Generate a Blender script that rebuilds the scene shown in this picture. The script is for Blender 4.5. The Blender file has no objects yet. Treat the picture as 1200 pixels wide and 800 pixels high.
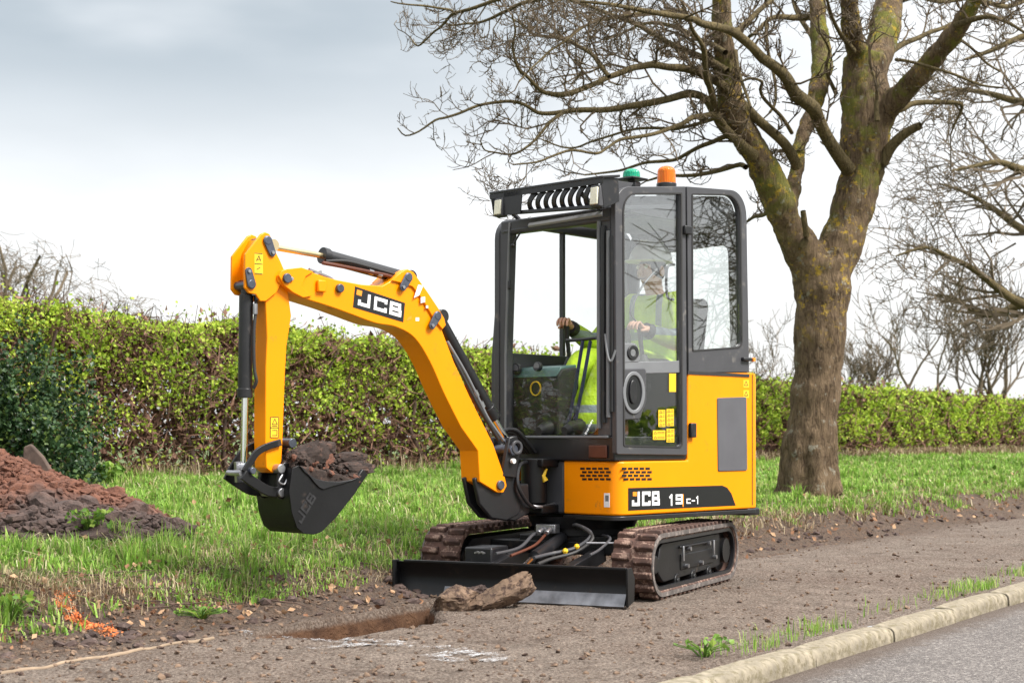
import bpy, bmesh, math, random
import numpy as np
from mathutils import Matrix, Vector

SC = bpy.context.scene
COL = SC.collection
PI = math.pi

# ------------------------------------------------------------------ camera, sky, sun, exposure
CAM_H = 0.88
FPX = 1830.0                       # focal length in pixels of the 1200 px wide photograph
HOR = 512.0                        # height of the horizon in that photograph
cam_d = bpy.data.cameras.new("camera")
cam = bpy.data.objects.new("camera", cam_d)
COL.objects.link(cam)
cam.location = (0, 0, CAM_H)
cam.rotation_euler = (PI / 2, 0, 0)
cam_d.sensor_width = 36.0
cam_d.lens = FPX / 1200 * 36.0
cam_d.shift_y = (HOR - 400) / 1200
cam_d.clip_start = 0.05
cam_d.clip_end = 5000
cam_d.dof.use_dof = True
cam_d.dof.focus_distance = 8.6
cam_d.dof.aperture_fstop = 5.0
SC.camera = cam
SC.render.resolution_x, SC.render.resolution_y = 1024, 682

SC.view_settings.view_transform = 'Standard'
SC.view_settings.look = 'None'
SC.view_settings.gamma = 1.0
SC.view_settings.exposure = 1.0
SC.cycles.max_bounces = 6
SC.cycles.transparent_max_bounces = 10
SC.cycles.use_denoising = True

SUN_EL, SUN_AZ = math.radians(48), math.radians(118)     # azimuth from +Y (away from the camera) towards +X
world = bpy.data.worlds.new("World")
SC.world = world
world.use_nodes = True
nt = world.node_tree
for n in list(nt.nodes):
    nt.nodes.remove(n)
def wn(t, **kw):
    n = nt.nodes.new(t)
    for k, v in kw.items():
        setattr(n, k, v)
    return n
w_out = wn('ShaderNodeOutputWorld')
sky = wn('ShaderNodeTexSky', sky_type='NISHITA', sun_disc=False)
sky.sun_elevation = SUN_EL
sky.sun_rotation = SUN_AZ
bg_sky = wn('ShaderNodeBackground'); bg_sky.inputs[1].default_value = 0.10
nt.links.new(sky.outputs[0], bg_sky.inputs[0])
tc = wn('ShaderNodeTexCoord')
sep = wn('ShaderNodeSeparateXYZ'); nt.links.new(tc.outputs['Generated'], sep.inputs[0])
mp = wn('ShaderNodeMapping'); mp.inputs['Scale'].default_value = (1.0, 1.0, 3.2); mp.inputs['Location'].default_value = (0.35, 0.1, 0.2)
nt.links.new(tc.outputs['Generated'], mp.inputs[0])
nz = wn('ShaderNodeTexNoise'); nz.inputs['Scale'].default_value = 2.1; nz.inputs['Detail'].default_value = 5; nz.inputs['Roughness'].default_value = 0.45
nt.links.new(mp.outputs[0], nz.inputs['Vector'])
el = wn('ShaderNodeMapRange', interpolation_type='SMOOTHSTEP')
el.inputs['From Min'].default_value = 0.09; el.inputs['From Max'].default_value = 0.27
nt.links.new(sep.outputs[2], el.inputs[0])
ns = wn('ShaderNodeMapRange', interpolation_type='SMOOTHSTEP')
ns.inputs['From Min'].default_value = 0.36; ns.inputs['From Max'].default_value = 0.60
ns.inputs['To Min'].default_value = 0.30; ns.inputs['To Max'].default_value = 1.0
nt.links.new(nz.outputs[0], ns.inputs[0])
mu = wn('ShaderNodeMath', operation='MULTIPLY')
nt.links.new(el.outputs[0], mu.inputs[0]); nt.links.new(ns.outputs[0], mu.inputs[1])
mx = wn('ShaderNodeMix', data_type='RGBA')
mx.inputs[7].default_value = (0.235, 0.272, 0.300, 1)
# overcast: the cloud sheet is about three times as bright overhead as at the horizon
zen = wn('ShaderNodeMapRange'); zen.inputs['From Min'].default_value = 0.0; zen.inputs['From Max'].default_value = 1.0
zen.inputs['To Min'].default_value = 0.50; zen.inputs['To Max'].default_value = 1.45
nt.links.new(sep.outputs[2], zen.inputs[0])
n2 = wn('ShaderNodeTexNoise'); n2.inputs['Scale'].default_value = 3.4; n2.inputs['Detail'].default_value = 6; n2.inputs['Roughness'].default_value = 0.5
nt.links.new(mp.outputs[0], n2.inputs['Vector'])
v2 = wn('ShaderNodeMapRange'); v2.inputs['From Min'].default_value = 0.3; v2.inputs['From Max'].default_value = 0.7; v2.inputs['To Min'].default_value = 0.86; v2.inputs['To Max'].default_value = 1.10
nt.links.new(n2.outputs[0], v2.inputs[0])
zm = wn('ShaderNodeMath', operation='MULTIPLY'); nt.links.new(zen.outputs[0], zm.inputs[0]); nt.links.new(v2.outputs[0], zm.inputs[1])
cmb = wn('ShaderNodeCombineColor')
for i_ in range(3): nt.links.new(zm.outputs[0], cmb.inputs[i_])
nt.links.new(cmb.outputs[0], mx.inputs[6])
el2 = wn('ShaderNodeMapRange', interpolation_type='SMOOTHSTEP')
el2.inputs['From Min'].default_value = 0.35; el2.inputs['From Max'].default_value = 0.75; el2.inputs['To Min'].default_value = 1.0; el2.inputs['To Max'].default_value = 0.35
nt.links.new(sep.outputs[2], el2.inputs[0])
wx = wn('ShaderNodeMapRange', interpolation_type='SMOOTHSTEP')           # the rain cloud stands to the left, thinning to the right
wx.inputs['From Min'].default_value = 0.30; wx.inputs['From Max'].default_value = -0.25; wx.inputs['To Min'].default_value = 0.55; wx.inputs['To Max'].default_value = 1.0
nt.links.new(sep.outputs[0], wx.inputs[0])
mu3 = wn('ShaderNodeMath', operation='MULTIPLY'); nt.links.new(mu.outputs[0], mu3.inputs[0]); nt.links.new(wx.outputs[0], mu3.inputs[1])
mu2 = wn('ShaderNodeMath', operation='MULTIPLY'); nt.links.new(mu3.outputs[0], mu2.inputs[0]); nt.links.new(el2.outputs[0], mu2.inputs[1])
nt.links.new(mu2.outputs[0], mx.inputs[0])
bg_cl = wn('ShaderNodeBackground'); bg_cl.inputs[1].default_value = 1.0
nt.links.new(mx.outputs[2], bg_cl.inputs[0])
ms = wn('ShaderNodeMixShader'); ms.inputs[0].default_value = 0.92
nt.links.new(bg_sky.outputs[0], ms.inputs[1]); nt.links.new(bg_cl.outputs[0], ms.inputs[2])
nt.links.new(ms.outputs[0], w_out.inputs[0])

sun_d = bpy.data.lights.new("sun", 'SUN')
sun_d.energy = 3.3
sun_d.angle = math.radians(18)
sun_d.color = (1.0, 0.96, 0.90)
sun = bpy.data.objects.new("sun", sun_d)
COL.objects.link(sun)
sdir = Vector((math.sin(SUN_AZ) * math.cos(SUN_EL), math.cos(SUN_AZ) * math.cos(SUN_EL), math.sin(SUN_EL)))
sun.rotation_euler = sdir.to_track_quat('Z', 'Y').to_euler()

# ------------------------------------------------------------------ helpers
rng = np.random.default_rng(7)
random.seed(11)

def tag(o, label=None, cat=None, group=None, kind=None):
    if label: o['label'] = label
    if cat: o['category'] = cat
    if group: o['group'] = group
    if kind: o['kind'] = kind
    return o

WM = {}                                                    # world frame of every object built here
ID = Matrix.Identity(4)
def place(o, frame, parent):
    WM[o.name] = frame
    if parent is not None:
        o.parent = parent
        o.matrix_parent_inverse = ID
        o.matrix_basis = WM[parent.name].inverted() @ frame
    else:
        o.matrix_basis = frame
    return o

def empty(name, frame):
    o = bpy.data.objects.new(name, None)
    o.empty_display_size = 0.2
    COL.objects.link(o)
    return place(o, frame, None)

def frame(x, y, z, yaw_deg):
    """Machine frame: +X forward, +Y to its own left, +Z up. Yaw 0 looks at the camera."""
    a = math.radians(yaw_deg)
    return Matrix.Translation((x, y, z)) @ Matrix.Rotation(math.atan2(-math.cos(a), -math.sin(a)), 4, 'Z')

def ray(fr, px, py, y=None, x=None):
    """Point of the photograph on the plane y = const (gives x, z) or x = const (gives y, z) of a frame."""
    inv = fr.inverted()
    o = inv @ Vector((0, 0, CAM_H))
    d = inv.to_3x3() @ Vector(((px - 600) / FPX, 1, (HOR - py) / FPX))
    if y is not None:
        t = (y - o.y) / d.y
        return (o.x + d.x * t, o.z + d.z * t)
    t = (x - o.x) / d.x
    return (o.y + d.y * t, o.z + d.z * t)

class MB:
    def __init__(s):
        s.v, s.f = [], []
    def add(s, vs, fs):
        b = len(s.v)
        s.v += [tuple(v) for v in vs]
        s.f += [tuple(i + b for i in f) for f in fs]
        return s
    def box(s, c, size, rot=None):
        hx, hy, hz = size[0] / 2, size[1] / 2, size[2] / 2
        vs = [Vector((x, y, z)) for x in (-hx, hx) for y in (-hy, hy) for z in (-hz, hz)]
        if rot is not None:
            vs = [rot @ v for v in vs]
        vs = [v + Vector(c) for v in vs]
        return s.add(vs, [(0, 1, 3, 2), (4, 6, 7, 5), (0, 4, 5, 1), (2, 3, 7, 6), (0, 2, 6, 4), (1, 5, 7, 3)])
    def bar(s, p0, p1, w, h, up=(0, 0, 1)):
        p0, p1 = Vector(p0), Vector(p1)
        d = (p1 - p0); L = d.length; d.normalize()
        u = Vector(up); sde = d.cross(u).normalized(); u = sde.cross(d)
        rot = Matrix((d, sde, u)).transposed()
        return s.box((p0 + p1) / 2, (L, w, h), rot)
    def prism(s, loop, y0, y1, y0b=None):
        """Loop in (x, z), extruded along y."""
        n = len(loop)
        vs = [(p[0], y0, p[1]) for p in loop] + [(p[0], y1, p[1]) for p in loop]
        fs = [tuple(range(n)), tuple(range(2 * n - 1, n - 1, -1))]
        fs += [(i, i + n, (i + 1) % n + n, (i + 1) % n) for i in range(n)]
        return s.add(vs, fs)
    def vprism(s, loop, z0, z1):
        n = len(loop)
        vs = [(p[0], p[1], z0) for p in loop] + [(p[0], p[1], z1) for p in loop]
        fs = [tuple(range(n)), tuple(range(2 * n - 1, n - 1, -1))]
        fs += [(i, i + n, (i + 1) % n + n, (i + 1) % n) for i in range(n)]
        return s.add(vs, fs)
    def xprism(s, loop, x0, x1):
        """Loop in (y, z), extruded along x."""
        n = len(loop)
        vs = [(x0, p[0], p[1]) for p in loop] + [(x1, p[0], p[1]) for p in loop]
        fs = [tuple(range(n)), tuple(range(2 * n - 1, n - 1, -1))]
        fs += [(i, i + n, (i + 1) % n + n, (i + 1) % n) for i in range(n)]
        return s.add(vs, fs)
    def ring(s, outer, inner, y0, y1, ax='y'):
        n = len(outer)
        def m(p, q):
            return (p[0], q, p[1]) if ax == 'y' else (q, p[0], p[1])
        vs = [m(p, y0) for p in outer] + [m(p, y0) for p in inner] + [m(p, y1) for p in outer] + [m(p, y1) for p in inner]
        fs = []
        for i in range(n):
            j = (i + 1) % n
            fs += [(i, j, n + j, n + i), (2 * n + i, 3 * n + i, 3 * n + j, 2 * n + j),
                   (i, 2 * n + i, 2 * n + j, j), (n + i, n + j, 3 * n + j, 3 * n + i)]
        return s.add(vs, fs)
    def tube(s, pts, rad, n=8, caps=True):
        pts = [Vector(p) for p in pts]
        if not hasattr(rad, '__len__'):
            rad = [rad] * len(pts)
        b = len(s.v)
        ref = None
        for i, p in enumerate(pts):
            d = (pts[min(i + 1, len(pts) - 1)] - pts[max(i - 1, 0)])
            if d.length < 1e-9: d = Vector((0, 0, 1))
            d.normalize()
            if ref is None:
                ref = Vector((0, 0, 1)) if abs(d.z) < 0.9 else Vector((1, 0, 0))
            a = (ref - d * ref.dot(d)).normalized(); ref = a
            c = d.cross(a)
            for k in range(n):
                t = 2 * PI * k / n
                s.v.append(tuple(p + (a * math.cos(t) + c * math.sin(t)) * rad[i]))
        m = len(pts)
        for i in range(m - 1):
            for k in range(n):
                k2 = (k + 1) % n
                s.f.append((b + i * n + k, b + i * n + k2, b + (i + 1) * n + k2, b + (i + 1) * n + k))
        if caps:
            s.f.append(tuple(b + k for k in range(n - 1, -1, -1)))
            s.f.append(tuple(b + (m - 1) * n + k for k in range(n)))
        return s
    def cyl(s, p0, p1, r, n=20, r1=None):
        return s.tube([p0, p1], [r, r if r1 is None else r1], n)
    def ball(s, c, r, n=10, sc=(1, 1, 1), half=False):
        b = len(s.v); rows = n // 2 + 1
        lo = 0 if half else -PI / 2
        for i in range(rows):
            t = lo + (PI / 2 - lo) * i / (rows - 1)
            for k in range(n):
                q = 2 * PI * k / n
                s.v.append((c[0] + r * sc[0] * math.cos(t) * math.cos(q), c[1] + r * sc[1] * math.cos(t) * math.sin(q), c[2] + r * sc[2] * math.sin(t)))
        for i in range(rows - 1):
            for k in range(n):
                s.f.append((b + i * n + k, b + i * n + (k + 1) % n, b + (i + 1) * n + (k + 1) % n, b + (i + 1) * n + k))
        return s
    def build(s, name, mat, parent=None, fr=ID, bevel=0.0, smooth=35, seg=2):
        me = bpy.data.meshes.new(name)
        me.from_pydata(s.v, [], s.f)
        me.validate()
        bm = bmesh.new(); bm.from_mesh(me)
        bmesh.ops.remove_doubles(bm, verts=bm.verts, dist=1e-6)
        bmesh.ops.recalc_face_normals(bm, faces=bm.faces)
        bm.to_mesh(me); bm.free()
        if smooth:
            me.shade_smooth()
            me.set_sharp_from_angle(angle=math.radians(smooth))
        me.materials.append(mat)
        o = bpy.data.objects.new(name, me)
        COL.objects.link(o)
        if bevel:
            b = o.modifiers.new("bevel", 'BEVEL')
            b.width = bevel; b.segments = seg; b.limit_method = 'ANGLE'; b.angle_limit = math.radians(38)
            b.harden_normals = False
        return place(o, fr, parent)

def raw_mesh(name, V, F, mat, parent=None, smooth=False, mats=None, midx=None, fr=ID):
    """Fast mesh from numpy arrays; F is (n,3) or (n,4), or a list of such arrays."""
    if not isinstance(F, list): F = [F]
    me = bpy.data.meshes.new(name)
    me.vertices.add(len(V)); me.vertices.foreach_set('co', np.asarray(V, np.float32).ravel())
    nl = sum(f.size for f in F); nf = sum(len(f) for f in F)
    me.loops.add(nl); me.loops.foreach_set('vertex_index', np.concatenate([f.ravel() for f in F]).astype(np.int32))
    me.polygons.add(nf)
    sizes = np.concatenate([np.full(len(f), f.shape[1]) for f in F])
    me.polygons.foreach_set('loop_start', np.concatenate([[0], np.cumsum(sizes)[:-1]]).astype(np.int32))
    me.polygons.foreach_set('use_smooth', np.full(nf, smooth))
    me.update(calc_edges=True)
    me.materials.append(mat)
    o = bpy.data.objects.new(name, me)
    COL.objects.link(o)
    return place(o, fr, parent)

def copy_of(o, parent, fr):
    c = o.copy(); COL.objects.link(c)
    c.parent = None
    return place(c, fr, parent)

def rloop(corners, radii, n=6):
    """Rounded quad: corners in order, each with its own radius (2D)."""
    out = []
    m = len(corners)
    for i in range(m):
        p = Vector(corners[i]); a = Vector(corners[i - 1]); b = Vector(corners[(i + 1) % m])
        r = radii[i]
        da = (a - p).normalized(); db = (b - p).normalized()
        ang = da.angle(db)
        d = r / math.tan(ang / 2)
        s0, s1 = p + da * d, p + db * d
        for k in range(n + 1):
            t = k / n
            q = s0 * (1 - t) ** 2 + p * 2 * t * (1 - t) * 1.0 + s1 * t ** 2
            # pull slightly outwards: a conic close to a circle
            w = 0.75
            q = (s0 * (1 - t) ** 2 + p * 2 * w * t * (1 - t) + s1 * t ** 2) / ((1 - t) ** 2 + 2 * w * t * (1 - t) + t ** 2)
            out.append((q.x, q.y))
    return out

# ------------------------------------------------------------------ materials
def new_mat(name):
    m = bpy.data.materials.new(name); m.use_nodes = True
    t = m.node_tree
    b = t.nodes['Principled BSDF']
    return m, t, b

def N(t, ty, **kw):
    n = t.nodes.new(ty)
    for k, v in kw.items():
        setattr(n, k, v)
    return n

def noise(t, scale, detail=4, rough=0.55, vec=None, dist=0.0):
    n = N(t, 'ShaderNodeTexNoise')
    n.inputs['Scale'].default_value = scale; n.inputs['Detail'].default_value = detail
    n.inputs['Roughness'].default_value = rough; n.inputs['Distortion'].default_value = dist
    if vec is None:
        g = N(t, 'ShaderNodeTexCoord'); vec = g.outputs['Object']
    t.links.new(vec, n.inputs['Vector'])
    return n.outputs[0]

def ramp(t, fac, stops):
    r = N(t, 'ShaderNodeValToRGB')
    e = r.color_ramp.elements
    e[0].position, e[0].color = stops[0][0], (*stops[0][1], 1)
    e[1].position, e[1].color = stops[-1][0], (*stops[-1][1], 1)
    for p, c in stops[1:-1]:
        q = e.new(p); q.color = (*c, 1)
    t.links.new(fac, r.inputs[0])
    return r.outputs[0]

def mixc(t, fac, a, b, mode='MIX'):
    m = N(t, 'ShaderNodeMix', data_type='RGBA', blend_type=mode)
    for i, v in ((0, fac), (6, a), (7, b)):
        if hasattr(v, 'is_linked') or hasattr(v, 'links'):
            t.links.new(v, m.inputs[i])
        elif i == 0:
            m.inputs[0].default_value = v
        else:
            m.inputs[i].default_value = (*v, 1)
    return m.outputs[2]

def mrange(t, v, a, b, c=0.0, d=1.0, smooth=True):
    m = N(t, 'ShaderNodeMapRange')
    if smooth: m.interpolation_type = 'SMOOTHSTEP'
    m.inputs[1].default_value = a; m.inputs[2].default_value = b; m.inputs[3].default_value = c; m.inputs[4].default_value = d
    t.links.new(v, m.inputs[0])
    return m.outputs[0]

def math_(t, op, a, b=None):
    m = N(t, 'ShaderNodeMath', operation=op)
    for i, v in enumerate((a, b)):
        if v is None: continue
        if isinstance(v, (int, float)): m.inputs[i].default_value = v
        else: t.links.new(v, m.inputs[i])
    return m.outputs[0]

def bump(t, b, h, strength=0.3, dist=0.01):
    n = N(t, 'ShaderNodeBump'); n.inputs['Strength'].default_value = strength; n.inputs['Distance'].default_value = dist
    t.links.new(h, n.inputs['Height']); t.links.new(n.outputs[0], b.inputs['Normal'])

def simple(name, col, rough=0.5, metal=0.0, var=0.12, scale=6.0, bmp=0.0, bscale=80, dirt=None, dirt_amt=0.0, coat=0.0, spec=0.5):
    m, t, b = new_mat(name)
    f = noise(t, scale, 5)
    lo = tuple(c * (1 - var) for c in col); hi = tuple(min(1, c * (1 + var)) for c in col)
    c = ramp(t, f, [(0.3, lo), (0.7, hi)])
    if dirt:
        g = noise(t, scale * 1.7 + 2, 7, 0.65)
        mk = mrange(t, g, 0.62 - dirt_amt * 0.35, 0.78 - dirt_amt * 0.35)
        c = mixc(t, mk, c, dirt)
        r = mixc(t, mk, (rough,) * 3, (0.9,) * 3)
        t.links.new(r, b.inputs['Roughness'])
    else:
        b.inputs['Roughness'].default_value = rough
    t.links.new(c, b.inputs['Base Color'])
    b.inputs['Metallic'].default_value = metal
    b.inputs['Coat Weight'].default_value = coat
    b.inputs['Coat Roughness'].default_value = 0.08
    b.inputs['Specular IOR Level'].default_value = spec
    if bmp:
        bump(t, b, noise(t, bscale, 4), bmp, 0.004)
    return m

YEL = (0.90, 0.275, 0.001)
M_YEL = simple("yellow_paint", YEL, 0.32, var=0.04, scale=3, bmp=0.03, bscale=220, dirt=(0.30, 0.15, 0.03), dirt_amt=0.0, coat=0.03, spec=0.22)
M_GREY = simple("cab_grey_paint", (0.062, 0.062, 0.068), 0.38, var=0.10, scale=5, bmp=0.05, bscale=300, dirt=(0.15, 0.14, 0.13), dirt_amt=0.10, spec=0.35)
M_GREYL = simple("light_grey_plastic", (0.16, 0.165, 0.175), 0.45, var=0.08, bmp=0.05, bscale=300)
M_MESH = simple("vent_grey", (0.085, 0.085, 0.095), 0.65, var=0.1, bmp=0.4, bscale=260)
M_BLACK = simple("black_paint", (0.012, 0.012, 0.014), 0.38, var=0.25, scale=7, bmp=0.06, bscale=150, dirt=(0.05, 0.04, 0.035), dirt_amt=0.08)
M_BLACKS = simple("black_steel", (0.008, 0.008, 0.009), 0.42, var=0.3, scale=4, bmp=0.12, bscale=60, dirt=(0.05, 0.036, 0.028), dirt_amt=0.10, spec=0.3)
M_RUB = simple("black_rubber", (0.022, 0.021, 0.021), 0.6, var=0.25, bmp=0.1, bscale=120)
M_DARK = simple("dark_interior", (0.018, 0.017, 0.017), 0.7, var=0.2)
M_RED = simple("red_brown_trim", (0.09, 0.022, 0.008), 0.55, var=0.3, scale=9)
M_CHR = simple("chrome_rod", (0.75, 0.76, 0.78), 0.14, metal=1.0, var=0.03)
M_STEEL = simple("worn_steel", (0.36, 0.36, 0.38), 0.36, metal=0.85, var=0.25, scale=18)
M_PIN = simple("pin_steel", (0.09, 0.10, 0.13), 0.35, metal=0.6, var=0.3, scale=20)
M_WHITE = simple("white_plastic", (0.80, 0.80, 0.78), 0.4, var=0.03)
M_LENS = simple("lamp_lens", (0.72, 0.70, 0.56), 0.15, var=0.12, scale=40, bmp=0.3, bscale=90)
M_STK = simple("white_print", (0.82, 0.82, 0.82), 0.35, var=0.02)
M_BLKSTK = simple("black_print", (0.010, 0.010, 0.012), 0.30, var=0.1)
M_YSTK = simple("yellow_sticker", (0.80, 0.50, 0.02), 0.4, var=0.04)
M_OSTK = simple("orange_print", (0.85, 0.28, 0.02), 0.4, var=0.04)
M_NAVY = simple("navy_lever", (0.02, 0.03, 0.08), 0.4, var=0.1)
M_TEAL = simple("dash_teal_reflection", (0.06, 0.12, 0.11), 0.35, var=0.2, scale=14)  # green reflection on the black dash, put into its base colour
M_SEAT = simple("black_seat_fabric", (0.03, 0.032, 0.035), 0.85, var=0.25, scale=30, bmp=0.3, bscale=300)
M_SKIN = simple("skin", (0.60, 0.33, 0.23), 0.5, var=0.1, scale=12)
M_LIME = simple("lime_reflective", (0.45, 0.75, 0.04), 0.5, var=0.05)
M_BELTT = simple("muddy_rubber_track", (0.075, 0.038, 0.028), 0.85, var=0.6, scale=14, bmp=0.7, bscale=45, dirt=(0.30, 0.20, 0.155), dirt_amt=0.36)
M_SIDEW = simple("track_sidewall", (0.10, 0.085, 0.078), 0.75, var=0.3, scale=14, bmp=0.3, bscale=60, dirt=(0.24, 0.20, 0.18), dirt_amt=0.35)

def mat_hivis():
    m, t, b = new_mat("hi_vis_fabric")
    g = N(t, 'ShaderNodeTexCoord'); s = N(t, 'ShaderNodeSeparateXYZ'); t.links.new(g.outputs['Object'], s.inputs[0])
    bands = None
    for lo, hi in ((1.02, 1.065), (0.91, 0.955), (1.475, 1.525)):
        a = math_(t, 'GREATER_THAN', s.outputs[2], lo); c = math_(t, 'LESS_THAN', s.outputs[2], hi)
        k = math_(t, 'MULTIPLY', a, c)
        bands = k if bands is None else math_(t, 'MAXIMUM', bands, k)
    ay = math_(t, 'ABSOLUTE', s.outputs[1])
    k = math_(t, 'MULTIPLY', math_(t, 'GREATER_THAN', ay, 0.085), math_(t, 'LESS_THAN', ay, 0.13))
    k = math_(t, 'MULTIPLY', k, math_(t, 'GREATER_THAN', s.outputs[2], 1.5))
    k = math_(t, 'MULTIPLY', k, math_(t, 'LESS_THAN', s.outputs[0], -0.40))
    bands = math_(t, 'MAXIMUM', bands, k)
    n = noise(t, 9, 4)
    c = ramp(t, n, [(0.3, (0.42, 0.62, 0.02)), (0.7, (0.62, 0.84, 0.03))])
    c = mixc(t, bands, c, (0.26, 0.30, 0.32))
    t.links.new(c, b.inputs['Base Color']); b.inputs['Roughness'].default_value = 0.7
    bump(t, b, noise(t, 14, 3), 0.8, 0.02)
    return m
M_HIV = mat_hivis()

def mat_glass(name, tint, base=0.10, k=1.0, rough=0.0):
    m = bpy.data.materials.new(name); m.use_nodes = True
    t = m.node_tree
    for n in list(t.nodes): t.nodes.remove(n)
    o = N(t, 'ShaderNodeOutputMaterial')
    tr = N(t, 'ShaderNodeBsdfTransparent'); tr.inputs[0].default_value = (*tint, 1)
    gl = N(t, 'ShaderNodeBsdfGlossy'); gl.inputs[0].default_value = (1, 1, 1, 1); gl.inputs['Roughness'].default_value = rough
    fr = N(t, 'ShaderNodeLayerWeight'); fr.inputs[0].default_value = .5
    f = math_(t, 'ADD', math_(t, 'MULTIPLY', math_(t, 'POWER', fr.outputs[1], 3.0), k), base)
    mxs = N(t, 'ShaderNodeMixShader')
    t.links.new(f, mxs.inputs[0]); t.links.new(tr.outputs[0], mxs.inputs[1]); t.links.new(gl.outputs[0], mxs.inputs[2])
    t.links.new(mxs.outputs[0], o.inputs[0])
    return m
M_GLASS = mat_glass("cab_glass", (0.965, 0.985, 0.98), 0.115, 0.8)
M_GLASS2 = mat_glass("clear_far_glass", (0.985, 0.995, 0.99), 0.01, 0.4)
M_GLASSD = mat_glass("lower_glass", (0.93, 0.95, 0.94), 0.03, 0.6)

def mat_beacon(name, col):
    m, t, b = new_mat(name)
    b.inputs['Base Color'].default_value = (*col, 1); b.inputs['Roughness'].default_value = 0.12
    b.inputs['Transmission Weight'].default_value = 0.35; b.inputs['IOR'].default_value = 1.4
    b.inputs['Subsurface Weight'].default_value = 0.3
    w = N(t, 'ShaderNodeTexWave'); w.inputs['Scale'].default_value = 38; w.bands_direction = 'X'
    g = N(t, 'ShaderNodeTexCoord'); t.links.new(g.outputs['Object'], w.inputs['Vector'])
    bump(t, b, w.outputs[0], 0.35, 0.003)
    return m
M_AMBER = mat_beacon("amber_lens", (0.95, 0.22, 0.01))
M_GREEN = mat_beacon("green_lens", (0.01, 0.42, 0.24))
# ------------------------------------------------------------------ the lie of the land
SA, CA = math.sin(math.radians(33.5)), math.cos(math.radians(33.5))
def XY(u, s):                        # u: across, from the road towards the hedge; s: along the road, away from the camera
    return (-CA * u + SA * s, SA * u + CA * s)
def US(x, y):
    return (-CA * x + SA * y, SA * x + CA * y)

def wob(x, y, f=1.0, seed=0.0):
    """Cheap smooth noise in about -1..1."""
    x = x * f; y = y * f
    return (np.sin(1.3 * x + 2.1 * np.sin(.7 * y + seed) + seed) * .4 + np.sin(1.7 * y + 1.9 * np.sin(.9 * x + 1.3 + seed)) * .35
            + np.sin(2.9 * x - 2.3 * y + 4 * seed) * .15 + np.sin(4.7 * x + 3.9 * y + 2 * seed) * .10)

TR = np.array([(-1.25, 6.93), (-.780, 6.795), (-.344, 7.490), (-.417, 8.301)])   # the dug trench, seen from above
def trench(x, y):
    x = np.asarray(x, float); y = np.asarray(y, float)
    d = np.full(x.shape, 1e9)
    for i in range(4):
        a, b = TR[i], TR[(i + 1) % 4]
        e = b - a; L = math.hypot(*e)
        dd = (-(x - a[0]) * e[1] + (y - a[1]) * e[0]) / L            # left of each edge = inside
        d = np.minimum(d, dd)
    return d + .022 * wob(x, y, 9.0, 2.) + .014 * wob(x, y, 27., 6.)

def edge_u(s):
    """Where the worn path ends and the bank begins."""
    s = np.asarray(s, float)
    return 5.36 + 0.07 * np.sin(s * 1.7) + 0.05 * np.sin(s * 4.3 + 1) - 0.006 * np.clip(s - 6, 0, 30)

def ground_z(x, y):
    x = np.asarray(x, float); y = np.asarray(y, float)
    u, s = US(x, y)
    e = edge_u(s)
    t = u - e
    bank = np.interp(t, [-0.25, 0, .14, .34, 1.1, 2.6, 6.3, 30, 400], [0, .035, .10, .19, .27, .35, .45, .45, .45])
    bank = bank + np.clip(t, 0, .5) * .10 * wob(x, y, 2.3, 3.1) + np.clip(t, 0, 1) * .018 * wob(x, y, 6.5, 1.1)
    z = bank + .006 * wob(x, y, 5.0) + .0045 * wob(x, y, 17., 2.) + .004 * wob(x, y, 37., 5.) + .010 * np.clip(t + .9, 0, 1) * wob(x, y, 13., 9.)
    rut = np.exp(-((t + .33) / .16) ** 2) * np.clip((s - 9.6) / 1.2, 0, 1)
    z = z - .02 * rut * (1 + wob(x, y, 9, 4.)) + .03 * np.exp(-((t + .08) / .09) ** 2) * (0.6 + wob(x, y, 11, 8.)) * np.clip((s - 2), 0, 1)
    d = trench(x, y)
    z = z - .24 * np.clip(d / .03, 0, 1) * np.clip(.45 + d / .10, 0, 1)
    z = np.where(u < 2.60, -.17, z)
    far = np.clip((np.hypot(x, y) - 150) / 400, 0, 1)
    return z * (1 - far) + far * .3 * (u > 2.6) - far * .17 * (u <= 2.6)

def grid(name, us, ss, mat, zf=ground_z, skip=None):
    U, S = np.meshgrid(us, ss)
    X, Y = XY(U, S)
    Z = zf(X, Y) + np.zeros_like(X)
    V = np.stack([X, Y, Z], -1).reshape(-1, 3)
    n = len(us); m = len(ss)
    i = np.arange(n - 1)[None, :] + np.arange(m - 1)[:, None] * n
    i = i.ravel()
    F = np.stack([i, i + 1, i + 1 + n, i + n], -1)[:, ::-1]
    o = raw_mesh(name, V, F, mat, smooth=True)
    return tag(o, kind='structure')

def steps(a, b, d0, k):
    out = [a]
    while out[-1] < b:
        out.append(out[-1] + d0); d0 *= k
    out[-1] = b
    return out

def obj_vec(t):
    g = N(t, 'ShaderNodeTexCoord')
    return g.outputs['Object']

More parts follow.
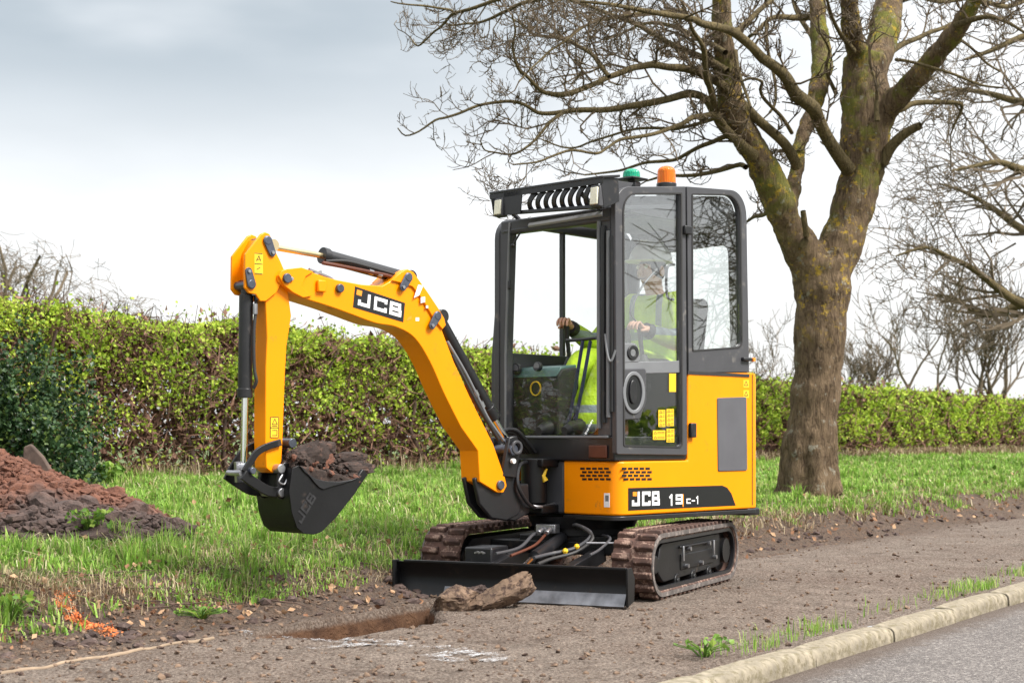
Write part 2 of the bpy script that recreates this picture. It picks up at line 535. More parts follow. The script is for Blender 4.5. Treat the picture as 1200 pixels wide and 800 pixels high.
# --- materials of the ground
def mat_path():
    m, t, b = new_mat("trodden_dirt_path")
    v = obj_vec(t)
    big = noise(t, 0.9, 5, .6, v); mid = noise(t, 6, 6, .65, v); fine = noise(t, 70, 4, .7, v); mot = noise(t, 26, 3, .6, v)
    c = ramp(t, mid, [(0.30, (0.088, 0.066, 0.052)), (0.50, (0.170, 0.130, 0.104)), (0.72, (0.27, 0.216, 0.178))])
    c = mixc(t, mrange(t, big, .42, .62), c, mixc(t, .55, c, (0.10, 0.06, 0.043)))
    c = mixc(t, mrange(t, fine, .40, .62), mixc(t, .38, c, (0.05, 0.036, 0.028), 'MIX'), mixc(t, .40, c, (0.46, 0.385, 0.32)))
    c = mixc(t, mrange(t, mot, .55, .70, 0, .5), c, (0.075, 0.043, 0.033))
    c = mixc(t, mrange(t, noise(t, 2.3, 6, .7, v, .8), .56, .66, 0, .6), c, (0.07, 0.047, 0.036))
    geo = N(t, 'ShaderNodeNewGeometry'); sp = N(t, 'ShaderNodeSeparateXYZ'); t.links.new(geo.outputs['Position'], sp.inputs[0])
    # bare earth under the surface crust and on the bank
    deep = mrange(t, sp.outputs[2], -.045, -.015, 1, 0)
    c = mixc(t, deep, c, ramp(t, mid, [(.3, (0.045, 0.020, 0.010)), (.7, (0.16, 0.075, 0.035))]))
    # darker fresh soil along the bank
    u = math_(t, 'ADD', math_(t, 'MULTIPLY', sp.outputs[0], -CA), math_(t, 'MULTIPLY', sp.outputs[1], SA))
    uu = math_(t, 'ADD', u, math_(t, 'MULTIPLY', mid, .7))
    soil = mrange(t, uu, 5.0, 5.55)
    c = mixc(t, math_(t, 'MULTIPLY', soil, .7), c, ramp(t, mot, [(.35, (0.035, 0.022, 0.016)), (.65, (0.12, 0.072, 0.045))]))
    t.links.new(c, b.inputs['Base Color'])
    b.inputs['Roughness'].default_value = .93; b.inputs['Specular IOR Level'].default_value = .25
    h = math_(t, 'ADD', math_(t, 'MULTIPLY', fine, .5), math_(t, 'ADD', mid, math_(t, 'MULTIPLY', mot, .6)))
    bump(t, b, h, 1.0, .05)
    return m

def mat_verge():
    m, t, b = new_mat("verge_turf")
    v = obj_vec(t)
    big = noise(t, .8, 4, .6, v); mid = noise(t, 7, 6, .7, v); fine = noise(t, 60, 4, .7, v)
    c = ramp(t, mid, [(0.28, (0.035, 0.030, 0.014)), (.5, (0.075, 0.11, 0.025)), (.72, (0.13, 0.19, 0.045))])
    c = mixc(t, mrange(t, big, .5, .68, 0, .5), c, (0.17, 0.15, 0.07))
    c = mixc(t, mrange(t, fine, .5, .75, 0, .5), c, (0.045, 0.03, 0.018))
    geo = N(t, 'ShaderNodeNewGeometry'); sp = N(t, 'ShaderNodeSeparateXYZ'); t.links.new(geo.outputs['Position'], sp.inputs[0])
    u = math_(t, 'ADD', math_(t, 'MULTIPLY', sp.outputs[0], -CA), math_(t, 'MULTIPLY', sp.outputs[1], SA))
    uu = math_(t, 'ADD', u, math_(t, 'MULTIPLY', math_(t, 'SUBTRACT', mid, .5), 1.0))
    soil = mrange(t, uu, 5.55, 5.85, 1, 0)
    c = mixc(t, soil, c, ramp(t, noise(t, 26, 3, .6, v), [(.35, (0.035, 0.021, 0.015)), (.65, (0.13, 0.078, 0.048))]))
    t.links.new(c, b.inputs['Base Color']); b.inputs['Roughness'].default_value = .95; b.inputs['Specular IOR Level'].default_value = .2
    bump(t, b, math_(t, 'ADD', mid, math_(t, 'MULTIPLY', fine, .6)), .9, .05)
    return m

def mat_asphalt():
    m, t, b = new_mat("worn_asphalt")
    v = obj_vec(t)
    big = noise(t, 1.1, 4, .6, v); agg = noise(t, 150, 2, .6, v); ag2 = noise(t, 60, 3, .7, v)
    vo = N(t, 'ShaderNodeTexVoronoi'); vo.inputs['Scale'].default_value = 110; t.links.new(v, vo.inputs['Vector'])
    c = ramp(t, big, [(.3, (0.135, 0.118, 0.110)), (.7, (0.21, 0.186, 0.174))])
    c = mixc(t, mrange(t, agg, .40, .58, 0, .75), c, (0.04, 0.036, 0.035))
    c = mixc(t, mrange(t, ag2, .50, .64, 0, .65), c, (0.36, 0.33, 0.30))
    geo = N(t, 'ShaderNodeNewGeometry'); sp = N(t, 'ShaderNodeSeparateXYZ'); t.links.new(geo.outputs['Position'], sp.inputs[0])
    u = math_(t, 'ADD', math_(t, 'MULTIPLY', sp.outputs[0], -CA), math_(t, 'MULTIPLY', sp.outputs[1], SA))
    uu = math_(t, 'ADD', u, math_(t, 'MULTIPLY', noise(t, 9, 5, .65, v), .25))
    c = mixc(t, mrange(t, uu, 2.42, 2.58, 0, .75), c, (0.085, 0.06, 0.045))
    t.links.new(c, b.inputs['Base Color']); b.inputs['Roughness'].default_value = .88; b.inputs['Specular IOR Level'].default_value = .3
    h = math_(t, 'ADD', math_(t, 'MULTIPLY', vo.outputs[0], -1.0), agg)
    bump(t, b, h, .8, .006)
    return m

M_PATH, M_VERGE, M_ASPH = mat_path(), mat_verge(), mat_asphalt()
M_KERB = simple("mossy_concrete_kerb", (0.24, 0.205, 0.150), 0.9, var=0.35, scale=16, bmp=.9, bscale=70, dirt=(0.15, 0.125, 0.075), dirt_amt=.45)
M_FIELD = simple("field_grass", (0.09, 0.13, 0.04), 0.95, var=.35, scale=.6)
M_SOILR = simple("red_brown_soil", (0.150, 0.062, 0.038), 0.93, var=.5, scale=11, bmp=.8, bscale=60, dirt=(0.045, 0.024, 0.018), dirt_amt=.35)
M_SOILD = simple("dark_damp_soil", (0.055, 0.034, 0.028), 0.9, var=.5, scale=13, bmp=.9, bscale=55, dirt=(0.13, 0.09, 0.075), dirt_amt=.35)
M_SOILK = simple("black_crumbly_soil", (0.030, 0.019, 0.015), 0.92, var=.6, scale=18, bmp=1.0, bscale=70, dirt=(0.085, 0.045, 0.032), dirt_amt=.30)
M_SOILB = simple("brown_clod", (0.16, 0.105, 0.070), 0.93, var=.45, scale=15, bmp=.9, bscale=50, dirt=(0.045, 0.025, 0.018), dirt_amt=.45)

# --- sheets
ss_all = sorted(set(list(np.arange(-100, 1.5, 8)) + list(np.arange(1.5, 3, .3)) + list(np.arange(3, 13.0, .028)) + steps(13.0, 900, .05, 1.06)))
us_path = list(np.arange(2.62, 4.3, .06)) + list(np.arange(4.3, 5.80, .03))
us_path = us_path[:-1] + [5.80]
us_verge = list(np.arange(5.80, 8.2, .045)) + steps(8.2, 13.5, .07, 1.05)
grid('dirt_path', us_path, ss_all, M_PATH)
grid('grass_verge', us_verge, ss_all, M_VERGE)
ss_c = sorted(set(list(np.arange(-900, -100, 100)) + list(np.arange(-100, 60, 8)) + list(np.arange(60, 2400, 60))))
grid('field', steps(13.5, 900, 1.0, 1.3), ss_c, M_FIELD)
grid('ground', [-900, -400, -200, -100, -40, -20, -10, -3.9, 2.62], ss_c, M_FIELD, zf=lambda x, y: np.where(US(x, y)[0] < -3.95, .02, -.19))
def road_z(x, y):
    u, s = US(x, y)
    return -.062 + .012 * np.clip((2.4 - u), 0, 2.8) + .0015 * wob(x, y, 3)
grid('road', list(np.arange(-3.9, 2.3, .25)) + [2.3, 2.38, 2.44, 2.50], sorted(set(list(np.arange(-100, 0, 8)) + list(np.arange(0, 30, .25)) + steps(30, 900, .5, 1.15))), M_ASPH, zf=road_z)

# --- kerb of separate stones, laid end to end
kerb = empty('kerb', Matrix.Translation((*XY(2.55, 0), 0))); tag(kerb, kind='structure')
def kerbstone_mesh():
    L, w, h = .905, .115, .155
    prof = [(-w / 2, -h), (w / 2, -h), (w / 2, 0), (-w / 2 + .035, 0), (-w / 2 + .016, -.006), (-w / 2 + .004, -.020), (-w / 2, -.045)]
    xs = np.linspace(-L / 2, L / 2, 10)
    V, F = [], []
    for i, x in enumerate(xs):
        e = .006 if i in (0, 9) else 0
        for j, (a, b) in enumerate(prof):
            wig = .0008 * math.sin(9 * x + j) + .0008 * math.sin(31 * x + 2 * j)
            V.append((x, a * (1 - e * 3) + wig, b - (e if b > -.1 else 0) + wig))
    n = len(prof)
    for i in range(9):
        for j in range(n):
            F.append((i * n + j, i * n + (j + 1) % n, (i + 1) * n + (j + 1) % n, (i + 1) * n + j))
    F += [tuple(range(n)), tuple(range(10 * n - 1, 9 * n - 1, -1))]
    return V, F
kb = MB(); kb.add(*kerbstone_mesh())
KA = Matrix.Rotation(math.atan2(CA, SA), 4, 'Z')       # local X along the road
s_joint = 5.13                                           # a joint seen in the photograph
k0 = None
for i in range(-2, 42):
    s = s_joint + .915 * (i + .5)
    x, y = XY(2.555 + .004 * math.sin(i * 2.7), s)
    fr = Matrix.Translation((x, y, .012 + .004 * math.sin(i * 5.1))) @ KA @ Matrix.Rotation(.006 * math.sin(i * 3.3), 4, 'Z')
    if k0 is None:
        k0 = kb.build('kerbstone', M_KERB, kerb, fr, smooth=40)
    else:
        copy_of(k0, kerb, fr)

def hit(px, py):
    """Where the line of sight through (px, py) meets the ground."""
    z = 0.0
    for _ in range(25):
        y = (CAM_H - z) * FPX / (py - HOR)
        z = .5 * z + .5 * float(ground_z((px - 600) / FPX * y, y))
    y = (CAM_H - z) * FPX / (py - HOR)
    return ((px - 600) / FPX * y, y)

# --- white survey paint and orange spray on the ground
def ground_px(px, py, h=0.0):
    """Point at height h whose picture position is (px, py)."""
    y = (CAM_H - h) * FPX / (py - HOR)
    return ((px - 600) / FPX * y, y)

def mat_paint(name, col, cover):
    m = bpy.data.materials.new(name); m.use_nodes = True
    t = m.node_tree; b = t.nodes['Principled BSDF']; o = t.nodes['Material Output']
    b.inputs['Base Color'].default_value = (*col, 1); b.inputs['Roughness'].default_value = .9
    tr = N(t, 'ShaderNodeBsdfTransparent'); mxs = N(t, 'ShaderNodeMixShader')
    f = math_(t, 'ADD', math_(t, 'MULTIPLY', noise(t, 55, 4, .75), .6), math_(t, 'MULTIPLY', noise(t, 9, 3), .4))
    t.links.new(mrange(t, f, cover, cover + .16, 0, .92), mxs.inputs[0])
    t.links.new(tr.outputs[0], mxs.inputs[1]); t.links.new(b.outputs[0], mxs.inputs[2]); t.links.new(mxs.outputs[0], o.inputs[0])
    return m
M_WPAINT = mat_paint("chalky_white_spray", (0.46, 0.46, 0.47), .47)
M_OPAINT = mat_paint("orange_spray", (0.62, 0.17, 0.04), .46)

def strip(name, pts, w, mat, label, cat, lift=.005, group=None):
    P = [np.array(p, float) for p in pts]
    dense = []
    for a, b in zip(P[:-1], P[1:]):
        n = max(2, int(np.hypot(*(b - a)) / .02))
        dense += [a + (b - a) * k / n for k in range(n)]
    dense.append(P[-1]); D = np.array(dense)
    T = np.gradient(D, axis=0); T /= np.linalg.norm(T, axis=1)[:, None] + 1e-9
    Nn = np.stack([-T[:, 1], T[:, 0]], 1)
    rows = []
    for k in (-1, -.5, 0, .5, 1):
        ww = w * (1 + .25 * np.sin(np.arange(len(D)) * .4 + k))
        Q = D + Nn * (k * ww[:, None] / 2)
        rows.append(np.column_stack([Q, ground_z(Q[:, 0], Q[:, 1]) + lift]))
    V = np.concatenate(rows); n = len(D)
    F = np.array([(r * n + i, r * n + i + 1, (r + 1) * n + i + 1, (r + 1) * n + i) for r in range(4) for i in range(n - 1)])
    o = raw_mesh(name, V, F, mat, smooth=True)
    return tag(o, label, cat, group)
G = hit
strip('spray_mark', [G(282, 744), G(330, 747), G(380, 751), G(415, 755), G(440, 757)], .05, M_WPAINT, "thin white sprayed line running along the near lip of the trench", "paint mark", .007)
strip('spray_mark', [G(365, 762), G(420, 757), G(470, 757), G(520, 760), G(560, 766), G(590, 771), G(570, 776), G(530, 775), G(500, 770), G(530, 766), G(565, 768)], .085, M_WPAINT, "looping smeared white spray mark on the dirt path in front of the trench", "paint mark", .009)
strip('spray_mark', [G(400, 752), G(440, 752), G(490, 755)], .05, M_WPAINT, "short faint white dash between the trench line and the looping mark", "paint mark", .011)
# ------------------------------------------------------------------ vegetation
def mat_leafy(name, stops, noise_scale=1.2, trans=.25, rough=.6, clump=((0.0, 0.0, 0.0), .0)):
    m = bpy.data.materials.new(name); m.use_nodes = True
    t = m.node_tree; b = t.nodes['Principled BSDF']; o = t.nodes['Material Output']
    g = N(t, 'ShaderNodeNewGeometry')
    f = math_(t, 'ADD', math_(t, 'MULTIPLY', g.outputs['Random Per Island'], .62), math_(t, 'MULTIPLY', noise(t, noise_scale, 3), .5))
    c = ramp(t, f, stops)
    t.links.new(c, b.inputs['Base Color']); b.inputs['Roughness'].default_value = rough
    b.inputs['Specular IOR Level'].default_value = .3
    tl = N(t, 'ShaderNodeBsdfTranslucent'); t.links.new(c, tl.inputs[0])
    mxs = N(t, 'ShaderNodeMixShader'); mxs.inputs[0].default_value = trans
    t.links.new(b.outputs[0], mxs.inputs[1]); t.links.new(tl.outputs[0], mxs.inputs[2]); t.links.new(mxs.outputs[0], o.inputs[0])
    return m
M_GRASS = mat_leafy("grass_blades", [(.16, (0.38, 0.30, 0.16)), (.25, (0.13, 0.21, 0.045)), (.48, (0.20, 0.38, 0.052)), (.68, (0.32, 0.51, 0.085)), (.80, (0.40, 0.46, 0.15)), (.93, (0.48, 0.42, 0.24))], 3.2, .35)
M_DRYG = mat_leafy("dry_grass", [(.2, (0.10, 0.06, 0.035)), (.5, (0.26, 0.18, 0.10)), (.85, (0.48, 0.40, 0.26))], 2, .2)
M_STRAW = mat_leafy("pale_old_grass", [(.2, (0.22, 0.16, 0.08)), (.5, (0.44, 0.38, 0.21)), (.85, (0.60, 0.56, 0.36))], 2, .2)
M_HEDGE = mat_leafy("spring_hedge_leaves", [(.15, (0.10, 0.085, 0.028)), (.28, (0.16, 0.25, 0.03)), (.52, (0.31, 0.45, 0.038)), (.78, (0.49, 0.61, 0.07)), (.92, (0.64, 0.70, 0.15))], 1.6, .38, .6)
M_HTWIG = mat_leafy("brown_twigs_and_old_leaves", [(.2, (0.055, 0.028, 0.02)), (.5, (0.14, 0.075, 0.052)), (.85, (0.30, 0.17, 0.12))], 2, .1, .8)
M_IVY = mat_leafy("dark_ivy_leaves", [(.2, (0.010, 0.024, 0.011)), (.5, (0.025, 0.06, 0.022)), (.75, (0.06, 0.11, 0.04)), (.95, (0.20, 0.27, 0.05))], 5, .15, .4)
M_DEADL = mat_leafy("fallen_leaves", [(.2, (0.10, 0.045, 0.025)), (.5, (0.26, 0.13, 0.07)), (.85, (0.45, 0.29, 0.17))], 3, .1, .8)
M_WEED = mat_leafy("broad_weed_leaves", [(.2, (0.08, 0.17, 0.03)), (.6, (0.16, 0.29, 0.045)), (.9, (0.28, 0.38, 0.06))], 2, .3, .5)

def mat_bark(name, c0, c1, lich=None, moss=None, scale=1.0, zl=(1.2, 5.5)):
    m, t, b = new_mat(name)
    v = obj_vec(t)
    mpn = N(t, 'ShaderNodeMapping'); mpn.inputs['Scale'].default_value = (1, 1, .22); t.links.new(v, mpn.inputs[0])
    rid = noise(t, 17 * scale, 6, .65, mpn.outputs[0], 1.2); big = noise(t, 2.2, 4, .6, v); fine = noise(t, 60 * scale, 4, .7, mpn.outputs[0])
    c = ramp(t, rid, [(.32, c0), (.68, c1)])
    c = mixc(t, mrange(t, big, .45, .7, 0, .35), c, tuple(x * 1.4 for x in c1))
    sp = N(t, 'ShaderNodeSeparateXYZ'); t.links.new(v, sp.inputs[0])
    if moss:
        k = math_(t, 'MULTIPLY', mrange(t, noise(t, 3.2, 5, .7, v), .46, .62), mrange(t, sp.outputs[2], 1.9, 3.4))
        c = mixc(t, math_(t, 'MULTIPLY', k, .8), c, moss)
    if lich:
        k = math_(t, 'MULTIPLY', mrange(t, noise(t, 13, 5, .75, v), .54, .62), mrange(t, noise(t, 1.1, 3, .5, v), .36, .52))
        k = math_(t, 'MULTIPLY', k, mrange(t, sp.outputs[2], zl[0], zl[0] + .9))
        c = mixc(t, math_(t, 'MULTIPLY', k, .85), c, lich)
        k2 = math_(t, 'MULTIPLY', mrange(t, noise(t, 9, 4, .7, v), .60, .66), .6)
        c = mixc(t, k2, c, (0.34, 0.33, 0.27))
    t.links.new(c, b.inputs['Base Color']); b.inputs['Roughness'].default_value = .95; b.inputs['Specular IOR Level'].default_value = .2
    bump(t, b, math_(t, 'ADD', rid, math_(t, 'MULTIPLY', fine, .35)), 1.0, .05)
    return m
M_BARK = mat_bark("ash_bark", (0.042, 0.027, 0.017), (0.24, 0.170, 0.105), (0.46, 0.31, 0.04), (0.17, 0.18, 0.03), 1.6)
M_LIMB = mat_bark("limb_bark", (0.065, 0.050, 0.026), (0.22, 0.17, 0.085), None, None, 2.0)
M_TWIG = simple("twig_bark", (0.085, 0.060, 0.034), .9, var=.35, scale=4)
M_FBARK = simple("distant_bark", (0.13, 0.098, 0.065), .9, var=.3, scale=1)
M_STEM = simple("hedge_stem_bark", (0.075, 0.045, 0.033), .9, var=.4, scale=9, bmp=.5, bscale=60)

def leaf_quads(P, size, lean=None, asp=.62):
    """Diamond leaves, randomly turned, as (V, F)."""
    n = len(P)
    a = rng.normal(size=(n, 3)); a /= np.linalg.norm(a, axis=1)[:, None]
    b = rng.normal(size=(n, 3)); b -= a * (a * b).sum(1)[:, None]; b /= np.linalg.norm(b, axis=1)[:, None]
    if lean is not None:
        a = a * .8 + lean; a /= np.linalg.norm(a, axis=1)[:, None]
        b -= a * (a * b).sum(1)[:, None]; b /= np.linalg.norm(b, axis=1)[:, None]
    c = np.cross(a, b)
    s = np.asarray(size).reshape(-1, 1) * .5
    V = np.stack([P - a * s, P + b * s * asp + c * s * .18, P + a * s, P - b * s * asp + c * s * .18], 1).reshape(-1, 3)
    F = np.arange(4 * n).reshape(n, 4)
    return V, F

def tubes(lines, sides=4):
    """lines: list of (points (k,3), radii (k,)); returns (V, F) of open tubes, grouped by point count for speed."""
    Vs, Fs = [], []; base = 0
    byk = {}
    for p, r in lines:
        byk.setdefault(len(p), []).append((p, r))
    for k, L in byk.items():
        P = np.array([l[0] for l in L], float); R = np.array([l[1] for l in L], float)
        T = np.gradient(P, axis=1); T /= np.linalg.norm(T, axis=2, keepdims=True) + 1e-9
        ref = np.where(np.abs(T[:, :, 2:3]) < .9, np.array([0, 0, 1.]), np.array([1., 0, 0]))
        A = np.cross(T, ref); A /= np.linalg.norm(A, axis=2, keepdims=True) + 1e-9
        B = np.cross(T, A)
        ang = np.arange(sides) * 2 * PI / sides
        V = P[:, :, None, :] + R[:, :, None, None] * (A[:, :, None, :] * np.cos(ang)[None, None, :, None] + B[:, :, None, :] * np.sin(ang)[None, None, :, None])
        n = len(L)
        V = V.reshape(-1, 3)
        li = np.arange(n)[:, None, None] * (k * sides); ri = np.arange(k - 1)[None, :, None] * sides
        si = np.arange(sides)[None, None, :]; sj = (si + 1) % sides
        F = np.stack([li + ri + si, li + ri + sj, li + ri + sides + sj, li + ri + sides + si], -1).reshape(-1, 4) + base
        Vs.append(V); Fs.append(F); base += len(V)
    return np.concatenate(Vs), np.concatenate(Fs)

# --- grass: blades, denser where they show large
def blades(P, H, W, droop=.5):
    n = len(P)
    yaw = rng.uniform(0, 2 * PI, n); d = np.stack([np.cos(yaw), np.sin(yaw), np.zeros(n)], 1)
    sd = np.stack([-np.sin(yaw), np.cos(yaw), np.zeros(n)], 1)
    le = rng.uniform(.1, 1, n) ** 1.5 * droop
    W = np.asarray(W).reshape(-1, 1); H = np.asarray(H).reshape(-1, 1); le = le.reshape(-1, 1)
    up = np.array([[0, 0, 1.]])
    m = P + up * H * .6 + d * H * le * .35
    tip = P + up * H * (1 - .35 * le) + d * H * le * 1.1
    V = np.stack([P - sd * W / 2, P + sd * W / 2, m + sd * W * .38, m - sd * W * .38, tip], 1).reshape(-1, 3)
    i = np.arange(n)[:, None] * 5
    return V, [i + np.array([[0, 1, 2, 3]]), i + np.array([[3, 2, 4]])]

def scatter_us(n, u0, u1, s0, s1, p=1.7):
    """Random points, thinning out with distance."""
    r = rng.uniform(0, 1, n); a, b = s0 ** (1 - p), s1 ** (1 - p)
    s = (a + r * (b - a)) ** (1 / (1 - p))
    u = rng.uniform(u0, u1, n)
    return u, s

HEAP_C = np.array((-3.95, 10.05)); HEAP_TIP = np.array((-1.95, 8.62))
def heap_h(x, y):
    """Height of the soil heap above the verge."""
    d = HEAP_TIP - HEAP_C; L = np.hypot(*d); e = d / L; nrm = np.array((-e[1], e[0]))
    a = ((x - HEAP_C[0]) * e[0] + (y - HEAP_C[1]) * e[1]); b = ((x - HEAP_C[0]) * nrm[0] + (y - HEAP_C[1]) * nrm[1])
    a2 = np.where(a > 0, a / (L + .05), a / 1.6)
    r = np.sqrt(a2 ** 2 + (b / 1.08) ** 2)
    h = .60 * np.clip(1 - r, 0, 1) ** .85
    return h + np.where(h > .02, .035 * wob(x, y, 6, 2.2), 0)

def grass_mask(x, y, e_add=0.0):
    u, s = US(x, y)
    t = u - edge_u(s)
    off = np.where(s < 8.6, .0, .15)
    d = np.clip((t - off - .22 * wob(x, y, 3.1, 5.) - .12 * wob(x, y, 8.5, 1.)) / .22, 0, 1)
    d = d * np.clip((np.hypot(x + 2.32, y - 7.25) - .38 - .15 * wob(x, y, 5, 3.)) / .2, .03, 1)
    d = d * np.clip(.80 + .7 * wob(x, y, 2.3, 9.) + .4 * wob(x, y, 7.1, 3.), .10, 1)
    d = d * (heap_h(x, y) < .03)
    return d
u, s = scatter_us(520000, 5.35, 12.2, 2.6, 60, 1.45)
x, y = XY(u, s)
inv = np.abs(x / np.maximum(y, .1) + .0) < .52
keep = (rng.uniform(0, 1, len(x)) < grass_mask(x, y)) & inv & (y > 4)
x, y, s_, u_ = x[keep], y[keep], s[keep], u[keep]
P = np.column_stack([x, y, ground_z(x, y) - .004])
D = np.maximum(y, 6)
patch = .75 + .5 * wob(x, y, 1.7, 2.0) + .45 * wob(x, y, 6.3, 6.)
H = rng.uniform(.02, .09, len(x)) * np.clip(patch, .35, 1.7) * np.clip(D / 10, 1, 1.5)
W = rng.uniform(.005, .012, len(x)) * np.clip(D / 9, 1, 4)
V, F = blades(P, H, W, 1.3)
tag(raw_mesh('grass', V, F, M_GRASS), kind='stuff')
# tussocks and last year's pale blades lying among the green
u, s = scatter_us(1500, 5.45, 11.6, 4.2, 34, 1.5); x, y = XY(u, s)
k = (rng.uniform(0, 1, len(x)) < grass_mask(x, y) * .9) & (np.abs(x / y) < .40) & (y > 5); x, y = x[k], y[k]
reps = 34; cx_ = np.repeat(x, reps) + rng.normal(0, .028, len(x) * reps); cy_ = np.repeat(y, reps) + rng.normal(0, .028, len(x) * reps)
V, F = blades(np.column_stack([cx_, cy_, ground_z(cx_, cy_) - .004]), np.repeat(rng.uniform(.09, .20, len(x)), reps) * rng.uniform(.5, 1.1, len(cx_)), rng.uniform(.005, .010, len(cx_)) * np.clip(cy_ / 9, 1, 3), 1.1)
tag(raw_mesh('grass_tussocks', V, F, M_GRASS), kind='stuff')
u, s = scatter_us(15000, 5.4, 11.8, 4.2, 45, 1.6); x, y = XY(u, s)
k = (rng.uniform(0, 1, len(x)) < grass_mask(x, y) * np.clip(.45 + .7 * wob(x, y, 1.5, 8.) + .4 * wob(x, y, 5.5, 4.), .05, 1)) & (np.abs(x / y) < .40) & (y > 5); x, y = x[k], y[k]
V, F = blades(np.column_stack([x, y, ground_z(x, y) + .004]), rng.uniform(.05, .13, len(x)), rng.uniform(.004, .008, len(x)) * np.clip(y / 9, 1, 3), 2.2)
tag(raw_mesh('old_grass', V, F, M_STRAW), kind='stuff')
# rank dry growth under the hedge
u, s = scatter_us(30000, 11.0, 11.9, -3, 60, 1.3) if False else (rng.uniform(11.0, 11.95, 30000), rng.uniform(-1, 46, 30000)); x, y = XY(u, s)
k = (np.abs(x / y) < .40) & (rng.uniform(0, 1, len(x)) < np.clip(.5 + .7 * wob(x, y, 1.1, 1.5), .1, 1)); x, y = x[k], y[k]
V, F = blades(np.column_stack([x, y, ground_z(x, y) - .01]), rng.uniform(.08, .30, len(x)), rng.uniform(.008, .016, len(x)) * np.clip(y / 18, 1, 2), 1.3)
tag(raw_mesh('rank_grass', V, F, M_DRYG), kind='stuff')
# straw-coloured old grass and roots hanging on the bank
u, s = scatter_us(64000, 5.3, 6.5, 3.4, 45, 1.6); x, y = XY(u, s)
t_ = u - edge_u(s)
k = (rng.uniform(0, 1, len(x)) < (np.exp(-((t_ - .30) / .26) ** 2) * .55 + .10) * np.clip(.5 + 1.1 * wob(x, y, 4.1, 2.5), .04, 1)) & (y > 4) & (t_ > .02) & (trench(x, y) < -.03) & (np.abs(x / y) < .4)
x, y = x[k], y[k]
P = np.column_stack([x, y, ground_z(x, y) - .004])
V, F = blades(P, rng.uniform(.03, .10, len(x)) * np.clip(y / 10, 1, 1.4), rng.uniform(.003, .006, len(x)) * np.clip(y / 8, 1, 3), 2.0)
tag(raw_mesh('dry_grass', V, F, M_DRYG), kind='stuff')
# tufts between path and kerb
u = 2.68 + np.abs(rng.normal(0, .11, 16000)) ; s = rng.uniform(5.3, 26, 16000); x, y = XY(u, s)
cl = .5 + .5 * np.sin(s * 3.1 + 1.2 * np.sin(s * 1.3)) + .3 * np.sin(s * 7.7)
k = (rng.uniform(0, 1, len(x)) < np.clip(cl - .35, .03, 1) * np.clip((s - 5.2) / 2.0, .12, 1) * np.clip(1.4 - (u - 2.68) * 3, .1, 1))
k &= (u - 2.68 < .34)
x, y = x[k], y[k]
P = np.column_stack([x, y, ground_z(x, y) - .003])
V, F = blades(P, rng.uniform(.025, .085, len(x)), rng.uniform(.003, .006, len(x)) * np.clip(y / 8, 1, 2.5), .7)
tag(raw_mesh('kerbside_grass', V, F, M_GRASS), kind='stuff')

# broad-leaved weeds on the bank
def weed(name, px, py, h0, n, size, hh, label, cat='weed', mat=None, spread=.13):
    x0, y0 = hit(px, py)
    root = empty(name, Matrix.Translation((x0, y0, float(ground_z(x0, y0)))))
    root['label'] = label; root['category'] = cat
    Vs, lines = [], []
    Pn = []
    for i in range(n):
        a = rng.uniform(0, 2 * PI); r = rng.uniform(.2, 1) * spread; z = hh * rng.uniform(.35, 1)
        Pn.append((r * math.cos(a), r * math.sin(a), z))
        lines.append((np.array([(0, 0, -.02), (r * .4 * math.cos(a), r * .4 * math.sin(a), z * .6), Pn[-1]]), np.array([.003, .0025, .0015])))
    V, F = leaf_quads(np.array(Pn), rng.uniform(.7, 1.3, n) * size, np.array([[0, 0, .35]]), .8)
    o = raw_mesh('leaves', V, F, mat or M_WEED, root, fr=WM[root.name])
    V, F = tubes(lines, 3)
    raw_mesh('stem', V, F, mat or M_WEED, root, fr=WM[root.name])
    return root
weed('weed', 105, 640, .30, 120, .032, .15, "bright yellow-green leafy weed in the grass just below the dark end of the soil heap")
weed('weed', 12, 728, .12, 46, .04, .13, "lime green sprig on the dark bare bank at the left edge of the photo")
weed('weed', 236, 726, .06, 60, .02, .05, "low clump of small green leaves on the path edge, right of the orange spray")
weed('weed', 130, 575, .36, 80, .07, .22, "fresh green nettle clump at the foot of the hedge behind the soil heap")
weed('weed', 825, 768, .0, 30, .03, .07, "small isolated green tuft on the bare dirt a step in from the kerb", 'tuft')

# fallen leaves and litter
u, s = scatter_us(17000, 4.85, 11.4, 3.6, 34, 1.6); x, y = XY(u, s)
t_ = u - edge_u(s)
k = (rng.uniform(0, 1, len(x)) < np.exp(-((t_ - .1) / .28) ** 2) * .9 + .16 * (t_ > .3)) & (trench(x, y) < 0) & (heap_h(x, y) < .02)
x, y = x[k], y[k]
P = np.column_stack([x, y, ground_z(x, y) + .012 + .03 * (US(x, y)[0] > 5.8)])
V, F = leaf_quads(P, rng.uniform(.015, .05, len(x)) * np.clip(y / 10, 1, 1.6), None, .7)
tag(raw_mesh('fallen_leaves', V, F, M_DEADL), kind='stuff')

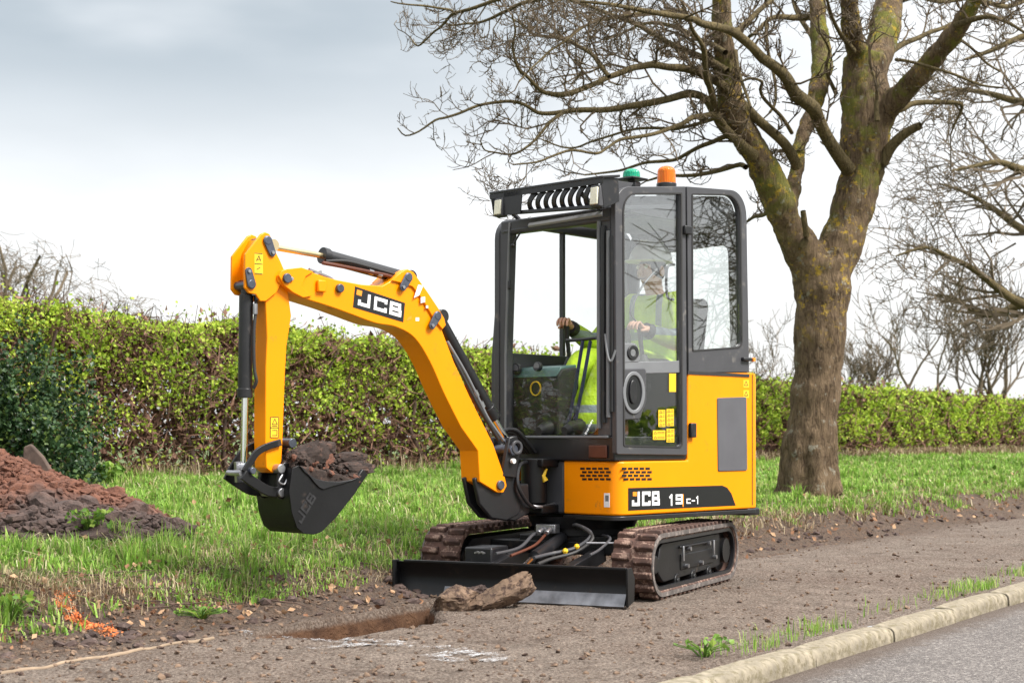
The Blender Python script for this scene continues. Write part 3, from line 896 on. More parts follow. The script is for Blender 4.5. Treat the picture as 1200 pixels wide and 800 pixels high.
# small stones and crumbs of earth on the path
ico = bmesh.new(); bmesh.ops.create_icosphere(ico, subdivisions=1, radius=1)
ICO_V = np.array([v.co[:] for v in ico.verts]); ICO_F = np.array([[v.index for v in f.verts] for f in ico.faces])
ico.free()
ico = bmesh.new(); bmesh.ops.create_icosphere(ico, subdivisions=2, radius=1)
ICO2_V = np.array([v.co[:] for v in ico.verts]); ICO2_F = np.array([[v.index for v in f.verts] for f in ico.faces])
ico.free()
ico = bmesh.new(); bmesh.ops.create_icosphere(ico, subdivisions=4, radius=1)
ICO4_V = np.array([v.co[:] for v in ico.verts]); ICO4_F = np.array([[v.index for v in f.verts] for f in ico.faces])
ico.free()
def lumps(P, size, flat=.7, rough=.28, hi=False):
    V0, F0 = (ICO2_V, ICO2_F) if hi else (ICO_V, ICO_F)
    n = len(P); m = len(V0)
    q = rng.normal(size=(n, 3, 3)); q, _ = np.linalg.qr(q)
    V = V0[None] * (1 + rng.uniform(-rough, rough, (n, m, 1))) * rng.uniform(.6, 1.25, (n, 1, 3))
    V = np.einsum('nij,nmj->nmi', q, V)
    V[:, :, 2] *= flat
    V = V * np.asarray(size).reshape(-1, 1, 1) * .5 + P[:, None, :]
    F = F0[None] + (np.arange(n) * m)[:, None, None]
    return V.reshape(-1, 3), F.reshape(-1, 3)
u, s = scatter_us(34000, 2.66, 5.9, 3.6, 26, 2.0); x, y = XY(u, s)
k = (rng.uniform(0, 1, len(x)) < .25 + .75 * np.exp(-((u - 5.25) / .4) ** 2)) & (trench(x, y) < -.02)
x, y = x[k], y[k]
sz = rng.uniform(.05, 1, len(x)) ** 7 * .032 + .004
V, F = lumps(np.column_stack([x, y, ground_z(x, y) + sz * .12]), sz, .7)
tag(raw_mesh('gravel', V, F, M_SOILB), kind='stuff')
# crumbled soil kicked up along the foot of the bank
u, s = scatter_us(5200, 4.75, 5.9, 3.6, 30, 1.8); x, y = XY(u, s); t_ = u - edge_u(s)
k = (rng.uniform(0, 1, len(x)) < np.exp(-((t_ + .12) / .26) ** 2) * np.clip(.45 + .9 * wob(x, y, 3.3, 5.), .05, 1)) & (trench(x, y) < -.04)
x, y = x[k], y[k]; sz = rng.uniform(.1, 1, len(x)) ** 2.5 * .075 + .012
V, F = lumps(np.column_stack([x, y, ground_z(x, y) + sz * .05]), sz, .6, .35)
tag(raw_mesh('crumbled_soil', V, F, M_SOILD, smooth=False), kind='stuff')

# --- the soil heap
heap = empty('soil_heap', Matrix.Translation((HEAP_C[0], HEAP_C[1], float(ground_z(*HEAP_C)))))
tag(heap, "long heap of loose red-brown soil, darker towards its low end, on the grass verge", "soil heap")
gx, gy = np.meshgrid(np.linspace(-5.8, -1.7, 110), np.linspace(8.0, 11.6, 96))
hz = heap_h(gx, gy)
gz = ground_z(gx, gy) + np.where(hz > .015, hz + .02 * wob(gx, gy, 15, 1.), -.05)
V = np.stack([gx, gy, gz], -1).reshape(-1, 3)
nx = 110; i = (np.arange(109)[None] + np.arange(95)[:, None] * nx).ravel()
F = np.stack([i, i + 1, i + 1 + nx, i + nx], -1)
inv_ = np.array(WM[heap.name].inverted())[:3, 3]
M_HEAP, t, b = new_mat("heap_soil")
v = obj_vec(t)
n1 = noise(t, 16, 6, .7, v); sp = N(t, 'ShaderNodeSeparateXYZ'); t.links.new(v, sp.inputs[0])
cr = ramp(t, n1, [(.3, (0.07, 0.026, 0.015)), (.7, (0.20, 0.085, 0.052))])
cd = ramp(t, n1, [(.3, (0.022, 0.014, 0.012)), (.7, (0.12, 0.08, 0.068))])
dm = mrange(t, math_(t, 'ADD', math_(t, 'SUBTRACT', sp.outputs[0], math_(t, 'MULTIPLY', sp.outputs[1], .9)), math_(t, 'MULTIPLY', noise(t, 2.5, 4, .6, v), 1.2)), 2.75, 3.15)
t.links.new(mixc(t, dm, cr, cd), b.inputs['Base Color']); b.inputs['Roughness'].default_value = .95
bump(t, b, n1, .9, .03)
raw_mesh('mound', V + inv_, F, M_HEAP, heap, smooth=True, fr=WM[heap.name])
a = rng.uniform(-5.4, -1.75, 30000); c_ = rng.uniform(8.2, 11.0, 30000)
hh = heap_h(a, c_); k = (hh > .012) & (c_ < 10.6)
a, c_ = a[k][:9500], c_[k][:9500]; hh = heap_h(a, c_)
sz = rng.uniform(.1, 1, len(a)) ** 3 * .05 + .014
V, F = lumps(np.column_stack([a, c_, ground_z(a, c_) + hh + sz * .15]), sz, .8, .35)
tag(raw_mesh('loose_crumbs', V + inv_, F, M_HEAP, heap, smooth=False, fr=WM[heap.name]), kind='stuff')
a, c_ = a[:800], c_[:800]; hh = heap_h(a, c_)
sz = rng.uniform(.1, 1, len(a)) ** 3.5 * .11 + .025 + .05 * (a - c_ * .6 > -8.0) * rng.uniform(0, 1, len(a)) ** 2
V, F = lumps(np.column_stack([a, c_, ground_z(a, c_) + hh + sz * .05]), sz, .75, .24, hi=True)
tag(raw_mesh('loose_clods', V + inv_, F, M_HEAP, heap, smooth=False, fr=WM[heap.name]), kind='stuff')
# the flat grey stone standing on the heap
hx, hy = -3.03, 9.9
st = MB(); st.prism([(-.08, 0), (.16, -.14), (.17, -.05), (.06, .10), (-.03, .18), (-.08, .16)], -.016, .02)
o = st.build('stone_slab', simple("grey_brown_stone", (.085, .058, .045), .9, var=.5, scale=10, bmp=.6, bscale=50), None,
             Matrix.Translation((hx, hy, float(ground_z(hx, hy) + heap_h(np.array(hx), np.array(hy))) - .03)) @ Matrix.Rotation(math.radians(-12), 4, 'Z') @ Matrix.Rotation(math.radians(-8), 4, 'X'), bevel=.012)
tag(o, "flat grey-brown stone slab stuck upright near the top of the soil heap", "stone")

# --- clods pushed up against the dozer blade and the pale edging strip
def clod(px, py, h, size, sc, label, mat, yaw=0, tilt=0, name='earth_clod'):
    x0, y0 = ground_px(px, py, h)
    A_ = ICO4_V
    f1 = wob(A_[:, 0] * 2.2 + yaw, A_[:, 1] * 2.2 + A_[:, 2] * 1.7, 1.0, 1.0 + tilt); f2 = wob(A_[:, 0] * 7 + A_[:, 2] * 5, A_[:, 1] * 7 - A_[:, 2] * 6 + yaw, 1.0, 2.)
    f3 = rng.normal(size=len(A_))
    V = A_ * (1 + .24 * f1 + .13 * f2 + .03 * f3)[:, None]
    for _ in range(16):
        n_ = rng.normal(size=3); n_ /= np.linalg.norm(n_); V = V - n_ * np.clip(V @ n_ - rng.uniform(.55, .85), 0, 9)[:, None]
    V = V * (1 + .03 * rng.normal(size=(len(V), 1)) + .04 * wob(V[:, [0]] * 12, V[:, [1]] * 12 + V[:, [2]] * 9, 1., 3.))
    V = V * np.array(sc) * size * 1.2
    o = raw_mesh(name, V, ICO4_F, mat, fr=Matrix.Translation((x0, y0, h)) @ Matrix.Rotation(math.radians(yaw), 4, 'Z') @ Matrix.Rotation(math.radians(tilt), 4, 'Y'))
    return tag(o, label, 'clod', 'clods in front of the blade')
clod(532, 703, .045, .14, (.85, .75, .60), "rounded brown clod at the trench end, left of the other two by the blade", M_SOILB, 10)
clod(561, 700, .05, .12, (.8, .7, .65), "dark broken clod wedged in the middle between its two paler neighbours", M_SOILD, 60)
clod(589, 696, .075, .17, (1.05, .45, .42), "long pale slab of earth leaning up against the black blade, right of the clods", M_SOILB, 8, -27)

def ribbon3(name, pts, w, h, mat, label, cat):
    P = []
    for a, b in zip(pts[:-1], pts[1:]):
        for k_ in range(12):
            P.append((a[0] + (b[0] - a[0]) * k_ / 12, a[1] + (b[1] - a[1]) * k_ / 12))
    P.append(pts[-1]); P = np.array(P)
    z = ground_z(P[:, 0], P[:, 1]) + h * .2
    L = [(np.column_stack([P, z]), np.full(len(P), w) * (1 + .15 * np.sin(np.arange(len(P)) * .31)))]
    V, F = tubes(L, 6)
    return tag(raw_mesh(name, V, F, mat, smooth=True), label, cat)
ribbon3('timber_edging', [G(-30, 793), G(60, 781), G(130, 769), G(190, 757), G(250, 748)], .009, .009, simple("weathered_timber", (.26, .19, .13), .9, var=.3, scale=9),
        "thin pale weathered timber edging lying in the dirt along the path", "edging")
# orange spray on the bank: a sprayed streak over leaves and soil
OP = [(-2.03, 7.42), (-1.97, 7.22), (-1.93, 7.10), (-1.87, 6.98), (-1.79, 6.86), (-1.70, 6.76)]
OP = [hit(74, 694), hit(86, 708), hit(95, 722), hit(108, 735), hit(138, 747)]
strip('spray_streak', OP, .09, M_OPAINT, "bright orange sprayed streak running down the earth bank", "paint mark", .008)
oo = np.array(OP); kk = rng.uniform(0, len(oo) - 1.001, 260); i0 = kk.astype(int); fr_ = (kk - i0)[:, None]
pp = oo[i0] * (1 - fr_) + oo[i0 + 1] * fr_ + rng.normal(0, .028, (260, 2))
V, F = leaf_quads(np.column_stack([pp, ground_z(pp[:, 0], pp[:, 1]) + rng.uniform(.005, .03, 260)]), rng.uniform(.008, .024, 260), None, .6)
tag(raw_mesh('sprayed_leaf_litter', V, F, simple("orange_sprayed_leaf", (.60, .17, .05), .8, var=.4, scale=20)), kind='stuff')
# loose roots and twigs on the bank
lines = []
u, s = scatter_us(300, 5.3, 5.95, 3.8, 26, 1.8)
for uu, s1 in zip(u, s):
    x0, y0 = XY(uu, s1)
    if trench(x0, y0) > -.03: continue
    a_ = rng.uniform(0, PI); L_ = rng.uniform(.05, .28)
    q = np.array([(x0 + math.cos(a_) * L_ * k_ / 3 + rng.normal(0, .012), y0 + math.sin(a_) * L_ * k_ / 3 + rng.normal(0, .012)) for k_ in range(4)])
    lines.append((np.column_stack([q, ground_z(q[:, 0], q[:, 1]) + rng.uniform(.006, .03, 4)]), np.linspace(.0035, .0015, 4) * rng.uniform(.5, 1.4)))
V, F = tubes(lines, 4)
tag(raw_mesh('twig_litter', V, F, M_STEM), kind='stuff')
# one thick root across the bank right of the machine
a3, b3, c3 = ground_px(978, 592, .24), ground_px(1000, 608, .12), ground_px(1022, 624, .02)
L = [(np.array([(*a3, .20), (*b3, .09), (*c3, .0)]), np.array([.03, .024, .012]))]
V, F = tubes(L, 6); tag(raw_mesh('exposed_root', V, F, M_STEM, smooth=True), "dark exposed tree root running down the cut bank right of the machine", "root")

# ------------------------------------------------------------------ the hedge
hedge = empty('hedge', Matrix.Translation((*XY(12.3, 16), .45)))
tag(hedge, "long clipped hawthorn hedge in fresh leaf running behind the grass verge", "hedge")
HI = np.array(WM[hedge.name].inverted())[:3, 3]
def hedge_pts(n, s0, s1, depth, p=1.8, off=22., low=0.0):
    r = rng.uniform(0, 1, n); a_, b_ = (s0 + off) ** (1 - p), (s1 + off) ** (1 - p)
    s = (a_ + r * (b_ - a_)) ** (1 / (1 - p)) - off
    top = np.interp(s, [7, 17, 25.6, 42], [1.72, 1.60, 1.46, 1.40]) + .06 * wob(s, s * 0, 1.3, 3.) + .075 * wob(s, s, 3.1, 1.)
    q = rng.uniform(0, 1, n)
    front = q < .68
    v = np.where(front, low + (1 - low) * rng.uniform(0, 1, n), 1)
    z = np.where(front, v * top, top)
    bulge = .12 * np.sin(PI * np.clip(v, 0, 1)) + .13 * wob(s, z * 2.0, 1.7, 7.) + .07 * wob(s, z * 2, 5.3, 2.)
    uu = np.where(front, 11.75 - bulge, 11.75 + rng.uniform(-.1, 1.3, n))
    rnd = np.where(front & (v > .86), (v - .86) * 2.0, 0)
    dep = rng.exponential(depth, n)
    uu = uu + np.where(front, dep, 0) + rnd * .5; z = z - np.where(front, 0, dep) + .05 * wob(uu * 3, s * 3, 1.5, 4.) * (~front)
    z = z + np.where(rng.uniform(0, 1, n) < .05, rng.uniform(0, 1, n) ** 2 * .24, 0)
    x, y = XY(uu, s)
    return x, y, ground_z(x, y) + z, z, s
x, y, z, hz_, s = hedge_pts(540000, -6, 90, .12)
dens = .12 + .88 * np.clip((hz_ - .28 - .30 * wob(x, y, 1.4, 6.)) / .8, 0, 1); dens *= np.clip(.80 + .9 * wob(x * 1.0 + y, z * 2.2, 2.6, 2.) + .4 * wob(x + y, z * 2, 6.3, 4.), .06, 1)
dens = np.where(y > 25, np.clip(dens * 1.5, 0, 1), dens)
k = (rng.uniform(0, 1, len(x)) < dens) & (np.abs(x / y) < .42)
x, y, z = x[k], y[k], z[k]
V, F = leaf_quads(np.column_stack([x, y, z]), rng.uniform(.016, .050, len(x)) * np.clip(y / 15, 1, 3.2) ** .75, np.array([[0, 0, .1]]), .85)
print('hedge leaves', len(x))
tag(raw_mesh('foliage', V + HI, F, M_HEDGE, hedge, fr=WM[hedge.name]), kind='stuff')
x, y, z, hz_, s = hedge_pts(170000, -6, 90, .30)
k = (rng.uniform(0, 1, len(x)) < np.where(hz_ < .4, .75, 1)) & (np.abs(x / y) < .42)
x, y, z = x[k], y[k], z[k]; uu, s_ = US(x, y); x, y = XY(uu + .10, s_)
V, F = leaf_quads(np.column_stack([x, y, z - .03]), rng.uniform(.06, .13, len(x)) * np.clip(y / 15, 1, 3) ** .8, None, .5)
tag(raw_mesh('old_leaves', V + HI, F, M_HTWIG, hedge, fr=WM[hedge.name]), kind='stuff')
# the hedge runs on past both edges of the frame
n_ = 34000; s_ = rng.uniform(-45, 60, n_); z_ = rng.uniform(0, 1.75, n_); u_ = 11.75 + rng.exponential(.2, n_)
x, y = XY(u_, s_); k = (np.abs(x / np.maximum(y, .01)) > .41) | (y < 2)
x, y, z_ = x[k], y[k], z_[k]
V, F = leaf_quads(np.column_stack([x, y, ground_z(x, y) + z_]), rng.uniform(.12, .24, len(x)), None, .8)
tag(raw_mesh('foliage', V + HI, F, M_HEDGE, hedge, fr=WM[hedge.name]), kind='stuff')
# stems and twigs
lines = []
for i in range(210):
    s1 = -5 + 60 * (i / 210) ** 1.3 + rng.uniform(-.1, .1); u1 = rng.uniform(11.75, 12.5)
    p_ = np.array([0., 0, 0]); pts = []
    dx, ds = rng.normal(0, .12), rng.normal(0, .3)
    for k_ in range(6):
        zz = k_ * .30
        x1, y1 = XY(u1 + dx * zz + rng.normal(0, .03), s1 + ds * zz + rng.normal(0, .04))
        pts.append((x1, y1, .43 + zz - .05))
    lines.append((np.array(pts), np.linspace(1, .35, 6) * rng.uniform(.018, .045)))
V, F = tubes(lines, 6)
tag(raw_mesh('stems', V + HI, F, M_STEM, hedge, smooth=True, fr=WM[hedge.name]), kind='stuff')
x, y, z, hz_, s = hedge_pts(26000, -6, 60, .12, low=0.0)
lines = []
P0 = np.column_stack([x, y, z - .1]); dr = rng.normal(size=(len(x), 3)) * np.array([.5, .5, .35]) + np.array([0, 0, .45]); dr /= np.linalg.norm(dr, axis=1)[:, None]
L_ = rng.uniform(.10, .38, len(x)); bd = rng.normal(size=(len(x), 3)) * .04
for i in range(len(x)):
    lines.append((np.array([P0[i], P0[i] + dr[i] * L_[i] * .5 + bd[i], P0[i] + dr[i] * L_[i]]), np.array([.006, .005, .003]) * max(1, y[i] / 16)))
V, F = tubes(lines, 3)
tag(raw_mesh('twigs', V + HI, F, M_HTWIG, hedge, fr=WM[hedge.name]), kind='stuff')

# dark ivy-clad bush standing in front of the hedge, left
bx, by = XY(11.5, 8.95)
ivy = empty('ivy_bush', Matrix.Translation((bx, by, .43)))
tag(ivy, "dark green ivy-covered bush bulging from the hedge behind the soil heap", "bush")
n = 24000
th = rng.uniform(0, 2 * PI, n); ph = np.arccos(rng.uniform(-.2, 1, n)); r = 1.03 - rng.exponential(.16, n)
lump = 1 + .16 * np.sin(3 * th + 2 * ph) + .14 * np.sin(7 * th - 5 * ph) + .12 * np.sin(13 * th + 11 * ph)
P = np.column_stack([np.cos(th) * np.sin(ph) * .92, np.sin(th) * np.sin(ph) * .62, np.cos(ph) * 1.18]) * (r * lump)[:, None]
k = P[:, 2] > -.02
P = P[k]
V, F = leaf_quads(P, rng.uniform(.028, .062, len(P)), None, .8)
tag(raw_mesh('foliage', V, F, M_IVY, ivy, fr=WM[ivy.name]), kind='stuff')
lines = []
for i in range(9):
    a_ = i * .7; lines.append((np.array([(0.1 * math.cos(a_), .1 * math.sin(a_), -.05), (.25 * math.cos(a_), .2 * math.sin(a_), .4), (.5 * math.cos(a_), .35 * math.sin(a_), .8)]), np.array([.03, .022, .012])))
V, F = tubes(lines, 5); raw_mesh('stem', V, F, M_STEM, ivy, smooth=True, fr=WM[ivy.name])

# ------------------------------------------------------------------ trees
def grow(out, p, d, L, r, depth, spread=.55, up=.15, kids=(3, 5), seg=4, rmin=.004, curl=.22):
    """Recursive branching; out collects (points, radii, depth)."""
    pts = [p]; q = p.copy(); dd = d.copy()
    for i in range(seg):
        dd = dd + rng.normal(0, curl, 3) * np.array([1, 1, .8]) + np.array([0, 0, up])
        dd /= np.linalg.norm(dd)
        q = q + dd * L / seg
        pts.append(q.copy())
    rr = np.linspace(r, max(r * .45, rmin * .7), seg + 1)
    out.append((np.array(pts), rr, depth))
    if depth <= 0: return
    for k_ in range(rng.integers(kids[0], kids[1] + 1)):
        t = rng.uniform(.3, 1.0); f = t * seg; i = min(int(f), seg - 1)
        b = pts[i] * (1 - (f - i)) + pts[i + 1] * (f - i)
        base = pts[i + 1] - pts[i]; base /= np.linalg.norm(base)
        sd = rng.normal(size=3); sd -= base * sd.dot(base); sd /= np.linalg.norm(sd)
        nd = base * (1 - spread * .5) + sd * spread * 1.1; nd /= np.linalg.norm(nd)
        grow(out, b, nd, L * rng.uniform(.5, .78), max(rr[i] * .58, rmin), depth - 1, spread, up, kids, max(3, seg - (depth < 3)), rmin, curl)

def bare_tree(name, x, y, h, trunk_r, label, cat='tree', group=None, dome=None, stems=1, clear=.25, depth=4, kids=(3, 5), spread=.6, up=.12, mat=None, rmin=.012, lean=(0, 0), first=None, zb=.40, lf=.36, curl=.22):
    root = empty(name, Matrix.Translation((x, y, zb)))
    tag(root, label, cat, group)
    mat = mat or M_FBARK
    main, twig = [], []
    for st_ in range(stems):
        a_ = st_ * 2.4 + 1; off = 0 if stems == 1 else rng.uniform(.1, .35)
        base = np.array([math.cos(a_) * off, math.sin(a_) * off * .6, -.2])
        tp = base + np.array([lean[0] * h * clear + math.cos(a_) * off * 1.6, lean[1], h * clear + .2])
        mid = (base + tp) / 2 + rng.normal(0, .03 * h * clear, 3)
        main.append((np.array([base, mid, tp]), np.array([trunk_r * 1.25, trunk_r, trunk_r * .85]), 9))
        nl = (first or 5) if stems == 1 else 2
        for k_ in range(nl):
            b_ = 2 * PI * k_ / nl + rng.uniform(-.4, .4)
            el_ = rng.uniform(.5, 1.2) if stems == 1 else rng.uniform(1.0, 1.35)
            d = np.array([math.cos(b_) * math.cos(el_), math.sin(b_) * math.cos(el_), math.sin(el_)])
            grow(main, tp - np.array([0, 0, h * clear * rng.uniform(0, .15)]), d, h * rng.uniform(lf, lf * 1.28), trunk_r * .55, depth, spread, up, kids, 5, rmin, curl)
    trunk = [(p, r) for p, r, dpt in main if dpt >= depth]
    brs = [(p, r) for p, r, dpt in main if depth > dpt]
    if dome:
        brs = [(p, r) for p, r in brs if (np.hypot(*p[-1][:2]) / dome[0]) ** 2 + ((p[-1][2] - dome[1] * .35) / (dome[1] * .65)) ** 2 < rng.uniform(.85, 1.05)]
    V, F = tubes(trunk, 8); raw_mesh('trunk', V, F, mat, root, smooth=True, fr=WM[root.name])
    if brs:
        V, F = tubes(brs, 3); tag(raw_mesh('crown', V, F, mat, root, fr=WM[root.name]), kind='stuff')
    print(name, len(brs))
    return root
# --- the big bare ash beside the path, traced limb by limb; every limb has its own distance
TZ = 15.7
def tp(px, py, dz=0.0):
    z = TZ + dz
    return np.array([(px - 600) / FPX * z, z, CAM_H + (HOR - py) / FPX * z])
tree = empty('ash_tree', Matrix.Translation(Vector(tp(949, 572)) + Vector((0, 0, -.05))))
tag(tree, "large bare ash with forked mossy trunk standing on the verge behind the machine", "tree")
TI = np.array(WM[tree.name].inverted())[:3, 3]
def limb(pts, dz0, dz1, closed=True):
    """pts: (px, py, width px)."""
    n = len(pts); P, R = [], []
    for i, (px, py, w) in enumerate(pts):
        dz = dz0 + (dz1 - dz0) * i / (n - 1)
        P.append(tp(px, py, dz)); R.append(w / 2 / FPX * (TZ + dz))
    return np.array(P), np.array(R)
def smooth_line(P, R, k=3):
    """Catmull-Rom refinement."""
    out, rr = [], []
    n = len(P)
    for i in range(n - 1):
        a, b, c, d = P[max(i - 1, 0)], P[i], P[i + 1], P[min(i + 2, n - 1)]
        for j in range(k):
            t = j / k
            out.append(.5 * ((2 * b) + (c - a) * t + (2 * a - 5 * b + 4 * c - d) * t * t + (3 * b - a - 3 * c + d) * t ** 3))
            rr.append(R[i] + (R[i + 1] - R[i]) * t)
    out.append(P[-1]); rr.append(R[-1])
    return np.array(out), np.array(rr)

THICK = [
    ([(946, 592, 74), (949, 568, 64), (951, 540, 60), (953, 485, 58), (958, 440, 57), (962, 373, 61), (964, 335, 66), (962, 306, 66)], 0, 0),
    ([(955, 330, 48), (942, 296, 46), (922, 262, 36), (908, 225, 40), (890, 187, 33), (868, 150, 34), (857, 124, 35), (851, 75, 27), (846, 30, 25), (846, -30, 22), (840, -90, 15)], 0, -1.1),
    ([(922, 240, 26), (933, 206, 18), (937, 169, 17), (952, 130, 20), (962, 90, 25), (963, 70, 26), (960, 35, 22), (958, -10, 19), (962, -80, 12)], -.2, .9),
    ([(968, 335, 46), (980, 300, 52), (994, 262, 50), (1008, 206, 49), (1014, 150, 59), (1013, 94, 54), (1013, 66, 50)], 0, .1),
    ([(1014, 80, 30), (1000, 45, 24), (995, 0, 22), (992, -60, 17)], .1, -.7),
    ([(1018, 90, 38), (1034, 50, 36), (1042, 0, 34), (1048, -60, 26)], .1, 1.2),
    ([(1024, 158, 30), (1044, 124, 29), (1066, 100, 27), (1085, 79, 26), (1103, 58, 25), (1119, 38, 25), (1137, 10, 20), (1158, -25, 16)], .1, -1.3),
]
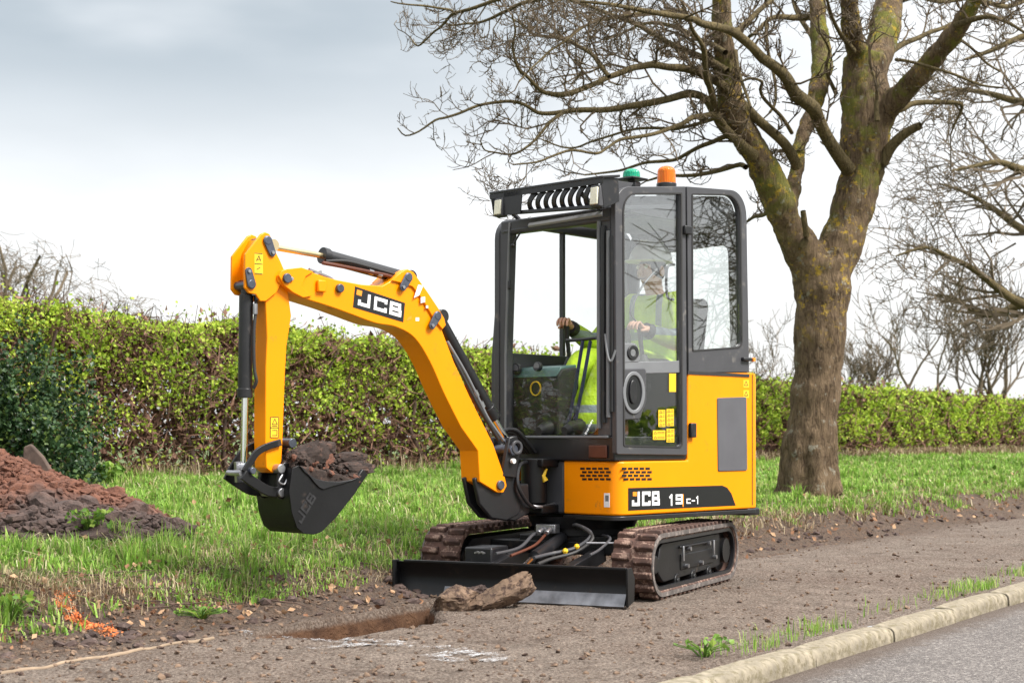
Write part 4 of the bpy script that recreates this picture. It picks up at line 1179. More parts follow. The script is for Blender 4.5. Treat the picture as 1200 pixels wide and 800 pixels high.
MID = [   # branches of 5 to 16 px: (points, near-end depth, far-end depth, twig vigour)
    ([(1024, 215, 15), (1034, 191, 14), (1043, 174, 13), (1055, 161, 12), (1068, 152, 10), (1079, 147, 9)], 0, -.3, 0),
    ([(994, 198, 17), (985, 186, 15), (969, 161, 14), (959, 140, 15), (954, 128, 16), (942, 118, 15), (931, 109, 15), (922, 92, 13), (909, 79, 12), (893, 68, 11), (882, 56, 10), (868, 44, 10), (856, 36, 10), (838, 31, 9), (822, 28, 8), (811, 22, 7), (785, 18, 7), (762, 14, 6), (735, 9, 5), (712, 5, 4), (680, 2, 3)], -.1, -3.2, 1),
    ([(934, 196, 12), (929, 184, 12), (922, 172, 11), (912, 161, 11), (890, 142, 11), (872, 124, 11), (856, 109, 11), (845, 99, 10), (830, 90, 10), (815, 84, 9), (800, 80, 9), (784, 79, 8), (765, 76, 8), (752, 78, 7), (740, 80, 7), (726, 86, 6.5), (712, 91, 6), (698, 98, 6), (685, 103, 6), (670, 109, 6), (657, 111, 6), (640, 109, 5), (629, 102, 4.5), (618, 90, 4), (607, 80, 3.5), (601, 55, 3), (604, 36, 2.5), (600, 18, 2)], -.3, -2.4, 1),
    ([(884, 183, 13), (879, 178, 12), (864, 165, 11), (853, 155, 11), (845, 146, 11), (836, 130, 10), (830, 120, 9), (822, 113, 9), (806, 110, 9), (784, 116, 8), (760, 121, 8), (740, 124, 7), (724, 127, 7), (707, 129, 6.5), (679, 129, 6), (662, 131, 5.5), (646, 133, 5), (630, 132, 4.5), (615, 123, 4), (600, 119, 4), (582, 120, 3.5), (560, 124, 3.2), (538, 133, 3), (522, 138, 2.7), (510, 141, 2.5), (491, 154, 2), (475, 159, 1.8), (466, 150, 1.3)], -.6, -1.6, 1),
    ([(861, 162, 7), (850, 160, 6), (836, 166, 5.5), (820, 172, 5), (805, 180, 4.5), (792, 187, 4), (776, 189, 4), (762, 190, 3.6), (751, 192, 3.3), (730, 199, 3), (712, 202, 2.6), (685, 205, 2)], -.6, .4, .6),
    ([(848, 146, 8), (836, 135, 6.5), (824, 136, 6), (811, 138, 6), (800, 145, 5.5), (789, 149, 5), (776, 154, 4.6), (762, 158, 4.2), (744, 161, 4), (726, 164, 3.6), (712, 173, 3.2), (699, 180, 3), (671, 176, 3), (650, 182, 2.6), (629, 190, 2.2), (601, 193, 1.7)], -.8, -2.8, .8),
    ([(840, 138, 5), (815, 146, 4), (789, 151, 4), (765, 150, 3.4), (740, 152, 3), (716, 159, 2.7), (693, 166, 2.6), (675, 173, 2.3), (657, 172, 2), (634, 163, 1.6)], -.9, .6, .8),
    ([(874, 196, 6.5), (867, 193, 5.5), (850, 198, 5), (834, 202, 5), (817, 205, 4.4), (800, 206, 4), (780, 206, 3.2), (758, 212, 2.4)], -.7, .3, .5),
    ([(900, 248, 6), (894, 252, 5), (884, 254, 4), (875, 260, 3), (866, 266, 2.2)], -.3, .6, .4),
    ([(665, 130, 4), (654, 136, 4), (642, 146, 3.6), (634, 156, 3.4), (626, 165, 3), (615, 174, 2.8), (604, 180, 2.4), (592, 181, 2), (582, 179, 2), (568, 176, 1.8), (563, 165, 1.5)], -1.9, -2.6, .9),
    ([(714, 90, 5.5), (704, 78, 5), (696, 66, 5), (688, 60, 4.6), (679, 55, 4.6), (668, 49, 4.2), (657, 45, 4), (640, 43, 3.5), (626, 41, 3), (618, 34, 2.6), (610, 28, 2.3), (600, 22, 2)], -1.9, -1.0, 1),
    ([(800, 12, 5), (775, 15, 4.4), (751, 16, 4), (735, 18, 3.8), (721, 21, 3.6), (706, 23, 3.4), (693, 27, 3.2), (682, 33, 3), (671, 41, 2.8), (658, 51, 2.8), (644, 60, 2.6), (634, 70, 2.4), (623, 80, 2), (608, 96, 1.8)], -1.5, -3.4, .9),
    ([(852, 84, 9), (843, 78, 8), (836, 74, 8), (826, 69, 7.6), (817, 65, 7.2), (800, 58, 7), (784, 51, 6.6), (773, 44, 6.2), (762, 38, 6), (751, 31, 5.6), (740, 26, 5.4), (726, 21, 5), (712, 16, 4.6), (695, 9, 4.2), (679, 4, 4), (655, -3, 3.4), (620, -8, 2.6)], -1.0, -.2, 1),
    ([(850, 62, 7), (836, 53, 6), (820, 47, 5.5), (803, 37, 5), (784, 30, 4.6), (765, 27, 4), (748, 30, 3.3), (728, 40, 2.8), (708, 47, 2.2)], -1.1, .4, .8),
    ([(838, 128, 8), (836, 118, 7.5), (832, 104, 7), (828, 91, 7), (826, 76, 6.6), (825, 60, 6), (820, 48, 5), (812, 36, 4.4), (806, 20, 4), (798, 0, 3)], -.9, -1.9, .6),
    ([(660, -8, 5), (640, -2, 4.4), (612, 4, 4.4), (598, 11, 4.2), (587, 16, 4), (575, 22, 3.4), (560, 27, 3), (545, 28, 2.6), (530, 30, 2.2), (520, 26, 1.8)], -2.2, -1.4, 1),
    ([(600, -6, 5), (582, 0, 4.6), (568, 5, 4.4), (554, 10, 4.2), (543, 13, 4), (532, 16, 3.8), (526, 21, 3.2), (521, 27, 3), (515, 33, 2.6), (508, 38, 2.4), (499, 47, 2.2), (490, 54, 2), (484, 49, 1.7), (481, 44, 1.4)], -2.4, -1.8, .7),
    ([(532, 16, 3.4), (528, 12, 3), (515, 10, 2.6), (497, 7, 2.4), (482, 6, 2), (466, 4, 1.7), (458, 2, 1.2)], -2.0, -2.6, .9),
    ([(1040, 134, 8), (1050, 130, 7.5), (1059, 127, 7), (1068, 122, 6.5), (1080, 120, 6), (1092, 120, 5.6), (1110, 120, 5), (1126, 122, 4.6), (1126, 131, 3.6), (1119, 145, 2.8), (1114, 158, 2)], .2, .6, .3),
    ([(1046, 60, 7), (1060, 51, 6), (1075, 45, 5.4), (1090, 38, 5), (1105, 33, 4.4), (1120, 25, 3.4)], .4, 1.0, .5),
    ([(1120, 30, 9), (1140, 23, 7), (1160, 20, 5), (1180, 26, 4), (1200, 38, 3)], -1.0, -1.8, .8),
    ([(1140, 0, 8), (1160, 4, 6), (1180, 8, 5), (1200, 2, 4)], -1.2, -.2, .8),
    ([(1028, 142, 6), (1027, 120, 5), (1028, 100, 4.6), (1022, 84, 4)], -.55, -.5, .1),
    ([(1100, 48, 5), (1120, 45, 3.6), (1138, 56, 3), (1156, 74, 2.6), (1172, 84, 2)], -.8, .2, .6),
    ([(1050, 70, 4), (1064, 72, 3.4), (1088, 78, 3.2), (1120, 88, 3), (1150, 100, 2.6), (1175, 103, 2)], -.4, -1.4, .6),
    ([(962, 62, 8), (950, 40, 6), (938, 22, 5), (930, 4, 4), (925, -20, 3)], .8, 1.6, .9),
    ([(860, 40, 8), (876, 26, 7), (890, 12, 6), (905, 0, 5), (920, -14, 4)], -.9, .6, .8),
    ([(955, 20, 8), (930, 21, 7), (912, 20, 6), (900, 24, 5), (886, 38, 4.4), (878, 43, 4)], .9, .2, .5),
    ([(898, 25, 4), (898, 42, 4), (900, 60, 3.8), (906, 84, 3.6), (909, 105, 3.4), (908, 122, 3.2), (902, 132, 3)], .3, -.2, .3),
    ([(862, 60, 5), (864, 76, 4.4), (868, 92, 4), (873, 106, 3.6), (880, 126, 3)], -.9, -1.6, .3),
    ([(928, 156, 4.5), (922, 146, 4.4), (915, 136, 4.2), (905, 126, 4), (894, 114, 3.8), (891, 104, 3.6), (893, 96, 3.4), (880, 92, 3), (868, 96, 2.4)], -.4, -1.4, .3),
    ([(940, 290, 9), (945, 276, 8), (943, 262, 7), (941, 247, 6)], -.35, -.5, 0),
    ([(1000, 60, 7), (985, 40, 5), (975, 20, 4), (968, -5, 3)], -.2, -1.4, .8),
    ([(980, 110, 5), (968, 82, 4), (972, 60, 3), (962, 40, 2.4)], .2, -.6, .4),
    ([(1056, 0, 8), (1075, -4, 6), (1100, 2, 5), (1124, 0, 4)], 1.0, 2.0, .6),
]
tmb = MB()
for pts, a_, b_ in THICK:
    P, R = smooth_line(*limb(pts, a_, b_), 3)
    R = R * (1 + .05 * np.sin(np.arange(len(R)) * 1.9))
    tmb.tube([tuple(p + TI) for p in P], list(R), 16)
for k in range(7):                                     # root flare
    a_ = k * .9 + .3; b0 = tp(949, 572)
    tmb.tube([tuple(b0 + TI + np.array([math.cos(a_) * .18, math.sin(a_) * .18, .55])), tuple(b0 + TI + np.array([math.cos(a_) * .22, math.sin(a_) * .22, .12])), tuple(b0 + TI + np.array([math.cos(a_) * .29, math.sin(a_) * .29, -.08]))], [.10, .10, .08], 10)
trunk = tmb.build('trunk', M_BARK, tree, WM[tree.name], smooth=0)
rm = trunk.modifiers.new('remesh', 'REMESH'); rm.mode = 'VOXEL'; rm.voxel_size = .032; rm.use_smooth_shade = True
sm = trunk.modifiers.new('smooth', 'SMOOTH'); sm.factor = .6; sm.iterations = 5
tx = bpy.data.textures.new('bark_relief', 'CLOUDS'); tx.noise_scale = .12; tx.noise_depth = 3
dp = trunk.modifiers.new('relief', 'DISPLACE'); dp.texture = tx; dp.strength = .045; dp.mid_level = .5
lines, tw = [], []
def sprig(p, d, L, r, lev):
    """A crooked ash twig with upturned ends."""
    seg = 4 if L > .25 else 3
    pts = [p]; q = p.copy(); dd = d / np.linalg.norm(d)
    for i in range(seg):
        dd = dd + rng.normal(0, .36, 3) + np.array([0, 0, .10 + .14 * (lev < 2)]); dd /= np.linalg.norm(dd)
        q = q + dd * L / seg; pts.append(q.copy())
    if 600 + FPX * q[0] / q[1] < 464: return                  # the crown ends here
    rr = np.linspace(r, r * .55, seg + 1)
    tw.append((np.array(pts), rr))
    if lev <= 0: return
    n = {3: 7, 2: 5, 1: 3}[lev]
    for k_ in range(rng.integers(max(2, n - 2), n + 2)):
        f = rng.uniform(.2, 1) * seg; i = min(int(f), seg - 1)
        b_ = pts[i] * (1 - f + i) + pts[i + 1] * (f - i)
        base = pts[i + 1] - pts[i]; base /= np.linalg.norm(base)
        s_ = rng.normal(size=3); s_ -= base * s_.dot(base); s_ /= np.linalg.norm(s_)
        sprig(b_, base * .75 + s_ * .85, L * rng.uniform(.38, .62), max(r * .62, .0036), lev - 1)
for pts, a_, b_, vig in MID:
    P, R = smooth_line(*limb(pts, a_, b_), 3)
    R = R * 1.06
    lines.append((P + TI, R))
    if vig <= 0: continue
    n = len(P)
    seglen = np.linalg.norm(np.diff(P, axis=0), axis=1); cum = np.concatenate([[0], np.cumsum(seglen)])
    t = .15 + rng.uniform(0, .1)
    while t < cum[-1]:
        i = min(np.searchsorted(cum, t) - 1, n - 2)
        f = (t - cum[i]) / seglen[i]
        p_ = P[i] * (1 - f) + P[i + 1] * f
        base = (P[i + 1] - P[i]) / seglen[i]
        s_ = rng.normal(size=3); s_ -= base * s_.dot(base); s_ /= np.linalg.norm(s_)
        rr = R[i]
        lev = 3 if rr < .055 and rng.uniform() < .30 else 2
        sprig(p_, base * .7 + s_ + np.array([0, 0, .15]), rng.uniform(.25, .75) * (1.2 if lev == 3 else .62), min(max(rr * .5, .006), .014), lev)
        t += rng.uniform(.10, .28) / vig
    sprig(P[-1], P[-1] - P[-2], rng.uniform(.3, .6), max(R[-1] * .9, .006), 2)
V, F = zip(*[tubes([l], 8) for l in lines])
off = np.cumsum([0] + [len(v) for v in V[:-1]])
raw_mesh('branches', np.concatenate(V), np.concatenate([f + o_ for f, o_ in zip(F, off)]), M_LIMB, tree, smooth=True, fr=WM[tree.name])
V, F = tubes([(p + TI, r) for p, r in tw], 3)
print('ash twigs', len(tw))
tag(raw_mesh('twigs', V, F, M_TWIG, tree, fr=WM[tree.name]), kind='stuff')

# --- other trees
def at_px(px, z):
    return (px - 600) / FPX * z, z
x_, y_ = at_px(45, 44); bare_tree('oak_tree', x_, y_, 9.6, .15, "bare spreading oak behind the hedge, second tree from the left edge of the photo", stems=1, clear=.25, dome=(3.3, 6.3), depth=4, kids=(4, 5), spread=.85, up=.05, first=7, group=None, rmin=.010, lf=.33, curl=.30)
x_, y_ = at_px(-25, 47); bare_tree('oak_tree', x_, y_, 9.6, .17, "bare oak half cut off by the left edge, its crown joining its neighbour's", stems=1, clear=.25, dome=(3.3, 6.3), depth=4, kids=(4, 5), spread=.85, up=.05, first=7, rmin=.010, lf=.33, curl=.30)
x_, y_ = at_px(112, 46); bare_tree('oak_tree', x_, y_, 7.2, .10, "lowest bare oak behind the hedge, rightmost of the trees on the left", stems=1, clear=.22, dome=(2.9, 5.3), depth=4, kids=(4, 5), spread=.85, up=.03, first=6, rmin=.010, lf=.33, curl=.30)
x_, y_ = at_px(1013, 60); bare_tree('young_tree', x_, y_, 4.6, .07, "small many-stemmed bare tree behind the hedge just right of the big trunk", stems=5, clear=.22, depth=3, kids=(3, 4), spread=.5, up=.2, rmin=.016)
x_, y_ = at_px(1088, 55); bare_tree('young_tree', x_, y_, 5.6, .09, "slim bare tree with two upright stems behind the hedge", stems=2, clear=.4, depth=3, kids=(4, 5), spread=.55, up=.15, rmin=.015)
x_, y_ = at_px(1152, 56); bare_tree('young_tree', x_, y_, 6.2, .11, "wide bare tree of many upright stems behind the hedge at the right edge", stems=6, clear=.25, depth=3, kids=(3, 4), spread=.5, up=.2, rmin=.015)
x_, y_ = at_px(886, 62); bare_tree('young_tree', x_, y_, 5.2, .07, "faint bare sapling behind the hedge between the cab and the big trunk", stems=3, clear=.25, depth=3, kids=(3, 4), spread=.6, up=.12, rmin=.014)
# roadside tree whose limbs reach in from the right
x_, y_ = at_px(1330, 27)
big = empty('roadside_tree', Matrix.Translation((x_, y_, .3)))
tag(big, "bare tree beyond the frame whose drooping branches reach in from the right edge", "tree")
main = []
base = np.array([0, 0, -.2]); top = np.array([.1, 0, 3.2])
main.append((np.array([base, (base + top) / 2, top]), np.array([.42, .34, .3]), 9))
main.append((np.array([top, top + [.2, .2, 1.8], top + [-.1, .4, 3.8], top + [0, 0, 6.0]]), np.array([.28, .2, .15, .08]), 9))
def big_limb(P, R):
    P = np.array(P, float); R = np.array(R, float)
    P, R = smooth_line(P, R, 4)
    main.append((P, R, 8))
    n = len(P)
    for i in range(3, n):
        for q_ in range(rng.integers(1, 3)):
            b_ = P[i] - P[i - 1]; b_ /= np.linalg.norm(b_)
            s_ = rng.normal(size=3); s_ -= b_ * s_.dot(b_); s_ /= np.linalg.norm(s_)
            grow(main, P[i] + rng.normal(0, .02, 3), b_ * .7 + s_ * .8 + np.array([-.25, 0, -.05]), rng.uniform(.8, 1.5) * (1.2 - .5 * i / n), max(R[i] * .45, .010), 3, .65, .05, (2, 3), 4, .008, .25)
def bp_(px, py, dz=0):
    z = y_ + dz
    return ((px - 600) / FPX * z - x_, dz, CAM_H + (HOR - py) / FPX * z - .3)
big_limb([bp_(1328, 400), bp_(1260, 380), bp_(1200, 357, -.6), bp_(1175, 342, -.8), bp_(1140, 315, -1), bp_(1110, 300, -1.2), bp_(1085, 290, -1.4), bp_(1050, 300, -1.5)], [.18, .12, .09, .07, .055, .04, .03, .015])
big_limb([bp_(1230, 350), bp_(1200, 356, .3), bp_(1165, 368, .5), bp_(1142, 365, .6), bp_(1120, 350, .8), bp_(1095, 345, 1.0)], [.09, .075, .06, .05, .03, .015])
big_limb([bp_(1328, 330), bp_(1250, 290), bp_(1200, 270, 1), bp_(1165, 245, 1.4), bp_(1130, 225, 1.5), bp_(1100, 215, 1.6)], [.16, .11, .08, .05, .035, .015])
big_limb([bp_(1328, 230), bp_(1260, 215), bp_(1200, 200, -1), bp_(1170, 190, -1.3), bp_(1140, 195, -1.5), bp_(1115, 200, -1.8)], [.15, .11, .08, .05, .03, .015])
big_limb([bp_(1335, 120), bp_(1270, 120), bp_(1200, 120, .5), bp_(1160, 110, .8), bp_(1120, 105, 1), bp_(1090, 110, 1.2)], [.15, .10, .07, .05, .03, .015])
big_limb([bp_(1335, 60), bp_(1270, 40), bp_(1210, 40, -.5), bp_(1160, 60, -.8), bp_(1130, 70, -1)], [.13, .10, .06, .04, .02])
th_ = [(p, r) for p, r, d_ in main if d_ >= 8]
V, F = zip(*[tubes([l], 8) for l in th_]); off = np.cumsum([0] + [len(v) for v in V[:-1]])
raw_mesh('trunk', np.concatenate(V), np.concatenate([f + o_ for f, o_ in zip(F, off)]), M_LIMB, big, smooth=True, fr=WM[big.name])
V, F = tubes([(p, r) for p, r, d_ in main if d_ < 8 and (p[-1][2] + .3 - CAM_H) / (p[-1][1] + y_) > (HOR - 388 - rng.uniform(-12, 12)) / FPX and rng.uniform() < .6], 3); print('roadside twigs', len(main))
tag(raw_mesh('crown', V, F, M_FBARK, big, fr=WM[big.name]), kind='stuff')
# a tree across the road, seen mirrored in the cab's side glass
bare_tree('roadside_tree', 22.5, 17.0, 10.5, .26, "bare tree across the road, seen only as branches mirrored in the cab's side glass", stems=1, clear=.37, depth=4, kids=(4, 5), spread=.8, up=.02, first=9, mat=M_TWIG, rmin=.012, zb=0)
# hedge across the road
h2 = 14000; s2 = rng.uniform(-5, 60, h2); z2 = rng.uniform(0, 1.3, h2); u2 = -6 - rng.exponential(.15, h2); x2, y2 = XY(u2, s2)
hh2 = empty('hedge', Matrix.Translation((*XY(-6.3, 20), 0))); tag(hh2, "low dark hedge on the far side of the road, seen only in the cab glass", "hedge")
V, F = leaf_quads(np.column_stack([x2, y2, z2]), rng.uniform(.12, .22, h2), None, .8)
tag(raw_mesh('foliage', V + np.array(WM[hh2.name].inverted())[:3, 3], F, M_HEDGE, hh2, fr=WM[hh2.name]), kind='stuff')
# ------------------------------------------------------------------ the mini excavator
FU = frame(.42, 9.16, 0, 44)          # upper works
FT = frame(.42, 9.16, 0, 25)          # undercarriage
FB = frame(-.06, 8.75, 0, 48)         # boom, dipper and bucket, swung a little further
digger = empty('mini_excavator', FU)
tag(digger, "yellow and black mini excavator on rubber tracks working beside the verge", "mini excavator")
SY = .49                               # half width of the house
def S(px, py, y=SY): return ray(FU, px, py, y=y)
def Fr(px, py, x=.27): return ray(FU, px, py, x=x)
def B(px, py, y=.0875): return ray(FB, px, py, y=y)

# --- strokes for lettering: (polyline list, advance)
GLY = {
    'J': [[(.84, .87), (.84, .13), (.12, .13), (.12, .30)]],
    'C': [[(.93, .76), (.93, .87), (.12, .87), (.12, .13), (.93, .13), (.93, .24)]],
    'B': [[(.12, .13), (.12, .87)], [(.12, .87), (.78, .87), (.80, .62)], [(.12, .50), (.76, .50)], [(.86, .38), (.86, .13), (.12, .13)]],
    '1': [[(.20, .72), (.50, .90), (.50, 0)]],
    '9': [[(.84, .50), (.16, .50), (.16, .88), (.84, .88), (.84, .12), (.16, .12)]],
    'c': [[(.9, .60), (.15, .60), (.15, .1), (.9, .1)]],
    '-': [[(.1, .38), (.9, .38)]],
    '|': [[(.5, -.05), (.5, 1.0)]],
    '!': [[(.5, .9), (.5, .35)], [(.5, .18), (.5, .02)]],
    '?': [[(.2, .9), (.8, .9), (.8, .5), (.2, .5), (.2, .1), (.8, .1)]],
}
def lettering(mb, text, o, u, v, nrm, wd, sw, gap=.14, t=.0012):
    """Flat letters: o lower-left corner, u/v vectors of one letter width and height, nrm outward."""
    o, u, v, nrm = Vector(o), Vector(u), Vector(v), Vector(nrm).normalized()
    k = 0; x = 0.0
    for ch in text:
        w = wd.get(ch, 1.0)
        for pl in GLY.get(ch, []):
            for a, b in zip(pl[:-1], pl[1:]):
                pa = o + u * (x + a[0] * w) + v * a[1]; pb = o + u * (x + b[0] * w) + v * b[1]
                d = (pb - pa).normalized(); h = sw * v.length / 2
                sd = d.cross(nrm).normalized() * h
                e = d * h * (1 if True else 0)
                pa2, pb2 = pa - e, pb + e
                k += 1; tt = nrm * (t + .00025 * (k % 4))
                q = [pa2 - sd, pb2 - sd, pb2 + sd, pa2 + sd]
                mb.add([tuple(p) for p in q] + [tuple(p + tt) for p in q],
                       [(0, 1, 2, 3), (4, 7, 6, 5), (0, 4, 5, 1), (1, 5, 6, 2), (2, 6, 7, 3), (3, 7, 4, 0)])
        x += w + gap

def letters(text, o, u, v, nrm, wd, sw, gap, mat, parent, fr, t=.0012):
    x = 0.0
    for ch in text:
        q = MB(); lettering(q, ch, Vector(o) + Vector(u) * x, u, v, nrm, wd, sw, gap, t)
        q.build('hyphen' if ch == '-' else 'letter', mat, parent, fr, smooth=0)
        x += wd.get(ch, 1.0) + gap

def quad_sheet(p, nrm, t=.0015):
    p = [Vector(q) for q in p]; n_ = Vector(nrm).normalized() * t
    m = MB(); m.add([tuple(q) for q in p] + [tuple(q + n_) for q in p], [tuple(range(len(p))), tuple(range(2 * len(p) - 1, len(p) - 1, -1))] + [(i, (i + 1) % len(p), (i + 1) % len(p) + len(p), i + len(p)) for i in range(len(p))])
    return m

# ---------------------------------------------------------------- undercarriage
def track_path(R=.19, xf=.50, xr=-.72, n=14):
    pts = []
    for i in range(n + 1):
        a = -PI / 2 + PI * i / n; pts.append((xf + R * math.cos(a), .19 + R * math.sin(a)))
    for i in range(n + 1):
        a = PI / 2 + PI * i / n; pts.append((xr + R * math.cos(a), .19 + R * math.sin(a)))
    return pts
def resample(loop, m):
    P = [Vector(p) for p in loop]; P.append(P[0])
    L = [0]
    for a, b in zip(P[:-1], P[1:]): L.append(L[-1] + (b - a).length)
    out = []
    for i in range(m):
        t = L[-1] * i / m
        j = max(k for k in range(len(L)) if L[k] <= t + 1e-9)
        j = min(j, len(P) - 2)
        f = (t - L[j]) / max(L[j + 1] - L[j], 1e-9)
        out.append((P[j].lerp(P[j + 1], f), (P[j + 1] - P[j]).normalized()))
    return out
lug0 = None
for side, yc in ((1, .55), (-1, -.60)):
    tr = MB()
    path = track_path(.168)
    inner = track_path(.138)
    tr.ring(path, inner, yc - .115, yc + .115)
    belt = tr.build('track', M_BELTT, digger, FT, bevel=.006)
    # pale worn rim of the belt
    rim = MB(); rim.ring(track_path(.171), track_path(.148), yc + side * .113, yc + side * .121)
    rim.build('belt_rim', M_SIDEW, belt, FT)
    for i, (p, d) in enumerate(resample(track_path(.168), 46)):
        if lug0 is None:
            lm = MB()
            # one grouser bar: two staggered blocks with sloping flanks
            for y0, y1, dx in ((-.116, -.012, -.011), (.012, .116, .011)):
                V_ = []
                for z_, s_ in ((-.004, 1.0), (.021, .62)):
                    for yy in (y0, y1):
                        V_ += [(dx - .024 * s_, yy * (1 if s_ == 1 else .97), z_), (dx + .024 * s_, yy * (1 if s_ == 1 else .97), z_)]
                lm.add(V_, [(0, 1, 3, 2), (4, 6, 7, 5), (0, 4, 5, 1), (2, 3, 7, 6), (0, 2, 6, 4), (1, 5, 7, 3)])
        X = Vector((d[0], 0, d[1])); Z = Vector((d[1], 0, -d[0])); Y = Z.cross(X)
        fr = FT @ Matrix.Translation((p[0], yc, p[1])) @ Matrix((X, Y, Z)).transposed().to_4x4()
        if lug0 is None:
            lug0 = lm.build('tread_lug', M_BELTT, belt, fr, bevel=.004, seg=1)
        else:
            copy_of(lug0, belt, fr)
    ln = MB(); ln.ring(track_path(.147), track_path(.118), yc + side * .085, yc + side * .108); ln.build('guide_skirt', M_BLACK, belt, FT)
    # frame, rollers, sprocket, idler seen inside the loop
    fm = MB()
    prof = rloop([(-.64, .30), (-.66, .10), (.38, .085), (.48, .15), (.42, .30)], [.04, .05, .05, .04, .05], 4)
    fm.prism(prof, yc - .07, yc + side * .078 if side > 0 else yc + .07)
    fm.box((-.20, yc + .080 * side, .262), (.66, .03, .014)); fm.box((-.20, yc + .074 * side, .175), (.60, .02, .09))
    fr_o = fm.build('track_frame', M_BLACKS, belt, FT, bevel=.006)
    sp_ = MB(); sp_.cyl((-.72, yc - .05, .19), (-.72, yc + .05, .19), .125, 24)
    for k in range(14):
        a = 2 * PI * k / 14; sp_.box((-.72 + .132 * math.cos(a), yc, .19 + .132 * math.sin(a)), (.03, .04, .025), Matrix.Rotation(-a, 3, 'Y'))
    sp_.cyl((-.72, yc - .08, .19), (-.72, yc + .095, .19), .075, 20)
    sp_.build('sprocket', M_BLACKS, belt, FT)
    idl = MB(); idl.cyl((.50, yc - .045, .19), (.50, yc + .045, .19), .130, 28); idl.cyl((.50, yc - .07, .19), (.50, yc + .08, .19), .05, 16)
    idl.build('idler_wheel', M_BLACKS, belt, FT, bevel=.006)
    for xx in (-.42, -.13, .16):
        r_ = MB(); r_.cyl((xx, yc - .085, .075), (xx, yc + .085, .075), .042, 18); r_.cyl((xx, yc - .093, .075), (xx, yc + .093, .075), .020, 12)
        r_.build('roller', M_BLACKS, belt, FT, bevel=.004)
    for xx, zz in ((-.50, .165), (-.24, .150), (.02, .150), (-.38, .255), (-.02, .245)):
        b_ = MB(); b_.cyl((xx, yc + .078 * side, zz), (xx, yc + (.105) * side, zz), .013, 8)
        b_.build('bolt', M_STEEL, belt, FT)
    for xx in (-.46, .10):
        b_ = MB(); b_.box((xx, yc + .098 * side, .225), (.018, .012, .085)); b_.build('bracket', M_STEEL, belt, FT, bevel=.003)

cf = MB()
cf.box((-.08, -.02, .265), (.66, .56, .11)); cf.box((.22, -.02, .25), (.10, .92, .075)); cf.box((-.42, -.02, .25), (.10, .92, .075))
cf.cyl((0, -.02, .31), (0, -.02, .37), .27, 32)
cf.build('chassis', M_BLACKS, digger, FT, bevel=.008)
sl = MB(); sl.cyl((0, 0, .36), (0, 0, .425), .30, 40, .33)
for k in range(24):
    a = 2 * PI * k / 24; sl.cyl((.285 * math.cos(a), .285 * math.sin(a), .385), (.305 * math.cos(a), .305 * math.sin(a), .40), .012, 6)
sl.build('slew_ring', M_BLACKS, digger, FU)
# dozer blade: a curved mouldboard with its arms and ram
BY0, BY1, BX = -.725, .638, .97
bl = MB()
zz = np.linspace(.012, .200, 9); cx = BX - .055 * np.sin((zz - .012) / .188 * PI) - .02 * (zz / .2)
front = [(float(c), float(z)) for c, z in zip(cx, zz)]; back = [(c - .014, z) for c, z in front[::-1]]
bl.prism(front + back, BY0, BY1)
bl_o = bl.build('dozer_blade', M_BLACKS, digger, FT, bevel=.002)
for yy in (BY0 - .004, BY1 + .004):
    e_ = MB(); e_.prism([(BX + .006, .008), (BX + .010, .207), (BX - .05, .207), (BX - .095, .15), (BX - .085, .03)], yy - .006, yy + .006)
    e_.build('end_plate', M_BLACKS, bl_o, FT, bevel=.002)
ce = MB(); ce.prism([(BX + .004, .006), (BX + .010, .010), (BX - .026, .072), (BX - .034, .066)], BY0 + .30, BY1 - .012)
ce.build('cutting_edge', simple("worn_edge_steel", (.16, .165, .18), .38, metal=.6, var=.4, scale=12), bl_o, FT)
tl_ = MB(); tl_.box((BX - .018, -.02, .203), (.03, 1.30, .012)); tl_.build('top_flange', M_BLACKS, bl_o, FT, bevel=.002)
for yy in (-.55, .48):
    n_ = MB(); n_.box((BX - .046, yy, .175), (.004, .035, .010)); n_.build('slot', M_STEEL, bl_o, FT)
for yy in (-.25, .21):
    ar = MB(); ar.bar((BX - .08, yy, .12), (.24, yy, .22), .055, .085); ar.build('blade_arm', M_BLACK, digger, FT, bevel=.006)
hb = MB(); hb.box((.60, -.34, .20), (.22, .17, .14)); hb.build('tool_box', M_BLACK, digger, FT, bevel=.01)
rc = MB(); rc.cyl((BX - .09, -.02, .15), (.62, -.02, .23), .02, 12); rc.build('ram_rod', M_CHR, digger, FT)
rb = MB(); rb.cyl((.66, -.02, .222), (.28, -.02, .305), .036, 16); rb.build('blade_ram', M_BLACK, digger, FT)
def hose(parent, fr, pts, r=.009, mat=None, n=10, name='hose'):
    P, R = [], []
    pts = [Vector(p) for p in pts]; m = len(pts)
    for i in range(m - 1):
        a, b, c, d = pts[max(i - 1, 0)], pts[i], pts[i + 1], pts[min(i + 2, m - 1)]
        for j in range(5):
            t = j / 5
            P.append(.5 * ((2 * b) + (c - a) * t + (2 * a - 5 * b + 4 * c - d) * t * t + (3 * b - a - 3 * c + d) * t ** 3))
    P.append(pts[-1])
    return MB().tube(P, r, n).build(name, mat or M_RUB, parent, fr)
hose(digger, FT, [(.20, -.02, .36), (.34, .10, .385), (.42, .22, .34), (.50, .16, .27), (.66, .06, .24), (.80, .04, .23)], .010, M_GREY)
hose(digger, FT, [(.20, .02, .35), (.36, .14, .370), (.45, .24, .32), (.54, .18, .25), (.70, .10, .22), (.84, .08, .20)], .010)
hose(digger, FT, [(.30, -.08, .34), (.42, -.06, .33), (.60, -.05, .28), (.84, -.08, .24)], .008, M_RED)
hose(digger, FT, [(.30, -.14, .34), (.46, -.12, .33), (.64, -.12, .27), (.86, -.16, .25)], .009, M_GREY)
hose(digger, FT, [(.30, .24, .33), (.44, .34, .32), (.60, .34, .27), (.74, .34, .25)], .008, M_GREY)
